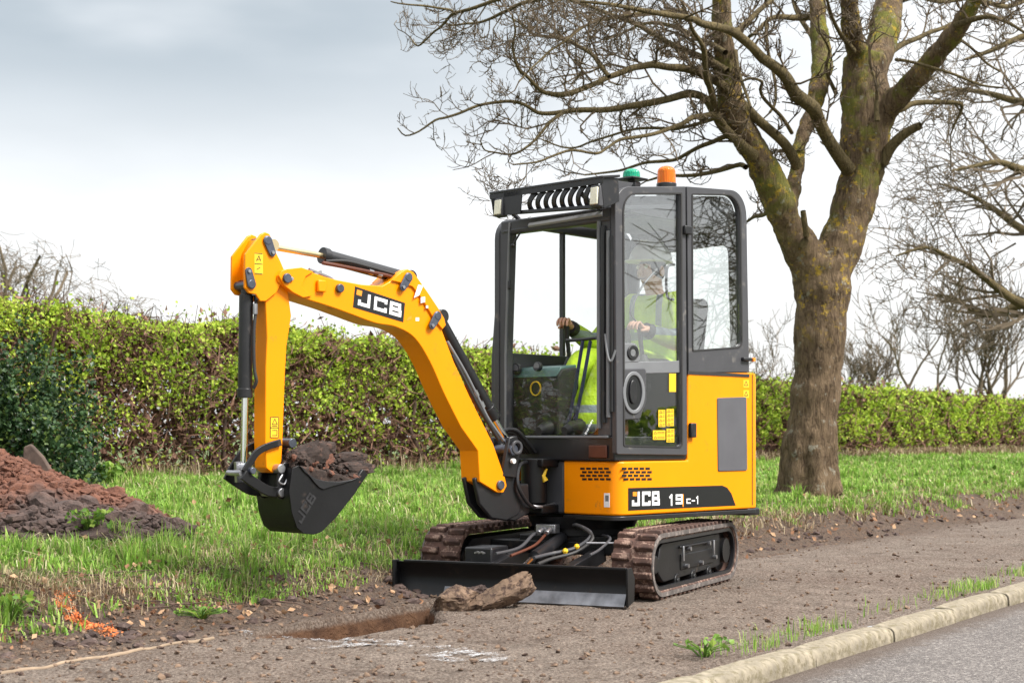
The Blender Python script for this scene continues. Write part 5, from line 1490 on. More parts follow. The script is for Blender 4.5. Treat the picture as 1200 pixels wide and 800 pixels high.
hose(digger, FT, [(.48, .40, .30), (.52, .30, .30), (.54, .24, .30)], .006, M_STEEL, name='pipe')
for c_ in ((.50, .165, .275), (.58, .13, .255)):
    q_ = MB(); q_.ball(c_, .017, 8); q_.build('hose_tag', M_YSTK, digger, FT)
fit = MB(); fit.box((.34, -.08, .36), (.07, .12, .05)); fit.cyl((.38, -.05, .36), (.43, -.05, .34), .016, 8); fit.cyl((.38, -.10, .36), (.43, -.10, .34), .016, 8)
fit.build('hose_fitting', M_STEEL, digger, FT, bevel=.004)
ch = MB()
for k in range(5): ch.box((.86, -.28 + k * .012, .252 + .004 * (k % 2)), (.02, .010, .008))
ch.build('chain', M_STEEL, digger, FT)
# ---------------------------------------------------------------- house: floor plate, yellow panels
xq = S(806.5, 500)[0]                 # where the door ends and the rear cover starts
ZB, ZL, ZT = .445, .745, 1.262
def arc(cx, cy, r, a0, a1, n=6):
    return [(cx + r * math.cos(math.radians(a0 + (a1 - a0) * i / n)), cy + r * math.sin(math.radians(a0 + (a1 - a0) * i / n))) for i in range(n + 1)]
plan = [(.27, .085)] + arc(.19, SY - .08, .08, 0, 90) + [(xq, SY)] + [(-.99, SY)] + arc(-1.02, SY - .055, .055, 90, 165, 5) + \
       [(-1.10, .25), (-1.12, 0), (-1.10, -.25)] + arc(-1.02, -SY + .055, .055, 195, 270, 5) + [(-.99, -SY), (xq, -SY), (.19, -SY), (.27, -.40), (.27, -.32), (-.1, -.32), (-.1, .085)]
hs = MB()
n = len(plan)
iq = plan.index((xq, SY)); jq = plan.index((xq, -SY))
V_ = [(x, y, ZB) for x, y in plan] + [(x, y, ZL) for x, y in plan] + [(x, y, ZT - (.02 if x < -1.03 else 0) + .02 * (xq - x)) for x, y in plan]
F_ = []
for i in range(n):
    j = (i + 1) % n
    F_.append((i, j, n + j, n + i))
    if iq <= i < jq: F_.append((n + i, n + j, 2 * n + j, 2 * n + i))
F_.append(tuple(range(n - 1, -1, -1)))
F_.append(tuple(n + i for i in list(range(jq, n)) + list(range(0, iq + 1))))
F_.append(tuple(2 * n + i for i in range(iq, jq + 1)))
F_.append((n + jq, n + iq, 2 * n + iq, 2 * n + jq))
hs.add(V_, F_)
house = hs.build('house_panel', M_YEL, digger, FU, bevel=.010, seg=3)
sk = MB(); sk.vprism([(x * 1.004 if x < 0 else x + .004, y * 1.006) for x, y in plan], ZB - .030, ZB - .004); sk.build('floor_plate', M_BLACK, digger, FU, bevel=.004)
# dark panel and recess on the front beside the boom
fp = MB(); fp.vprism([(.262, .080), (.262, -.075), (.215, -.10), (.10, -.10), (.10, .080)], ZB, ZL + .0); fp.build('front_cover', M_GREY, digger, FU, bevel=.012)
fp2 = MB(); fp2.vprism([(.262, -.32), (.262, -.42), (.20, -.47), (.0, -.47), (.0, -.32)], ZB, ZL); fp2.build('front_cover', M_BLACK, digger, FU, bevel=.01)
rc_ = MB(); rc_.box((.02, -.21, .58), (.10, .24, .30)); rc_.build('recess_wall', M_DARK, digger, FU)
# seams of the rear cover
for px in (881.5,):
    x1, _ = S(px, 500)
    sm_ = MB(); sm_.box((x1, SY + .0005, (ZB + ZT) / 2 + .01), (.005, .004, ZT - ZB - .02)); sm_.build('panel_seam', M_DARK, house, FU)
sm_ = MB(); sm_.box((-1.02, .38, ZB - .02), (.13, .22, .045)); sm_.build('rear_bumper', M_BLACK, house, FU, bevel=.01)
# corner lights / latch on the top of the cover
a1 = S(877, 434)
lt = MB(); lt.box((a1[0] + .10, SY - .02, ZT + .035), (.10, .04, .035)); lt.build('cover_hinge', M_STEEL, house, FU, bevel=.005)
# grey side vent
vl = rloop([S(840, 466), S(874, 465), S(875, 551), S(841, 552)], [.012] * 4, 3)
q = MB(); q.prism(vl, SY - .006, SY + .006); vent = q.build('side_vent', M_MESH, house, FU, bevel=.003)
# slotted grilles
for x0, x1, sf in ((680, 715, 0), (729, 763, 1)):
    q = MB()
    for r_ in range(4):
        for c_ in range(5):
            px0 = x0 + (x1 - x0) * (c_ + .15) / 5 + (1.2 if r_ % 2 else -1.0); py0 = 547.5 + r_ * 4.1
            if px0 + 5.4 > x1 + 1.5: continue
            if px0 > 733 or sf:
                a, z = S(px0, py0); b, z2 = S(px0 + 5.2, py0 + 2.6)
                q.prism([(a, z), (b, z), (b, z2), (a, z2)], SY - .002, SY + .0015)
            else:
                a, z = Fr(px0, py0); b, z2 = Fr(px0 + 5.2, py0 + 2.6)
                q.xprism([(a, z), (b, z), (b, z2), (a, z2)], .268, .2715)
    if sf:
        for r_ in range(4):
            pass
    q.build('slot_grille', M_BLKSTK, house, FU, smooth=0)
# the black name strip with its letters
def SP(px, py, o=.0): 
    a, z = S(px, py, SY + o); return (a, SY + o, z)
strip_ = [SP(736, 598), SP(736, 571.5), SP(846, 568.5), SP(852, 571), SP(857, 578), SP(862, 592)]
st_o = quad_sheet([(p[0], SY, p[2]) for p in strip_], (0, 1, 0), .0014).build('name_strip', M_BLKSTK, digger, FU, smooth=0)
q = MB()
o_ = Vector(SP(740.5, 593, .0014)); u_ = (Vector(SP(773, 592, .0014)) - o_) / 3.56; v_ = Vector(SP(740.5, 575.5, .0014)) - o_
letters('JCB', o_, u_, v_, (0, 1, 0), {}, .22, .28, M_STK, st_o, FU)
o2 = Vector(SP(784, 591, .0014)); u2 = (Vector(SP(799, 590.5, .0014)) - o2) / 1.6; v2 = Vector(SP(784, 579, .0014)) - o2
letters('19', o2, u2, v2, (0, 1, 0), {'1': .6, '9': 1.0}, .22, .14, M_STK, st_o, FU)
o3 = Vector(SP(804, 590, .0014)); u3 = (Vector(SP(819, 589.5, .0014)) - o3) / 2.3; v3 = Vector(SP(804, 581, .0014)) - o3
letters('c-1', o3, u3, v3, (0, 1, 0), {'c': .8, '-': .55, '1': .6}, .17, .2, M_STK, st_o, FU, t=.001)
q = MB(); lettering(q, '|', Vector(SP(797.0, 592, .0014)), u3, v3 * 1.35, (0, 1, 0), {}, .16)
c0 = Vector(SP(741.5, 581, .0014)); q2 = quad_sheet([c0, Vector(SP(746, 581, .0014)), Vector(SP(746, 576, .0014)), Vector(SP(741.5, 576, .0014))], (0, 1, 0), .0012)
q.add(q2.v, q2.f); q.build('lettering_accent', M_OSTK, st_o, FU, smooth=0)
q = quad_sheet([(.2705, *Fr(708, 594, .2705)), (.2705, *Fr(714.5, 594, .2705)), (.2705, *Fr(714.5, 577.5, .2705)), (.2705, *Fr(708, 577.5, .2705))], (1, 0, 0), .0012)
stw = q.build('capacity_sticker', M_STK, house, FU, smooth=0)
q = quad_sheet([(.2718, *Fr(709.3, 587, .2718)), (.2718, *Fr(713.2, 587, .2718)), (.2718, *Fr(713.2, 580, .2718)), (.2718, *Fr(709.3, 580, .2718))], (1, 0, 0), .0006)
q.build('sticker_print', M_GREYL, stw, FU, smooth=0)
for py in (445, 457):
    q = quad_sheet([SP(871, py + 9, .0), SP(877.5, py + 9, .0), SP(877.5, py, .0), SP(871, py, .0)], (0, 1, 0), .0012)
    k_ = q.build('warning_sticker', M_YSTK, house, FU, smooth=0)
    q = MB(); c_ = [SP(872.3, py + 6.5, .0012), SP(876.3, py + 6.5, .0012), SP(874.3, py + 1.5, .0012)]
    for a, b in ((0, 1), (1, 2), (2, 0)): q.bar(c_[a], c_[b], .0012, .004, (0, 0, 1))
    q.build('sticker_print', M_BLKSTK, k_, FU, smooth=0)

# ---------------------------------------------------------------- cab
# cab floor sill
q = MB(); q.vprism([(.285, SY - .012), (.285, -.44), (xq, -.44), (xq, SY - .012)], ZL + .002, .885)
cabb = q.build('cab_floor', M_BLACK, digger, FU, bevel=.008)
q = MB(); q.box((.292, .02, .882), (.02, .84, .014)); q.build('sill_trim', M_GREYL, cabb, FU, bevel=.003)
# near side frame: door and rear quarter window
DO = rloop([S(720, 219), S(802.5, 218.5), S(804.5, 533), S(722, 532)], [.13, .004, .012, .012], 8)
DI = rloop([S(730, 228), S(796.5, 227.5), S(797.5, 523), S(731, 521)], [.11, .006, .03, .012], 8)
door = MB().ring(DO, DI, SY - .030, SY + .006).build('cab_door', M_GREY, digger, FU, bevel=.004)
DS = rloop([S(728.4, 226.4), S(798, 226), S(799, 524.5), S(729.3, 522.8)], [.12, .007, .032, .014], 8)
MB().ring(DS, DI, SY + .0062, SY + .010).build('door_seal', M_RUB, door, FU)
def pane(parent, loop, y, mat, name='glass', th=.005):
    return MB().prism(loop, y - th / 2, y + th / 2).build(name, mat, parent, FU, smooth=0)
gu = rloop([S(729.5, 227.5), S(797, 227), S(797, 424), S(730.5, 426)], [.11, .006, .006, .006], 8)
pane(door, gu, SY - .012, M_GLASS)
gl = rloop([S(757, 436), S(797.5, 435), S(797.5, 523), S(731, 521), S(731, 492), S(750, 490)], [.008, .008, .03, .012, .008, .03], 5)
pane(door, gl, SY - .012, M_GLASSD)
q = MB(); q.prism([S(730, 424.5), S(797, 422.5), S(797.5, 436.5), S(730, 438)], SY - .024, SY - .004); q.build('door_rail', M_GREYL, door, FU, bevel=.003)
hp = rloop([S(731, 432), S(757, 431), S(757.5, 470), S(750, 491), S(731, 492)], [.01, .02, .05, .03, .01], 5)
q = MB(); q.prism(hp, SY - .024, SY + .002); hpo = q.build('handle_panel', M_GREY, door, FU, bevel=.006)
def ellip(px, py, rx, ry, n=28):
    return [S(px + rx * math.cos(2 * PI * k / n), py - ry * math.sin(2 * PI * k / n)) for k in range(n)]
MB().ring(ellip(741.5, 460, 13, 25), ellip(741.5, 460, 9.5, 20.5), SY + .001, SY + .012).build('handle_surround', M_GREYL, hpo, FU, bevel=.004)
MB().prism(ellip(741.5, 460, 9.4, 20.4), SY + .0015, SY + .004).build('handle_recess', M_BLKSTK, hpo, FU)
MB().prism(ellip(740.5, 459, 4.2, 14), SY + .005, SY + .014).build('door_handle', M_BLACK, hpo, FU, bevel=.004)
lk = MB(); lk.prism(rloop([S(730, 402), S(748, 402), S(751, 424), S(730, 425)], [.004, .05, .02, .004], 5), SY - .022, SY - .002); lko = lk.build('lock_housing', M_GREYL, door, FU, bevel=.006)
MB().ring(ellip(741.5, 413, 6.5, 8.5, 20), ellip(741.5, 413, 3.2, 4.4, 20), SY - .002, SY + .006).build('door_lock', M_BLACK, lko, FU, bevel=.002)
MB().prism(ellip(741.5, 413, 3.0, 4.2, 16), SY - .002, SY + .003).build('lock_barrel', M_STEEL, lko, FU)
for (x0, y0_, x1, y1_), m_ in (((771.5, 480, 779.5, 500), 0), ((781, 479, 789.5, 499), 0), ((765, 504, 779.5, 515), 0), ((781, 502, 790, 518), 0), ((784, 437.5, 792, 459), 1)):
    q = quad_sheet([SP(x0, y1_, -.0085), SP(x1, y1_, -.0085), SP(x1, y0_, -.0085), SP(x0, y0_, -.0085)], (0, 1, 0), .001)
    k_ = q.build('warning_sticker', M_YSTK, door, FU, smooth=0)
    if not m_:
        q = MB(); nn = max(2, int((y1_ - y0_) / 5))
        for i in range(nn):
            yy = y0_ + (y1_ - y0_) * (i + .5) / nn
            c_ = [SP(x0 + 1.2, yy + 1.3, -.0075), SP(x0 + 4.6, yy + 1.3, -.0075), SP(x0 + 2.9, yy - 1.5, -.0075)]
            for a, b in ((0, 1), (1, 2), (2, 0)): q.bar(c_[a], c_[b], .0008, .003, (0, 0, 1))
            q.bar(SP(x0 + 5.4, yy - .8, -.0075), SP(x1 - .8, yy - .8, -.0075), .0008, .003); q.bar(SP(x0 + 5.4, yy + .9, -.0075), SP(x1 - .8, yy + .9, -.0075), .0008, .003)
        q.build('sticker_print', M_BLKSTK, k_, FU, smooth=0)
hg = MB(); hg.box((S(809, 506)[0], SY + .016, S(809, 504)[1]), (.05, .025, .085)); hg.build('door_hinge', M_BLACK, door, FU, bevel=.006)
hg = MB(); hg.box((S(803, 270)[0], SY + .018, S(803, 270)[1]), (.07, .022, .05)); hg.build('door_hinge', M_BLACK, door, FU, bevel=.006)
QO = rloop([S(804.5, 218.5), S(874, 224), S(877.5, 436), S(806.5, 437)], [.004, .15, .004, .004], 8)
QI = rloop([S(811, 228), S(866, 229), S(868, 406), S(811.5, 410)], [.012, .12, .045, .012], 8)
qw = MB().ring(QO, QI, SY - .030, SY + .004).build('rear_quarter_frame', M_GREY, digger, FU, bevel=.004)
QS = rloop([S(809.8, 226.6), S(867.6, 227.8), S(869.4, 407.4), S(810.3, 411.8)], [.014, .13, .05, .014], 8)
MB().ring(QS, QI, SY + .0042, SY + .008).build('window_seal', M_RUB, qw, FU)
pane(qw, QI, SY - .012, M_GLASS)
q = MB(); a_ = S(806, 437)[0]; b_ = S(877, 437)[0]; q.box(((a_ + b_) / 2, SY - .01, S(840, 437)[1] - .006), (abs(b_ - a_) + .01, .03, .018)); q.build('rubber_strip', M_RUB, qw, FU)
q = MB(); cc = S(874, 421); q.box((cc[0] + .01, SY + .012, cc[1]), (.09, .03, .022)); q.build('rear_latch', M_BLACK, qw, FU, bevel=.006)
q = MB(); q.cyl((cc[0] - .05, SY + .01, cc[1]), (cc[0] - .05, SY + .03, cc[1]), .012, 10); q.build('reflector', M_OSTK, qw, FU)
# roof: follows the outline of the side from the front to the rear pillar
xr = S(875, 300)[0]; xf_ = S(720, 300)[0]
prof = [(xf_ + .004, 2.03)] + DO[:9] + QO[9:18] + [(xr - .004, 2.05)]
prof = [DO[0]] + DO[1:9] + [S(803.5, 218.3)] + QO[9:18]
ring_in = []
P_ = [Vector(p) for p in prof]
for i, p in enumerate(P_):
    d = (P_[min(i + 1, len(P_) - 1)] - P_[max(i - 1, 0)]).normalized()
    ring_in.append(tuple(p - Vector((-d.y, d.x)) * (-.035) * -1))
# inward normal check
cz = Vector((-.3, 1.5))
if (Vector(ring_in[5]) - cz).length > (P_[5] - cz).length:
    ring_in = [tuple(P_[i] * 2 - Vector(ring_in[i])) for i in range(len(P_))]
YN, YF = SY - .031, -.37
q = MB(); n = len(prof)
def dn(p, k): return p[1] - k * max(0, min(1, (p[1] - 2.02) / .25))
q.add([(p[0], YN, dn(p, .10)) for p in prof] + [(p[0], YN, dn(p, .10)) for p in ring_in] + [(p[0], YF, dn(p, .12)) for p in prof] + [(p[0], YF, dn(p, .12)) for p in ring_in],
      [f for i in range(n - 1) for f in ((i, i + 1, 2 * n + i + 1, 2 * n + i), (n + i, 3 * n + i, 3 * n + i + 1, n + i + 1), (i, n + i, n + i + 1, i + 1), (2 * n + i, 2 * n + i + 1, 3 * n + i + 1, 3 * n + i))]
      + [(0, 2 * n, 3 * n, n), (n - 1, 2 * n - 1, 4 * n - 1, 3 * n - 1)])
roof = q.build('cab_roof', M_GREY, digger, FU, bevel=.006)
sg = [(p[0], dn(p, .10)) for p in prof[1:8]]; sg2 = [(p[0], dn(p, .12)) for p in prof[1:8]]
q = MB(); m_ = len(sg)
q.add([(a[0] + .010, .40, a[1] + .008) for a in sg] + [(a[0] + .010, -.16, a[1] + .008) for a in sg2] + [(a[0] - .004, .40, a[1] - .004) for a in sg] + [(a[0] - .004, -.16, a[1] - .004) for a in sg2],
      [f for i in range(m_ - 1) for f in ((i, i + 1, m_ + i + 1, m_ + i), (2 * m_ + i, 3 * m_ + i, 3 * m_ + i + 1, 2 * m_ + i + 1), (i, 2 * m_ + i, 2 * m_ + i + 1, i + 1), (m_ + i, m_ + i + 1, 3 * m_ + i + 1, 3 * m_ + i))] + [(0, m_, 3 * m_, 2 * m_), (m_ - 1, 3 * m_ - 1, 4 * m_ - 1, 2 * m_ - 1)])
q.build('roof_highlight', simple("painted_roof_highlight", (.34, .345, .36), .4, var=.05), roof, FU)  # curved roof front overlaid in paler grey: its lit look painted into the colour
q = MB(); zt = S(760, 214)[1]; q.box(((xf_ + xr) / 2 - .15, .05, zt - .14), (abs(xf_ - xr) - .60, .60, .035)); q.build('roof_panel', M_GREY, roof, FU, bevel=.012)
hl = [p for p in DI[3:9]] + [S(803, 228)] + list(QI[9:16])
hl = [(min(p[0], .12), p[1] - .004) for p in hl]
q = MB(); q.prism(hl + [(hl[-1][0], 2.14), (hl[0][0], 2.14)], SY - .075, SY - .034); q.build('headliner', M_DARK, roof, FU, smooth=0)
# front pillars, header
XFc = .285
def FP(px, py, x=XFc): return ray(FU, px, py, x=x)
z0, z1 = .885, FP(712, 262)[1]
yn0, yn1 = FP(701, 400)[0], SY - .034
q = MB(); q.box((XFc - .02, (yn0 + yn1) / 2, (z0 + 2.12) / 2), (.05, abs(yn1 - yn0), 2.12 - z0)); ap = q.build('front_pillar', M_GREY, digger, FU, bevel=.008)
for k, (px, w_) in enumerate(((703.5, .012), (709, .014), (714.5, .012), (718.5, .009))):
    yy = FP(px, 400)[0]
    g_ = MB(); g_.tube([(XFc + .012, yy, .93 + .03 * k), (XFc + .012, yy, 1.6), (XFc + .012, yy, 2.08 - .03 * k)], w_, 8); g_.build('window_rail', M_GREYL if k % 2 == 0 else M_BLACK, ap, FU)
hose(ap, FU, [(XFc + .02, FP(712, 400)[0], 1.45), (XFc + .03, FP(713, 400)[0] + .02, 1.33), (XFc + .02, FP(719, 400)[0] + .0, 1.30), (XFc + .005, FP(722, 400)[0], 1.36)], .007, M_GREYL)
# red-brown trim inside the near pillar
q = MB(); q.box((XFc - .10, FP(712, 460)[0] + .0, 1.10), (.10, .06, .42)); q.build('inner_trim', M_RED, ap, FU, bevel=.01)
q = MB(); q.box((XFc + .008, FP(705, 527)[0] - .02, .80), (.012, .13, .07)); q.build('inner_trim', M_RED, ap, FU, bevel=.004)
# far pillar, leaning in towards the roof
yb_o, yb_i = FP(576.5, 420)[0], FP(594.5, 420)[0]
yt_o, yt_i = FP(587.5, 262)[0], FP(599.5, 262)[0]
zb_, zt_ = FP(585, 420)[1], FP(593, 262)[1]
q = MB()
for x0, x1 in ((XFc - .05, XFc + .008),):
    V_ = []
    for (yo, yi, z) in ((yb_o, yb_i, z0), (yb_o, yb_i, zb_), (yt_o, yt_i, zt_)):
        V_ += [(x0, yo, z), (x1, yo, z), (x1, yi, z), (x0, yi, z)]
    q.add(V_, [(0, 1, 2, 3), (8, 11, 10, 9)] + [(4 * r + k, 4 * r + (k + 1) % 4, 4 * r + 4 + (k + 1) % 4, 4 * r + 4 + k) for r in range(2) for k in range(4)])
fpil = q.build('front_pillar', M_GREY, digger, FU, bevel=.008)
q = MB(); q.tube([(XFc + .013, yb_i - .004, z0 + .01), (XFc + .013, yb_i - .004, zb_), (XFc + .013, yt_i - .004, zt_)], .007, 8); q.build('pillar_trim', M_GREYL, fpil, FU)
# header beam between the pillars under the roof's painted highlight
hz0 = FP(650, 268)[1]; hz1 = FP(650, 251)[1]
q = MB(); q.box((XFc - .02, (yt_o + SY - .034) / 2, (hz0 + hz1) / 2), (.06, SY - .034 - yt_o, hz1 - hz0)); hd = q.build('header_beam', M_GREY, digger, FU, bevel=.012)
# far side wall and window, and the rear wall
YFAR = -.42
def Q(x, z): return (x, z)
FO = rloop([(xf_ + .0, 2.175), (xr, 2.22), (xr, 1.27), (xf_ + .0, .89)], [.13, .15, .01, .01], 6)
FI = rloop([(xf_ - .05, 2.14), (xr + .06, 2.13), (xr + .06, 1.38), (xf_ - .05, 1.38)], [.10, .10, .03, .03], 6)
fs = MB().ring(FO, FI, YFAR - .02, YFAR + .02).build('far_side_frame', M_GREY, digger, FU, bevel=.005)
pane(fs, FI, YFAR, M_GLASS2)
xm = ray(FU, 659, 330, y=YFAR)[0]
q = MB(); q.box((xm, YFAR, 1.78), (.022, .03, .86)); q.build('window_divider', M_GREY, fs, FU)
RO = rloop([(SY - .06, 2.25), (-.40, 2.22), (-.42, 1.27), (SY - .035, 1.27)], [.10, .10, .01, .01], 6)
RI = rloop([(SY - .12, 2.06), (-.34, 2.04), (-.36, 1.36), (SY - .10, 1.36)], [.06, .06, .03, .03], 6)
rw = MB().ring(RO, RI, xr - .0, xr + .03, 'x').build('rear_wall_frame', M_GREY, digger, FU, bevel=.005)
q = MB(); q.xprism(RI, xr + .012, xr + .017); q.build('glass', M_GLASS2, rw, FU, smooth=0)
q = MB(); q.box((xq + .018, 0, 1.01), (.022, .90, .55)); q.build('inner_bulkhead', M_DARK, digger, FU)
q = MB(); q.box((xr + .22, 0, 1.08), (.40, .80, .40)); q.build('rear_bulkhead', M_DARK, digger, FU, bevel=.02)
# lower front pane, stowed upper pane rails, wiper
lp = [(FP(596, 500)[0], .893), (FP(701, 500)[0], .893), (FP(701, 415)[0], FP(650, 433)[1]), (FP(596, 415)[0], FP(650, 433)[1])]
q = MB(); q.xprism(lp, XFc - .022, XFc - .018); q.build('front_lower_glass', M_GLASSD, digger, FU, smooth=0)
hose(hd, FU, [(XFc + .01, FP(611, 273)[0], FP(611, 273)[1]), (XFc + .02, FP(607, 280)[0], FP(607, 282)[1]), (XFc + .02, FP(604, 287)[0], FP(604, 288)[1])], .006, M_BLACK, name='wiper_arm')
q = MB(); c_ = FP(604, 288); q.ball((XFc + .02, c_[0], c_[1]), .015, 8); q.build('washer_nozzle', M_BLACK, hd, FU)
q = MB(); c_ = FP(599.5, 334); q.box((XFc + .016, c_[0], c_[1]), (.02, .018, .05)); q.build('window_catch', M_BLACK, fpil, FU, bevel=.004)

# beacons and roof furniture
def top_px(px, py, y):
    a, z = S(px, py, y); return (a, y, z)
bx_ = top_px(781, 214, .30)
q = MB(); q.cyl((bx_[0], bx_[1], bx_[2] - .14), (bx_[0], bx_[1], bx_[2] - .006), .060, 24); q.build('beacon_base', M_BLACK, roof, FU, bevel=.004)
q = MB(); q.cyl((bx_[0], bx_[1], bx_[2] - .005), (bx_[0], bx_[1], bx_[2] + .066), .056, 28, .053); q.ball((bx_[0], bx_[1], bx_[2] + .066), .052, 28, (1, 1, .62), half=True)
amb = q.build('amber_beacon', M_AMBER, roof, FU)
q = MB(); q.cyl((bx_[0], bx_[1], bx_[2] + .013), (bx_[0], bx_[1], bx_[2] + .06), .022, 12); q.build('beacon_core', M_STEEL, amb, FU)
gx_ = top_px(740, 208, .18)
q = MB(); q.cyl((gx_[0], gx_[1], gx_[2] + .0), (gx_[0], gx_[1], gx_[2] + .022), .052, 24, .05); q.ball((gx_[0], gx_[1], gx_[2] + .022), .05, 24, (1, 1, .6), half=True)
q.build('green_beacon', M_GREEN, roof, FU)
q = MB(); q.box((gx_[0] - .0, gx_[1], gx_[2] - .012), (.14, .14, .012)); q.cyl((gx_[0], gx_[1], gx_[2] - .17), (gx_[0], gx_[1], gx_[2] - .01), .02, 10); q.box((gx_[0], gx_[1], gx_[2] - .06), (.05, .10, .06)); q.build('beacon_bracket', M_BLACK, roof, FU, bevel=.004)

# front roof guard: a hood with curved bars and two work lamps
GX = .47                                   # plane of its front edge
def GP(px, py, x=GX): y, z = ray(FU, px, py, x=x); return Vector((x, y, z))
gA, gB = GP(573, 228), GP(706, 208.5)
gC, gD = GP(581, 252), GP(705, 243)
zf = (gA.z + gB.z) / 2
GXR = .10
guard = MB()
top_n = Vector((GX - .15, gB.y, gB.z + .022)); top_f = Vector((GX - .15, gA.y + .02, gA.z + .022))
guard.add([tuple(v) for v in (gA, gB, top_n, top_f)] + [tuple(v + Vector((0, 0, .014))) for v in (gA, gB, top_n, top_f)],
          [(0, 1, 2, 3), (4, 7, 6, 5), (0, 4, 5, 1), (1, 5, 6, 2), (2, 6, 7, 3), (3, 7, 4, 0)])
gd = guard.build('roof_guard', M_BLACK, digger, FU, bevel=.003)
for (a, c, nm) in ((gA, gC, 0), (gB, gD, 1)):
    q = MB()
    y0 = a.y + (.012 if nm == 0 else -.02)
    q.prism([(a.x - .004, a.z - .002), (a.x - .15, a.z + .02), (a.x - .16, c.z + .05), (a.x - .03, c.z)], y0 - .006, y0 + .006)
    q.build('end_plate', M_BLACK, gd, FU, bevel=.002)
q = MB(); q.bar(gC + Vector((-.03, .01, .01)), gD + Vector((-.03, -.01, .01)), .03, .02); q.build('lower_bar', M_BLACK, gd, FU, bevel=.003)
fa = MB()
for a_, b_, c_, d_ in ((gA, gB, GP(705, 214.5), GP(573.5, 233.5)), (GP(590, 226), GP(611, 223), GP(609, 250), GP(590, 252))):
    fa.add([tuple(v - Vector((.004, 0, 0))) for v in (a_, b_, c_, d_)] + [tuple(v - Vector((.012, 0, 0))) for v in (a_, b_, c_, d_)],
           [(0, 1, 2, 3), (4, 7, 6, 5), (0, 4, 5, 1), (1, 5, 6, 2), (2, 6, 7, 3), (3, 7, 4, 0)])
fa.build('fascia', M_BLACK, gd, FU)
x8 = [620, 629.5, 639, 648.5, 658, 667.5, 677, 686]
bar0 = None
for i, px in enumerate(x8):
    f = (px - 573) / (706 - 573)
    ty = 228 + (208.5 - 228) * f; by = 252 + (243 - 252) * f
    a = GP(px + 9, ty + 4, GX - .03); b = GP(px - 5, (ty + by) / 2 + 2, GX + .0); c = GP(px + 4, by - 1.5, GX - .05)
    q = MB()
    pts = []
    for k in range(9):
        t = k / 8; pts.append(a * (1 - t) ** 2 + b * 2 * t * (1 - t) + c * t * t)
    for k in range(8): q.bar(pts[k], pts[k + 1] + (pts[k + 1] - pts[k]) * .08, .028, .012, (1, 0, 0))
    q.build('guard_bar', M_BLACK, gd, FU, smooth=60)
for px, py, w_, h_ in ((583, 243, .040, .085), (696, 229.5, .042, .095)):
    c_ = GP(px, py, GX + .012); f_ = Matrix.Rotation(-.10, 3, 'Y')
    q = MB(); q.box(c_ - Vector((.03, 0, 0)), (.05, w_ + .026, h_ + .022), f_); lampo = q.build('work_lamp', M_GREY, gd, FU, bevel=.006)
    q = MB(); q.box(c_ + Vector((-.002, 0, 0)), (.012, w_ + .01, h_), f_); q.build('lamp_lens', M_LENS, lampo, FU, bevel=.004)
q = MB(); q.prism([(.33, zf + .02), (.08, 2.31), (.20, 2.18)], SY - .055, SY - .045); q.build('gusset', M_GREY, gd, FU, bevel=.002)
q = MB()
for a, b in (((.34, zf), (.22, 2.13)), ((.34, zf - .08), (.14, 2.26)), ((.40, zf - .10), (.25, 2.12))): q.bar((a[0], SY - .10, a[1]), (b[0], SY - .10, b[1]), .012, .02, (0, 1, 0))
q.build('guard_bracket', M_BLACK, gd, FU)
for yy in (-.30, .30):
    q = MB(); q.bar((.36, yy, zf - .045), (.24, yy, hz1 + .01), .03, .012); q.build('guard_leg', M_GREY, gd, FU)

# ---------------------------------------------------------------- inside the cab
q = MB(); q.box((-.60, .02, 1.02), (.46, .44, .26)); q.build('seat_base', M_DARK, digger, FU, bevel=.03)
q = MB(); q.box((-.55, .02, 1.18), (.46, .46, .10)); q.build('seat_cushion', M_SEAT, digger, FU, bevel=.04)
q = MB()
sb = [(-.80, -.22, 1.20), (-.80, .24, 1.20)]
prof_s = rloop([(-.72, 1.20), (-.82, 1.22), (-.90, 1.72), (-.80, 1.74)], [.03, .03, .05, .05], 4)
q.prism(prof_s, -.20, .24); q.build('seat_back', M_SEAT, digger, FU, bevel=.04, seg=3)
# dash / console with gauge, seen through the lower pane
dz1 = FP(640, 433, .16)[1]
q = MB(); q.prism(rloop([(.20, .89), (.20, dz1 - .04), (.16, dz1), (.02, dz1 + .02), (.0, .89)], [.01, .03, .03, .03, .01], 3), -.40, -.02); q.build('dash_console', M_DARK, digger, FU, bevel=.01)
q = MB(); q.prism([(.205, dz1 - .045), (.165, dz1 + .012), (.03, dz1 + .03), (.03, dz1 + .01), (.16, dz1 - .004)], -.39, -.03); dsh = q.build('dash_top', M_TEAL, digger, FU, bevel=.004)
cg = ray(FU, 628, 455, x=.21)
q = MB()
for k in range(24):
    a, b = 2 * PI * k / 24, 2 * PI * (k + 1) / 24
    q.bar((.212, cg[0] + .040 * math.cos(a), cg[1] + .040 * math.sin(a)), (.212, cg[0] + .040 * math.cos(b), cg[1] + .040 * math.sin(b)), .006, .008, (1, 0, 0))
q.build('warning_ring', M_YSTK, dsh, FU)
for px, rr in ((607, .034), (632, .028)):
    c_ = ray(FU, px, 433 if px < 620 else 430, x=.19)
    q = MB(); q.cyl((.19, c_[0], c_[1]), (.215, c_[0], c_[1] + .004), rr, 20); k_ = q.build('gauge', M_BLACK, dsh, FU, bevel=.003)
    q = MB(); q.cyl((.2152, c_[0], c_[1] + .004), (.2165, c_[0], c_[1] + .004), rr * .75, 20); q.build('gauge_face', M_GREYL, k_, FU)
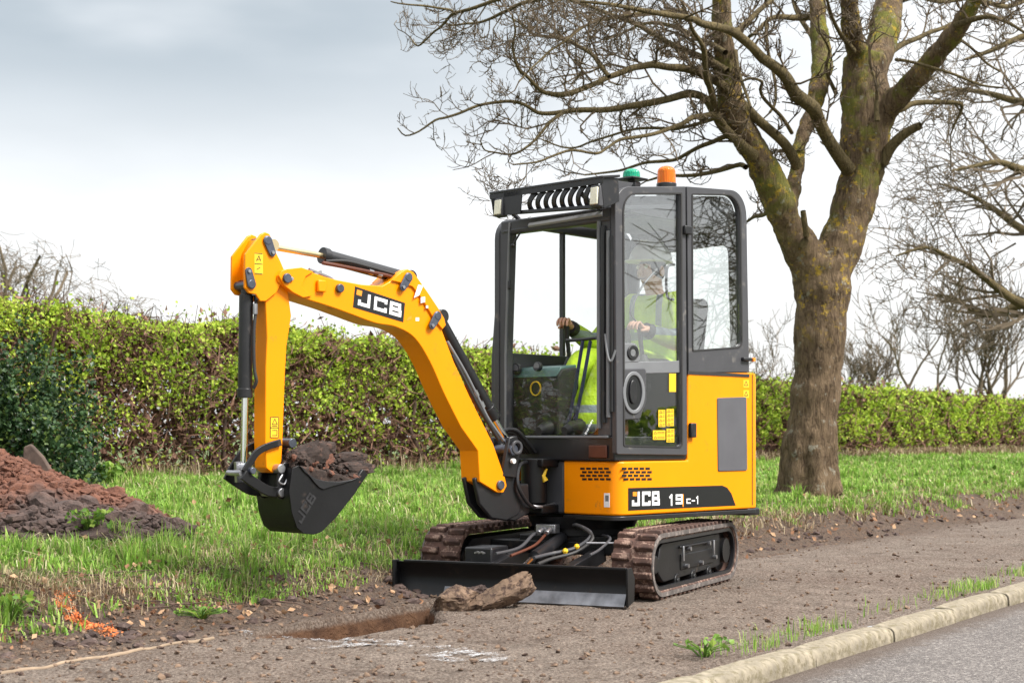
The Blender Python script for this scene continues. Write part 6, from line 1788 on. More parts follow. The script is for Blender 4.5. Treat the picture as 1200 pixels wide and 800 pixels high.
# travel levers: two navy rods to a cross bar
def IN(px, py, x): y, z = ray(FU, px, py, x=x); return (x, y, z)
q = MB(); q.tube([IN(664, 399, .17), IN(680, 398, .17), IN(699, 396, .17)], .010, 8); q.build('lever_crossbar', M_BLACK, digger, FU)
for a, b in (((683, 399), (664, 509)), ((692, 399), (671, 510))):
    q = MB(); q.tube([IN(a[0], a[1], .175), IN((a[0] + b[0]) / 2 + .6, (a[1] + b[1]) / 2, .19), IN(b[0], b[1], .20)], .0105, 10); q.build('travel_lever', M_NAVY, digger, FU)
for yy in (-.24, .22):
    q = MB(); q.box((-.32, yy, 1.30), (.34, .13, .09)); q.build('arm_console', M_DARK, digger, FU, bevel=.03)
jr = ray(FU, 664, 384, y=-.20); jl = ray(FU, 750, 388, y=.30)
for (jx, jz), yy in ((jr, -.20), (jl, .30)):
    q = MB(); q.tube([(jx - .03, yy, 1.32), (jx - .005, yy, jz - .06), (jx, yy, jz + .02)], [.012, .014, .020], 10); q.ball((jx, yy, jz + .03), .024, 10, (1, 1, 1.2)); jo = q.build('joystick', M_BLACK, digger, FU)
    q = MB(); q.tube([(jx - .03, yy, 1.30), (jx - .03, yy, 1.36)], [.045, .02], 12); q.build('rubber_gaiter', M_RUB, jo, FU)
# grab rail behind the door glass
rl = [(790, 310), (783, 312), (781, 322), (781, 340), (783, 349), (789, 351)]
hose(door, FU, [(*[S(px, py, SY - .06)[0]], SY - .06, S(px, py, SY - .06)[1]) for px, py in rl], .008, M_BLACK, name='grab_rail')
hose(door, FU, [(S(px, py, SY - .08)[0], SY - .08, S(px, py, SY - .08)[1]) for px, py in ((770, 315), (753, 335), (742, 356), (739, 367), (745, 376))], .006, M_GREY, name='cable')
sb_ = MB(); c_ = S(822, 399, .1); sb_.box((c_[0], .1, c_[1]), (.03, .02, .09)); sb_.build('belt_tag', M_YSTK, digger, FU)

# ---------------------------------------------------------------- king post, boom, dipper
q = MB()
kp = [B(x_, y_, .058) for x_, y_ in ((556, 560), (592, 548), (608, 556), (614, 584), (608, 603), (594, 610), (576, 607), (562, 590))]
q.prism(kp, -.058, -.03); q.prism(kp, .03, .058)
q.prism([B(574, 570, 0), B(612, 566, 0), B(614, 600, 0), B(596, 610, 0), B(576, 606, 0)], -.054, .054)
kpo = q.build('king_post', M_BLACK, digger, FB, bevel=.008)
q = MB()
up_ = [B(590, 558), B(598, 512), B(607, 510), B(612, 524), B(606, 560)]
q.prism(up_, .050, .080); q.prism(up_, -.080, -.050); q.build('ram_bracket', M_BLACK, kpo, FB, bevel=.006)
c_ = B(601, 527)
q = MB(); q.cyl((c_[0], -.10, c_[1]), (c_[0], .10, c_[1]), .030, 20); q.build('pin', M_PIN, kpo, FB, bevel=.004)
for cx_, cy_ in ((606, 524),):
    a_, z_ = B(cx_, cy_, .10)
    q = MB(); n = 22
    q.ring([(a_ + .040 * math.cos(2 * PI * k / n), z_ + .040 * math.sin(2 * PI * k / n)) for k in range(n)], [(a_ + .024 * math.cos(2 * PI * k / n), z_ + .024 * math.sin(2 * PI * k / n)) for k in range(n)], .09, .105)
    q.build('retaining_ring', M_GREY, kpo, FB, bevel=.003)
c_ = B(602, 540, .1); q = MB(); q.cyl((c_[0], .085, c_[1]), (c_[0], .105, c_[1]), .014, 10); q.build('grease_cap', M_WHITE, kpo, FB)
hc = MB(); hc.cyl((.36, -.06, .50), (.36, -.06, .76), .075, 24); hc.box((.30, -.06, .47), (.20, .20, .05)); hc.box((.30, -.06, .735), (.20, .20, .05)); hc.build('swing_casting', M_BLACKS, digger, FU, bevel=.008)
for k, (zz0, zz1, yo) in enumerate(((.60, .56, .0), (.575, .535, .02))):
    hose(digger, FU, [(.20, -.13 + yo, zz0), (.34, -.17 + yo, zz0 + .02), (.50, -.14 + yo, zz1 + .02), (.56, -.10 + yo, zz1)], .013, M_GREY if k == 0 else M_RUB)
for k in range(5):
    s_ = (k - 2) * .022
    hose(digger, FU, [(.30, -.15 + s_, .79), (.42, -.19 + s_, .86 + .015 * k), (.50, -.22 + s_ * .6, .80 + .02 * k), (.54, -.16 + s_ * .5, .66), (.50, -.10 + s_, .56)], .012, M_RUB if k % 2 else M_BLACK)
hose(digger, FU, [(.40, -.06, .74), (.52, -.02, .72), (.58, .02, .62), (.52, .03, .52), (.44, .02, .48)], .011, M_BLACK)
hose(digger, FU, [(.24, .0, .50), (.40, .03, .485), (.50, -.02, .50)], .010, M_STEEL, name='pipe')
q = MB(); q.tube([(.34, .02, .70), (.36, .01, .66), (.35, .02, .63)], [.006, .014, .018], 8); q.build('yellow_tag', M_YSTK, digger, FU)

boom_top = [(325, 323), (329, 317), (334, 315.5), (352, 314), (366, 319), (381, 324.5), (395, 328), (424, 333.5), (448, 335), (458, 329), (468, 319), (476, 315.5), (483, 319), (500, 343), (512, 361), (518, 372), (521, 380), (518, 387), (532, 424), (552, 468), (578, 520), (592, 560), (594, 569), (590, 577), (583, 577), (562, 564)]
boom_bot = [(560, 528), (540, 500), (520, 460), (504, 424), (486, 396), (464, 383), (440, 378.5), (411, 368), (386, 359), (354, 349), (342, 343), (332, 335), (326, 330)]
BW = .078
def cr2(pts, k=4):
    out = []; n_ = len(pts)
    for i in range(n_ - 1):
        a, b, c, d = [Vector(pts[j]) for j in (max(i - 1, 0), i, i + 1, min(i + 2, n_ - 1))]
        for j in range(k):
            t = j / k; p = .5 * ((2 * b) + (c - a) * t + (2 * a - 5 * b + 4 * c - d) * t * t + (3 * b - a - 3 * c + d) * t ** 3)
            out.append((p.x, p.y))
    out.append(tuple(pts[-1])); return out
boom_bot = [boom_bot[0]] + cr2(boom_bot[1:-3], 5) + boom_bot[-3:]
loop = [B(x, y, BW) for x, y in boom_top + boom_bot]
q = MB(); q.prism(loop, -BW, BW)
boom = q.build('boom', M_YEL, digger, FB, bevel=.004)
# bottom plate seam and a darker weld line
sm1 = B(545, 536, BW)
# side reinforcing plates: nose boss, top lug, foot
nose = [(325, 323), (329, 317), (334, 315.5), (352, 313.5), (366, 318.5), (357, 324), (352, 336), (364, 347), (354, 349), (342, 343), (332, 335)]
lug = [(458, 329), (468, 319), (476, 315.5), (483, 319), (500, 343), (512, 361), (519, 373), (521, 381), (517, 386), (506, 372), (493, 350), (482, 336), (466, 331)]
for lp_ in (nose, lug):
    L_ = [B(x, y, BW) for x, y in lp_]
    q = MB(); q.prism(L_, BW, BW + .012); q.prism(L_, -BW - .012, -BW); q.build('side_plate', M_YEL, boom, FB, bevel=.003)
def pin(parent, px, py, y, r=.020, L=.012, flag=None, mat=None):
    c = B(px, py, y)
    q = MB(); q.cyl((c[0], -y - .004, c[1]), (c[0], y + L, c[1]), r, 20)
    o = q.build('pin', mat or M_PIN, parent, FB, bevel=.003)
    if flag:
        a = math.radians(flag); d = Vector((math.cos(a), math.sin(a)))
        n_ = Vector((-d.y, d.x)); P0 = Vector(c); w = r * 1.15
        lp = []
        for k in range(9):
            t = PI / 2 + PI * k / 8; lp.append(tuple(P0 + (d * math.cos(t) + n_ * math.sin(t)) * w))
        P1 = P0 + d * r * 3.0
        for k in range(9):
            t = -PI / 2 + PI * k / 8; lp.append(tuple(P1 + (d * math.cos(t) + n_ * math.sin(t)) * w * .8))
        q = MB(); q.prism(lp, y + .002, y + .010); q.build('keeper_plate', M_PIN, o, FB, bevel=.002)
        q = MB(); q.cyl((P1.x, y + .010, P1.y), (P1.x, y + .018, P1.y), .009, 6); q.build('bolt', M_STEEL, o, FB)
    return o
pin(boom, 336, 326, BW + .014, .024)
pin(boom, 341, 327, BW + .012, .010, mat=M_STEEL)
pin(boom, 478, 325, BW + .014, .022, flag=-55)
pin(boom, 512, 370, BW + .014, .022, flag=-55)
pin(boom, 586, 568, BW + .002, .026)
pin(boom, 397, 338, BW, .022, L=.020)
# work lamp bracket and hose clip near the nose
q = MB(); a_ = B(378, 335, .1); q.box((a_[0], BW + .012, a_[1]), (.05, .02, .06)); q.build('lamp_bracket', M_YEL, boom, FB, bevel=.006)
q = MB(); a_ = B(372, 321, .06); q.bar((a_[0] - .03, .05, a_[1] + .015), (a_[0] + .06, .05, a_[1] - .02), .012, .012); q.build('hose_clip', M_STEEL, boom, FB)
# name plate on the boom
def BPt(px, py, o=0.0): a, z = B(px, py, BW + o); return Vector((a, BW + o, z))
bx4 = [BPt(413.5, 360), BPt(472.5, 377.5), BPt(474.5, 355), BPt(416, 335.5)]
np_ = quad_sheet(bx4, (0, 1, 0), .0014).build('name_plate', M_BLKSTK, digger, FB, smooth=0)
o_ = BPt(418.5, 357.5, .0014); u_ = (BPt(470, 372.5, .0014) - o_) / 3.46; v_ = BPt(420, 339, .0014) - o_
letters('JCB', o_ + u_ * .02 + v_ * .02, u_, v_ * .86, (0, 1, 0), {}, .245, .23, M_STK, np_, FB)
q = quad_sheet([BPt(417.5, 345, .0014), BPt(423.5, 347, .0014), BPt(424.5, 341, .0014), BPt(418.3, 339, .0014)], (0, 1, 0), .0012); q.build('lettering_accent', M_OSTK, np_, FB, smooth=0)
def boom_sticker(pts, mat, o=.0, y=BW, name='sticker'):
    P_ = [Vector((B(x, yy, y + o)[0], y + o, B(x, yy, y + o)[1])) for x, yy in pts]
    return quad_sheet(P_, (0, 1, 0), .0013).build(name, mat, boom, FB, smooth=0)
boom_sticker([(485, 349), (491, 346), (496, 334.5), (490, 333.5)], M_STK, .013)
boom_sticker([(493, 355), (498, 354), (498, 347.5), (493, 348.5)], M_STK, .013)
boom_sticker([(499, 361), (501.5, 361), (501.5, 358), (499, 358)], M_STK, .013)
boom_sticker([(476, 376), (482, 374), (482, 370), (478, 372)], M_OSTK)
boom_sticker([(487, 376), (491, 376), (491, 372), (487, 372)], M_STK)
# boom ram (behind the boom) and dipper ram (above it)
def P3(px, py, y=0.0): a, z = B(px, py, y); return Vector((a, y, z))
q = MB(); q.cyl(P3(514, 373), P3(577, 487), .034, 24); q.cyl(P3(571, 477), P3(579, 490), .041, 24); q.cyl(P3(513, 371) - Vector((0, .05, 0)), P3(513, 371) + Vector((0, .05, 0)), .038, 16)
br = q.build('boom_ram', M_BLACK, digger, FB, bevel=.003)
q = MB(); q.cyl(P3(577, 487), P3(601, 527), .018, 18); q.cyl(P3(601, 527) - Vector((0, .045, 0)), P3(601, 527) + Vector((0, .045, 0)), .032, 16); q.build('ram_rod', M_CHR, br, FB)
hose(br, FB, [P3(524, 400, .045), P3(545, 436, .055), P3(562, 470, .055), P3(573, 492, .06), P3(590, 516, .05)], .009, M_GREYL)
hose(br, FB, [P3(530, 416, .05), P3(550, 455, .065), P3(566, 485, .07), P3(584, 515, .06)], .010, M_RUB)
hose(br, FB, [P3(545, 450, .055), P3(560, 478, .062), P3(574, 498, .06)], .009, M_RED)
for px, py in ((556, 458), (563, 471)):
    q = MB(); q.cyl(P3(px, py, .05), P3(px + 3, py + 6, .05), .016, 10); q.build('hose_fitting', M_STEEL, br, FB)
q = MB(); q.cyl(P3(380, 300, 0), P3(467, 324, 0), .036, 24); q.cyl(P3(377, 299), P3(384, 301), .043, 24); q.cyl(P3(476, 325) - Vector((0, .05, 0)), P3(476, 325) + Vector((0, .05, 0)), .036, 16)
dr = q.build('dipper_ram', M_BLACK, digger, FB, bevel=.003)
q = MB(); q.cyl(P3(380, 300), P3(322, 290), .015, 18); q.cyl(P3(316, 288) - Vector((0, .04, 0)), P3(316, 288) + Vector((0, .04, 0)), .030, 16); q.build('ram_rod', simple("gilded_rod", (.62, .50, .30), .25, metal=.9, var=.15), dr, FB)
hose(dr, FB, [P3(378, 308, .04), P3(400, 312, .05), P3(430, 318, .055), P3(458, 324, .05), P3(470, 331, .02)], .010, M_RED)
hose(dr, FB, [P3(382, 306, .03), P3(405, 306, .055), P3(430, 312, .055), P3(462, 321, .05)], .008, M_RUB)
for px, py in ((432, 318), (442, 321)):
    q = MB(); q.cyl(P3(px, py, .05), P3(px + 5, py + 1.5, .05), .014, 10); q.build('hose_fitting', M_STEEL, dr, FB)
hose(digger, FB, [P3(362, 316, .03), P3(372, 320, .03), P3(388, 327, .02), P3(394, 336, .02)], .010, M_GREYL)

# dipper arm
DW = .052
def dl(pts, y=DW): return [B(x, yy, y) for x, yy in pts]
arm = [(311, 352), (303, 340), (300, 300), (318, 285), (328, 304), (334, 318), (338, 345), (341.5, 370), (339, 386), (336, 404), (334, 440), (332, 495), (331, 520), (330, 540), (326, 551), (319, 554), (312, 548), (311, 517), (311.5, 430), (313, 395)]
q = MB(); q.prism(dl(arm), -DW, DW)
dip = q.build('dipper_arm', M_YEL, digger, FB, bevel=.004)
cheek = [(306, 274), (311, 272), (316, 274), (320, 283), (322.5, 300), (331, 312), (333, 322), (330, 332), (324, 343), (312, 353), (305, 353), (300, 345), (292, 343.5), (287, 337), (287.5, 298)]
q = MB(); q.prism(dl(cheek, DW + .016), DW, DW + .016); q.prism(dl(cheek, DW + .016), -DW - .016, -DW); chk = q.build('cheek_plate', M_YEL, dip, FB, bevel=.004)
q = MB(); q.prism(dl([(297, 295), (305, 280), (309, 300), (302, 335), (297, 332)]), -DW, DW); q.build('web_plate', M_YEL, dip, FB)
def pin2(px, py, y, r, flag, parent=dip): return pin(parent, px, py, y, r, flag=flag)
pin2(313, 282, DW + .018, .021, -115)
pin2(294, 333, DW + .018, .021, 75)
for (x0, y0_, x1, y1_), tri in (((298, 296, 308, 321), 1),):
    q = quad_sheet([Vector((B(x, y, DW + .0165)[0], DW + .0165, B(x, y, DW + .0165)[1])) for x, y in ((x0, y1_), (x1, y1_ + 1), (x1, y0_ + 1), (x0, y0_))], (0, 1, 0), .001)
    so = q.build('warning_sticker', M_YSTK, chk, FB, smooth=0)
    q = MB()
    def DP(px, py, o=.0178): a, z = B(px, py, DW + o); return Vector((a, DW + o, z))
    for a, b in (((298.4, 296.6), (307.6, 297.5)), ((307.6, 297.5), (307.6, 321)), ((307.6, 321), (298.4, 320.2)), ((298.4, 320.2), (298.4, 296.6)), ((298.4, 309), (307.6, 309.6)),
                 ((300.5, 306), (303.5, 299.5)), ((303.5, 299.5), (305.5, 306)), ((300.8, 316), (305, 313)), ((300.5, 304), (305.5, 304))):
        q.bar(DP(*a), DP(*b), .0008, .0035, (0, 0, 1))
    q.build('sticker_print', M_BLKSTK, so, FB, smooth=0)
q = quad_sheet([Vector((B(x, y, DW)[0], DW, B(x, y, DW)[1])) for x, y in ((316.5, 513), (326.5, 513), (327, 488), (317, 488))], (0, 1, 0), .001)
so = q.build('warning_sticker', M_YSTK, dip, FB, smooth=0)
q = MB()
def DQ(px, py): a, z = B(px, py, DW + .0012); return Vector((a, DW + .0012, z))
for a, b in (((317, 488.5), (326.6, 488.5)), ((326.6, 488.5), (326.2, 512.5)), ((326.2, 512.5), (316.8, 512.5)), ((316.8, 512.5), (317, 488.5)), ((317, 501), (326.5, 501)),
             ((319, 497), (322, 490.5)), ((322, 490.5), (325, 497)), ((325, 497), (319, 497)), ((322, 492.5), (322, 495.5)), ((318.8, 499), (325, 499)), ((319, 504), (324.6, 504)), ((324.6, 504), (324.4, 510)), ((324.4, 510), (319, 510)), ((319, 510), (319, 504))):
    q.bar(DQ(*a), DQ(*b), .0008, .0035, (0, 0, 1))
q.build('sticker_print', M_BLKSTK, so, FB, smooth=0)
# bucket ram in front of the dipper
q = MB(); q.cyl(P3(288.5, 345), P3(287, 464), .0345, 26); q.cyl(P3(287, 455), P3(287, 466), .038, 26); q.cyl(P3(289, 335) - Vector((0, .045, 0)), P3(289, 335) + Vector((0, .045, 0)), .032, 16); q.cyl(P3(288.7, 336), P3(288.5, 350), .028, 16)
bk = q.build('bucket_ram', M_BLACK, digger, FB, bevel=.003)
q = MB(); q.cyl(P3(287, 464), P3(285.5, 542), .0165, 18); q.cyl(P3(285, 548) - Vector((0, .045, 0)), P3(285, 548) + Vector((0, .045, 0)), .026, 16); q.build('ram_rod', M_CHR, bk, FB)
hose(bk, FB, [P3(299, 346, .03), P3(300, 360, .045), P3(297.5, 390, .05), P3(298, 430, .05), P3(300.5, 446, .055), P3(297, 455, .04)], .008, M_RUB)
hose(bk, FB, [P3(301, 345, .045), P3(301.5, 352, .05)], .012, M_BLACK)
q = MB(); q.cyl(P3(299, 356, .05), P3(299, 368, .05), .012, 8); q.cyl(P3(298.5, 340, .05), P3(298.5, 346, .05), .014, 8); q.build('hose_fitting', M_STEEL, bk, FB)
# tipping links
def arc_link(pts, w, y0, y1, parent, name, mat):
    P_ = [Vector(B(x, yy, max(abs(y0), abs(y1)))) for x, yy in pts]
    out, inn = [], []
    fine = []
    n_ = len(P_)
    for i in range(n_ - 1):
        a, b, c, d = P_[max(i - 1, 0)], P_[i], P_[i + 1], P_[min(i + 2, n_ - 1)]
        for j in range(5):
            t = j / 5; fine.append(.5 * ((2 * b) + (c - a) * t + (2 * a - 5 * b + 4 * c - d) * t * t + (3 * b - a - 3 * c + d) * t ** 3))
    fine.append(P_[-1])
    for i, p in enumerate(fine):
        d = (fine[min(i + 1, len(fine) - 1)] - fine[max(i - 1, 0)]).normalized(); n2 = Vector((-d.y, d.x))
        out.append(tuple(p + n2 * w / 2)); inn.append(tuple(p - n2 * w / 2))
    q = MB(); q.prism(out + inn[::-1], y0, y1)
    return q.build(name, mat, parent, FB, bevel=.003)
for y0, y1 in ((.058, .072), (-.072, -.058)):
    arc_link([(287, 553), (295, 540), (302, 530), (314, 523), (330, 518)], .034, y0, y1, digger, 'tipping_link', M_BLACKS)
q = MB(); c_ = P3(332, 519); q.cyl(c_ - Vector((0, .085, 0)), c_ + Vector((0, .085, 0)), .024, 16); c_ = P3(284, 551); q.cyl(c_ - Vector((0, .10, 0)), c_ + Vector((0, .10, 0)), .017, 14); q.build('link_pin', M_PIN, digger, FB, bevel=.003)
q = MB(); a_ = P3(275, 554, 0); q.cyl(a_ - Vector((0, .06, 0)), a_ + Vector((0, .06, 0)), .014, 12); q.bar(P3(276, 553), P3(287, 552), .10, .022, (0, 1, 0)); q.build('link_pin', M_STEEL, digger, FB)
for y0, y1 in ((.070, .086), (-.086, -.070)):
    arc_link([(286, 556), (300, 566), (316, 575), (332, 576)], .050, y0, y1, digger, 'bucket_link', M_BLACKS)
# quick hitch and bucket
bkt = empty('bucket_group_tmp', FB); bpy.data.objects.remove(bkt)
BKW = .150
side = [(343, 548), (350, 545), (356, 549), (362, 556), (370, 561), (382, 563.5), (397, 564), (411, 562), (420, 559), (425, 562), (417, 577), (394, 606), (377, 623), (368, 626), (356, 625), (348, 618), (342, 600), (339, 575)]
SL = [B(x, yy, BKW) for x, yy in side]
q = MB(); q.prism(SL, BKW - .010, BKW)
bucket = q.build('bucket', M_BLACKS, digger, FB, bevel=.002)
q = MB(); q.prism(SL, -BKW, -BKW + .010); q.build('side_plate', M_BLACKS, bucket, FB, bevel=.002)
shell = [SL[i] for i in (9, 10, 11, 12, 13, 14, 15, 16, 17, 0)]
shell = [SL[9]] + SL[10:] + [SL[0]]
sh2 = []
cen = Vector((sum(p[0] for p in SL) / len(SL), sum(p[1] for p in SL) / len(SL)))
for p in shell:
    v = Vector(p); sh2.append(tuple(v + (cen - v).normalized() * .012))
q = MB(); n = len(shell); yy0, yy1 = -BKW + .011, BKW - .011
q.add([(p[0], yy0, p[1]) for p in shell] + [(p[0], yy1, p[1]) for p in shell] + [(p[0], yy0, p[1]) for p in sh2] + [(p[0], yy1, p[1]) for p in sh2],
      [f for i in range(n - 1) for f in ((i, i + 1, n + i + 1, n + i), (2 * n + i, 3 * n + i, 3 * n + i + 1, 2 * n + i + 1))] + [(0, n, 3 * n, 2 * n), (n - 1, 3 * n - 1 - 0, 4 * n - 1, 2 * n - 1)][:1])
q.build('bucket_shell', M_BLACKS, bucket, FB)
# welded lip along the side plate
lipp = [SL[i] for i in range(1, 9)]
low = [tuple(Vector(p) + (cen - Vector(p)).normalized() * .045) for p in lipp]
q = MB(); q.prism(lipp + low[::-1], BKW, BKW + .008); q.build('side_lip', M_BLACK, bucket, FB, bevel=.002)
for yc_ in (-.115, -.04, .04, .115):
    p0 = Vector(SL[9]); dd_ = (Vector(SL[9]) - Vector(SL[11])).normalized()
    t_ = MB(); a_ = Vector((p0.x, yc_, p0.y)); b_ = a_ + Vector((dd_.x, 0, dd_.y)) * .055
    t_.bar(a_ - Vector((dd_.x, 0, dd_.y)) * .05, b_, .045, .022, (0, 1, 0)); t_.build('bucket_tooth', M_BLACKS, bucket, FB, bevel=.005)
hb_ = [B(x, yy, .07) for x, yy in ((322, 552), (326, 541), (338, 541), (345, 548), (342, 575), (340, 592), (330, 590), (318, 578), (306, 574))]
for y0, y1 in ((.070, .088), (-.088, -.070)):
    q = MB(); q.prism([B(x, yy, .08) for x, yy in ((327, 546), (333, 541), (340, 543), (346, 553), (344, 580), (336, 586), (326, 584), (324, 565))], y0, y1); q.build('bucket_ear', M_BLACK, bucket, FB, bevel=.004)
for px, py in ((330, 549), (331, 577)):
    q = MB(); c_ = B(px, py, .1); q.cyl((c_[0], -.10, c_[1]), (c_[0], .102, c_[1]), .023, 18); q.build('pin', M_STEEL, bucket, FB, bevel=.003)
hose(bucket, FB, [P3(331, 556, .108), P3(327, 564, .112), P3(333, 567, .112), P3(337, 560, .108), P3(342, 552, .11)], .005, M_STEEL, name='locking_clip')
# raised lettering on the bucket side
def BK(px, py): a, z = B(px, py, BKW + .001); return Vector((a, BKW, z))
o_ = BK(353, 614); u_ = (BK(371, 583) - o_) / 3.28; v_ = (BK(349, 610) - o_) * 2.0
letters('JCB', o_, u_, v_, (0, 1, 0), {}, .20, .14, simple('scuffed_emboss', (.022, .022, .024), .5, metal=.2, var=.4, scale=40), bucket, FB, t=.002)

# --- the soil in the bucket
cs = Vector(B(378, 560, 0))
load = empty('soil_load', FB @ Matrix.Translation((cs.x, 0, cs.y)))
tag(load, "heap of dark crumbly soil and turf piled in the raised bucket", "soil load")
lo = np.array((cs.x, 0, cs.y))
n = 1100
px_ = rng.uniform(346, 426, n); f_ = (px_ - 343) / 81
ty = np.interp(px_, [343, 352, 365, 380, 400, 424], [529, 525, 529, 536, 542, 552]); by_ = np.interp(px_, [343, 375, 411, 424], [552, 566, 568, 566])
py_ = ty + (by_ - ty) * rng.uniform(0, 1, n) ** .8; yl = rng.uniform(-.13, .13, n)
P = np.array([(*[B(a, b, BKW)[0]], c, B(a, b, BKW)[1]) for a, b, c in zip(px_, py_, yl)]) - lo
P[:, 2] -= np.abs(yl) * .15
V, F = lumps(P, rng.uniform(.010, .045, n), .85, .4)
tag(raw_mesh('loose_soil', V, F, M_SOILK, load, fr=WM[load.name]), kind='stuff')
V, F = lumps(P[:90], rng.uniform(.02, .05, 90), .85, .3)
tag(raw_mesh('red_crumbs', V + np.array([0, .01, .012]), F, M_SOILR, load, fr=WM[load.name]), kind='stuff')
bm_ = MB(); bm_.prism([tuple(Vector(p) - Vector((cs.x, cs.y))) for p in [B(x_, y_, BKW) for x_, y_ in ((346, 556), (352, 545), (372, 548), (400, 555), (420, 562), (413, 575), (392, 602), (370, 618), (350, 604))]], -.135, .135)
bm_.build('packed_soil', M_SOILK, load, WM[load.name], bevel=.01)
def slab(px, py, y, L, W, H, yaw, tilt, mat, name):
    c = B(px, py, y)
    A_ = ICO4_V; Q_ = np.sign(A_) * np.abs(A_) ** .72
    V = Q_ * (1 + .16 * wob(A_[:, 0] * 3 + px, A_[:, 1] * 3 + A_[:, 2] * 2, 1.0, 1.) + .10 * wob(A_[:, 0] * 9, A_[:, 1] * 9 + A_[:, 2] * 7, 1.0, 2.) + .03 * rng.normal(size=len(A_)))[:, None] * np.array((L, W, H)) * .55
    R_ = np.array(Matrix.Rotation(math.radians(yaw), 3, 'Z') @ Matrix.Rotation(math.radians(tilt), 3, 'Y'))
    V = V @ R_.T + np.array((c[0], y, c[1])) - lo
    raw_mesh(name, V, ICO4_F, mat, load, fr=WM[load.name])
slab(415, 549, .02, .22, .12, .062, 5, 2, M_SOILK, 'turf_clod')
slab(406, 537, -.06, .20, .10, .058, -8, 4, M_SOILK, 'turf_clod')
slab(378, 527, -.07, .13, .10, .07, 20, 14, M_SOILK, 'turf_clod')
slab(379, 545, .05, .13, .055, .05, 10, 40, M_SOILR, 'clay_clod')
slab(360, 538, .05, .19, .13, .13, 10, 25, M_SOILK, 'turf_clod')
# ------------------------------------------------------------------ the operator
op = empty('person', FU @ Matrix.Translation((-.66, .02, 1.22)))
tag(op, "operator in yellow hi-vis clothing and white helmet, seated in the cab", "person")
def skin_obj(name, verts, edges, radii, mat, parent, fr, root=0, sub=2):
    me = bpy.data.meshes.new(name)
    me.from_pydata([tuple(v) for v in verts], edges, [])
    me.materials.append(mat)
    o = bpy.data.objects.new(name, me); COL.objects.link(o)
    o.modifiers.new('skin', 'SKIN')
    if not me.skin_vertices: me.skin_vertices.new()
    for i, r in enumerate(radii):
        r = r if isinstance(r, tuple) else (r, r)
        me.skin_vertices[0].data[i].radius = r
        me.skin_vertices[0].data[i].use_root = (i in root) if isinstance(root, (list, tuple)) else i == root
    o.modifiers['skin'].use_smooth_shade = True
    s = o.modifiers.new('sub', 'SUBSURF'); s.levels = sub; s.render_levels = sub
    return place(o, fr, parent)
RH = (jr[0], -.20, jr[1] + .02); LH = (jl[0], .30, jl[1] + .02)
# joints
HIP, CHE, NECK, HEAD = (-.66, .02, 1.27), (-.68, .02, 1.58), (-.64, .02, 1.76), (-.59, .02, 1.90)
SR, SL_ = (-.65, -.17, 1.70), (-.65, .21, 1.70)
ER, EL = (-.42, -.29, 1.45), (-.47, .34, 1.44)
def lerp3(a, b, t): return tuple(a[i] + (b[i] - a[i]) * t for i in range(3))
WR, WL = lerp3(ER, RH, .80), lerp3(EL, LH, .78)
KR, KL = (-.10, -.10, 1.34), (-.10, .13, 1.34)
AR, AL = (.10, -.09, .97), (.10, .11, .97)
# body (skin): head, neck, trunk and limbs in one surface
body_v = [HIP, CHE, NECK, (-.615, .02, 1.83), HEAD, (-.585, .02, 1.965), SR, ER, WR, SL_, EL, WL, (-.62, -.09, 1.26), KR, AR, (-.62, .13, 1.26), KL, AL]
body_e = [(0, 1), (1, 2), (2, 3), (3, 4), (4, 5), (1, 6), (6, 7), (7, 8), (1, 9), (9, 10), (10, 11), (0, 12), (12, 13), (13, 14), (0, 15), (15, 16), (16, 17)]
body_r = [(.13, .10), (.14, .10), .055, .062, (.078, .092), (.065, .075), .05, .038, .026, .05, .038, .026, .08, .055, .038, .08, .055, .038]
skin_obj('body', body_v, body_e, body_r, M_SKIN, op, FU)
skin_obj('jacket', [(-.67, .02, 1.25), (-.68, .02, 1.40), (-.68, .02, 1.60), (-.65, .02, 1.74), SR, lerp3(SR, ER, .55), ER, lerp3(ER, WR, .5), WR, SL_, lerp3(SL_, EL, .55), EL, lerp3(EL, WL, .5), WL],
         [(0, 1), (1, 2), (2, 3), (2, 4), (4, 5), (5, 6), (6, 7), (7, 8), (2, 9), (9, 10), (10, 11), (11, 12), (12, 13)],
         [(.17, .13), (.18, .125), (.18, .115), (.085, .085), .085, .075, .066, .058, .048, .085, .075, .066, .058, .048], M_HIV, op, FU)
skin_obj('trousers', [(-.62, .02, 1.24), (-.56, -.10, 1.27), (-.34, -.10, 1.32), KR, (.0, -.095, 1.16), AR, (.12, -.09, .90), (-.56, .14, 1.27), (-.34, .135, 1.32), KL, (.0, .12, 1.16), AL, (.12, .11, .90)],
         [(0, 1), (1, 2), (2, 3), (3, 4), (4, 5), (5, 6), (0, 7), (7, 8), (8, 9), (9, 10), (10, 11), (11, 12)],
         [(.14, .12), .11, .098, .092, .086, .078, .072, .11, .098, .092, .086, .078, .072], M_HIV, op, FU)
for c_ in ((.17, -.09), (.17, .11)):
    q = MB(); q.tube([(c_[0] - .09, c_[1], .925), (c_[0] - .02, c_[1], .945), (c_[0] + .06, c_[1], .93), (c_[0] + .12, c_[1], .915)], [.035, .048, .042, .025], 12); q.build('boot', M_RUB, op, FU)
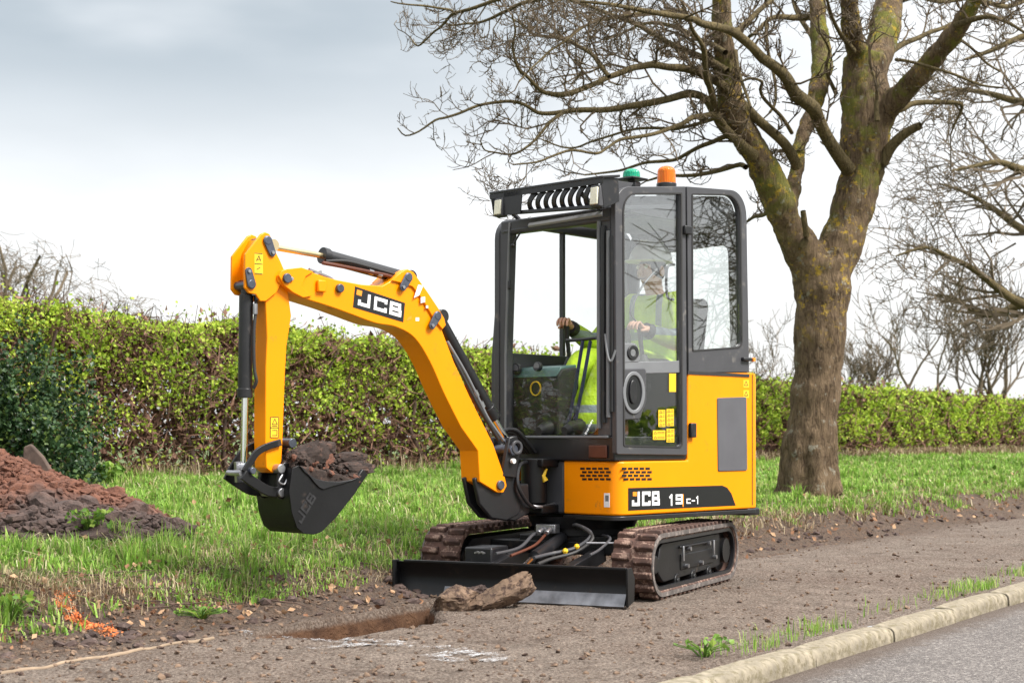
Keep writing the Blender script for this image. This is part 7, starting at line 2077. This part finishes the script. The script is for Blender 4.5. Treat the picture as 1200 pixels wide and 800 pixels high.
def hand(name, wrist, grip, sgn):
    """Palm plus four bent fingers of unequal length and a thumb, closed round the knob at grip."""
    W, Gp = Vector(wrist), Vector(grip)
    fwd = (Gp - W).normalized(); up = Vector((0, 0, 1)); side_ = fwd.cross(up).normalized(); up = side_.cross(fwd)
    V_, E_, R_ = [W, W + fwd * .045, W + fwd * .085], [(0, 1), (1, 2)], [(.027, .020), (.038, .022), (.040, .018)]
    for k, (L, off) in enumerate(((.072, .030), (.080, .010), (.075, -.010), (.060, -.029))):
        b = len(V_)
        p = W + fwd * .088 + side_ * off + up * .010
        V_ += [p, p + fwd * L * .42 + up * .014, p + fwd * L * .68 - up * .016, p + fwd * L * .55 - up * .040]
        E_ += [(2, b), (b, b + 1), (b + 1, b + 2), (b + 2, b + 3)]
        R_ += [.0095, .0092, .0085, .0075]
    b = len(V_); p = W + fwd * .040 + side_ * sgn * .034
    V_ += [p, p + fwd * .030 + side_ * sgn * .014 - up * .014, p + fwd * .058 + side_ * sgn * .002 - up * .028]
    E_ += [(1, b), (b, b + 1), (b + 1, b + 2)]; R_ += [.012, .0105, .009]
    return skin_obj(name, V_, E_, R_, M_SKIN, op, FU, sub=2)
hand('hand', WR, RH, 1); hand('hand', WL, LH, -1)
for w_, g_ in ((WR, ER), (WL, EL)):
    a, b = Vector(w_), Vector(g_); d = (a - b).normalized()
    q = MB(); q.tube([a - d * .015, a + d * .03], [.047, .043], 14); q.build('cuff', M_DARK, op, FU)
# helmet with a brim, ears, nose
q = MB(); q.ball((-0.600, .02, 1.955), .128, 26, (1.12, .98, 1.0), half=True)
ring_o = [(-0.600 + .150 * math.cos(2 * PI * k / 26) + (.035 if math.cos(2 * PI * k / 26) > .3 else 0), .02 + .132 * math.sin(2 * PI * k / 26)) for k in range(26)]
q.vprism(ring_o, 1.948, 1.957); q.bar((-0.710, .02, 2.075), (-0.510, .02, 2.078), .03, .012)
q.build('hard_hat', M_WHITE, op, FU, bevel=.004)
q = MB(); q.tube([(-0.515, .02, 1.905), (-0.492, .02, 1.885), (-0.508, .02, 1.872)], [.010, .015, .012], 8); q.build('nose', M_SKIN, op, FU)
for s_ in (-1, 1):
    q = MB(); q.ball((-0.600, .02 + s_ * .088, 1.89), .030, 12, (.7, .35, 1.1)); q.build('ear', M_SKIN, op, FU)
    q = MB(); q.ball((-0.515, .02 + s_ * .032, 1.915), .012, 10); q.build('eye', M_WHITE, op, FU)
q = MB(); q.box((-0.518, .02, 1.845), (.012, .05, .009)); q.build('mouth', M_RED, op, FU, bevel=.003)
q = MB(); q.ball((-0.615, .02, 1.91), .094, 20, (1.0, .92, .9)); q.build('hair', M_DARK, op, FU)

# nothing deeper than thing > part > sub-part
for o in list(bpy.data.objects):
    chain = [o]
    while chain[-1].parent is not None: chain.append(chain[-1].parent)
    if len(chain) > 3:
        p = chain[-2]
        o.parent = p; o.matrix_basis = WM[p.name].inverted() @ WM[o.name]
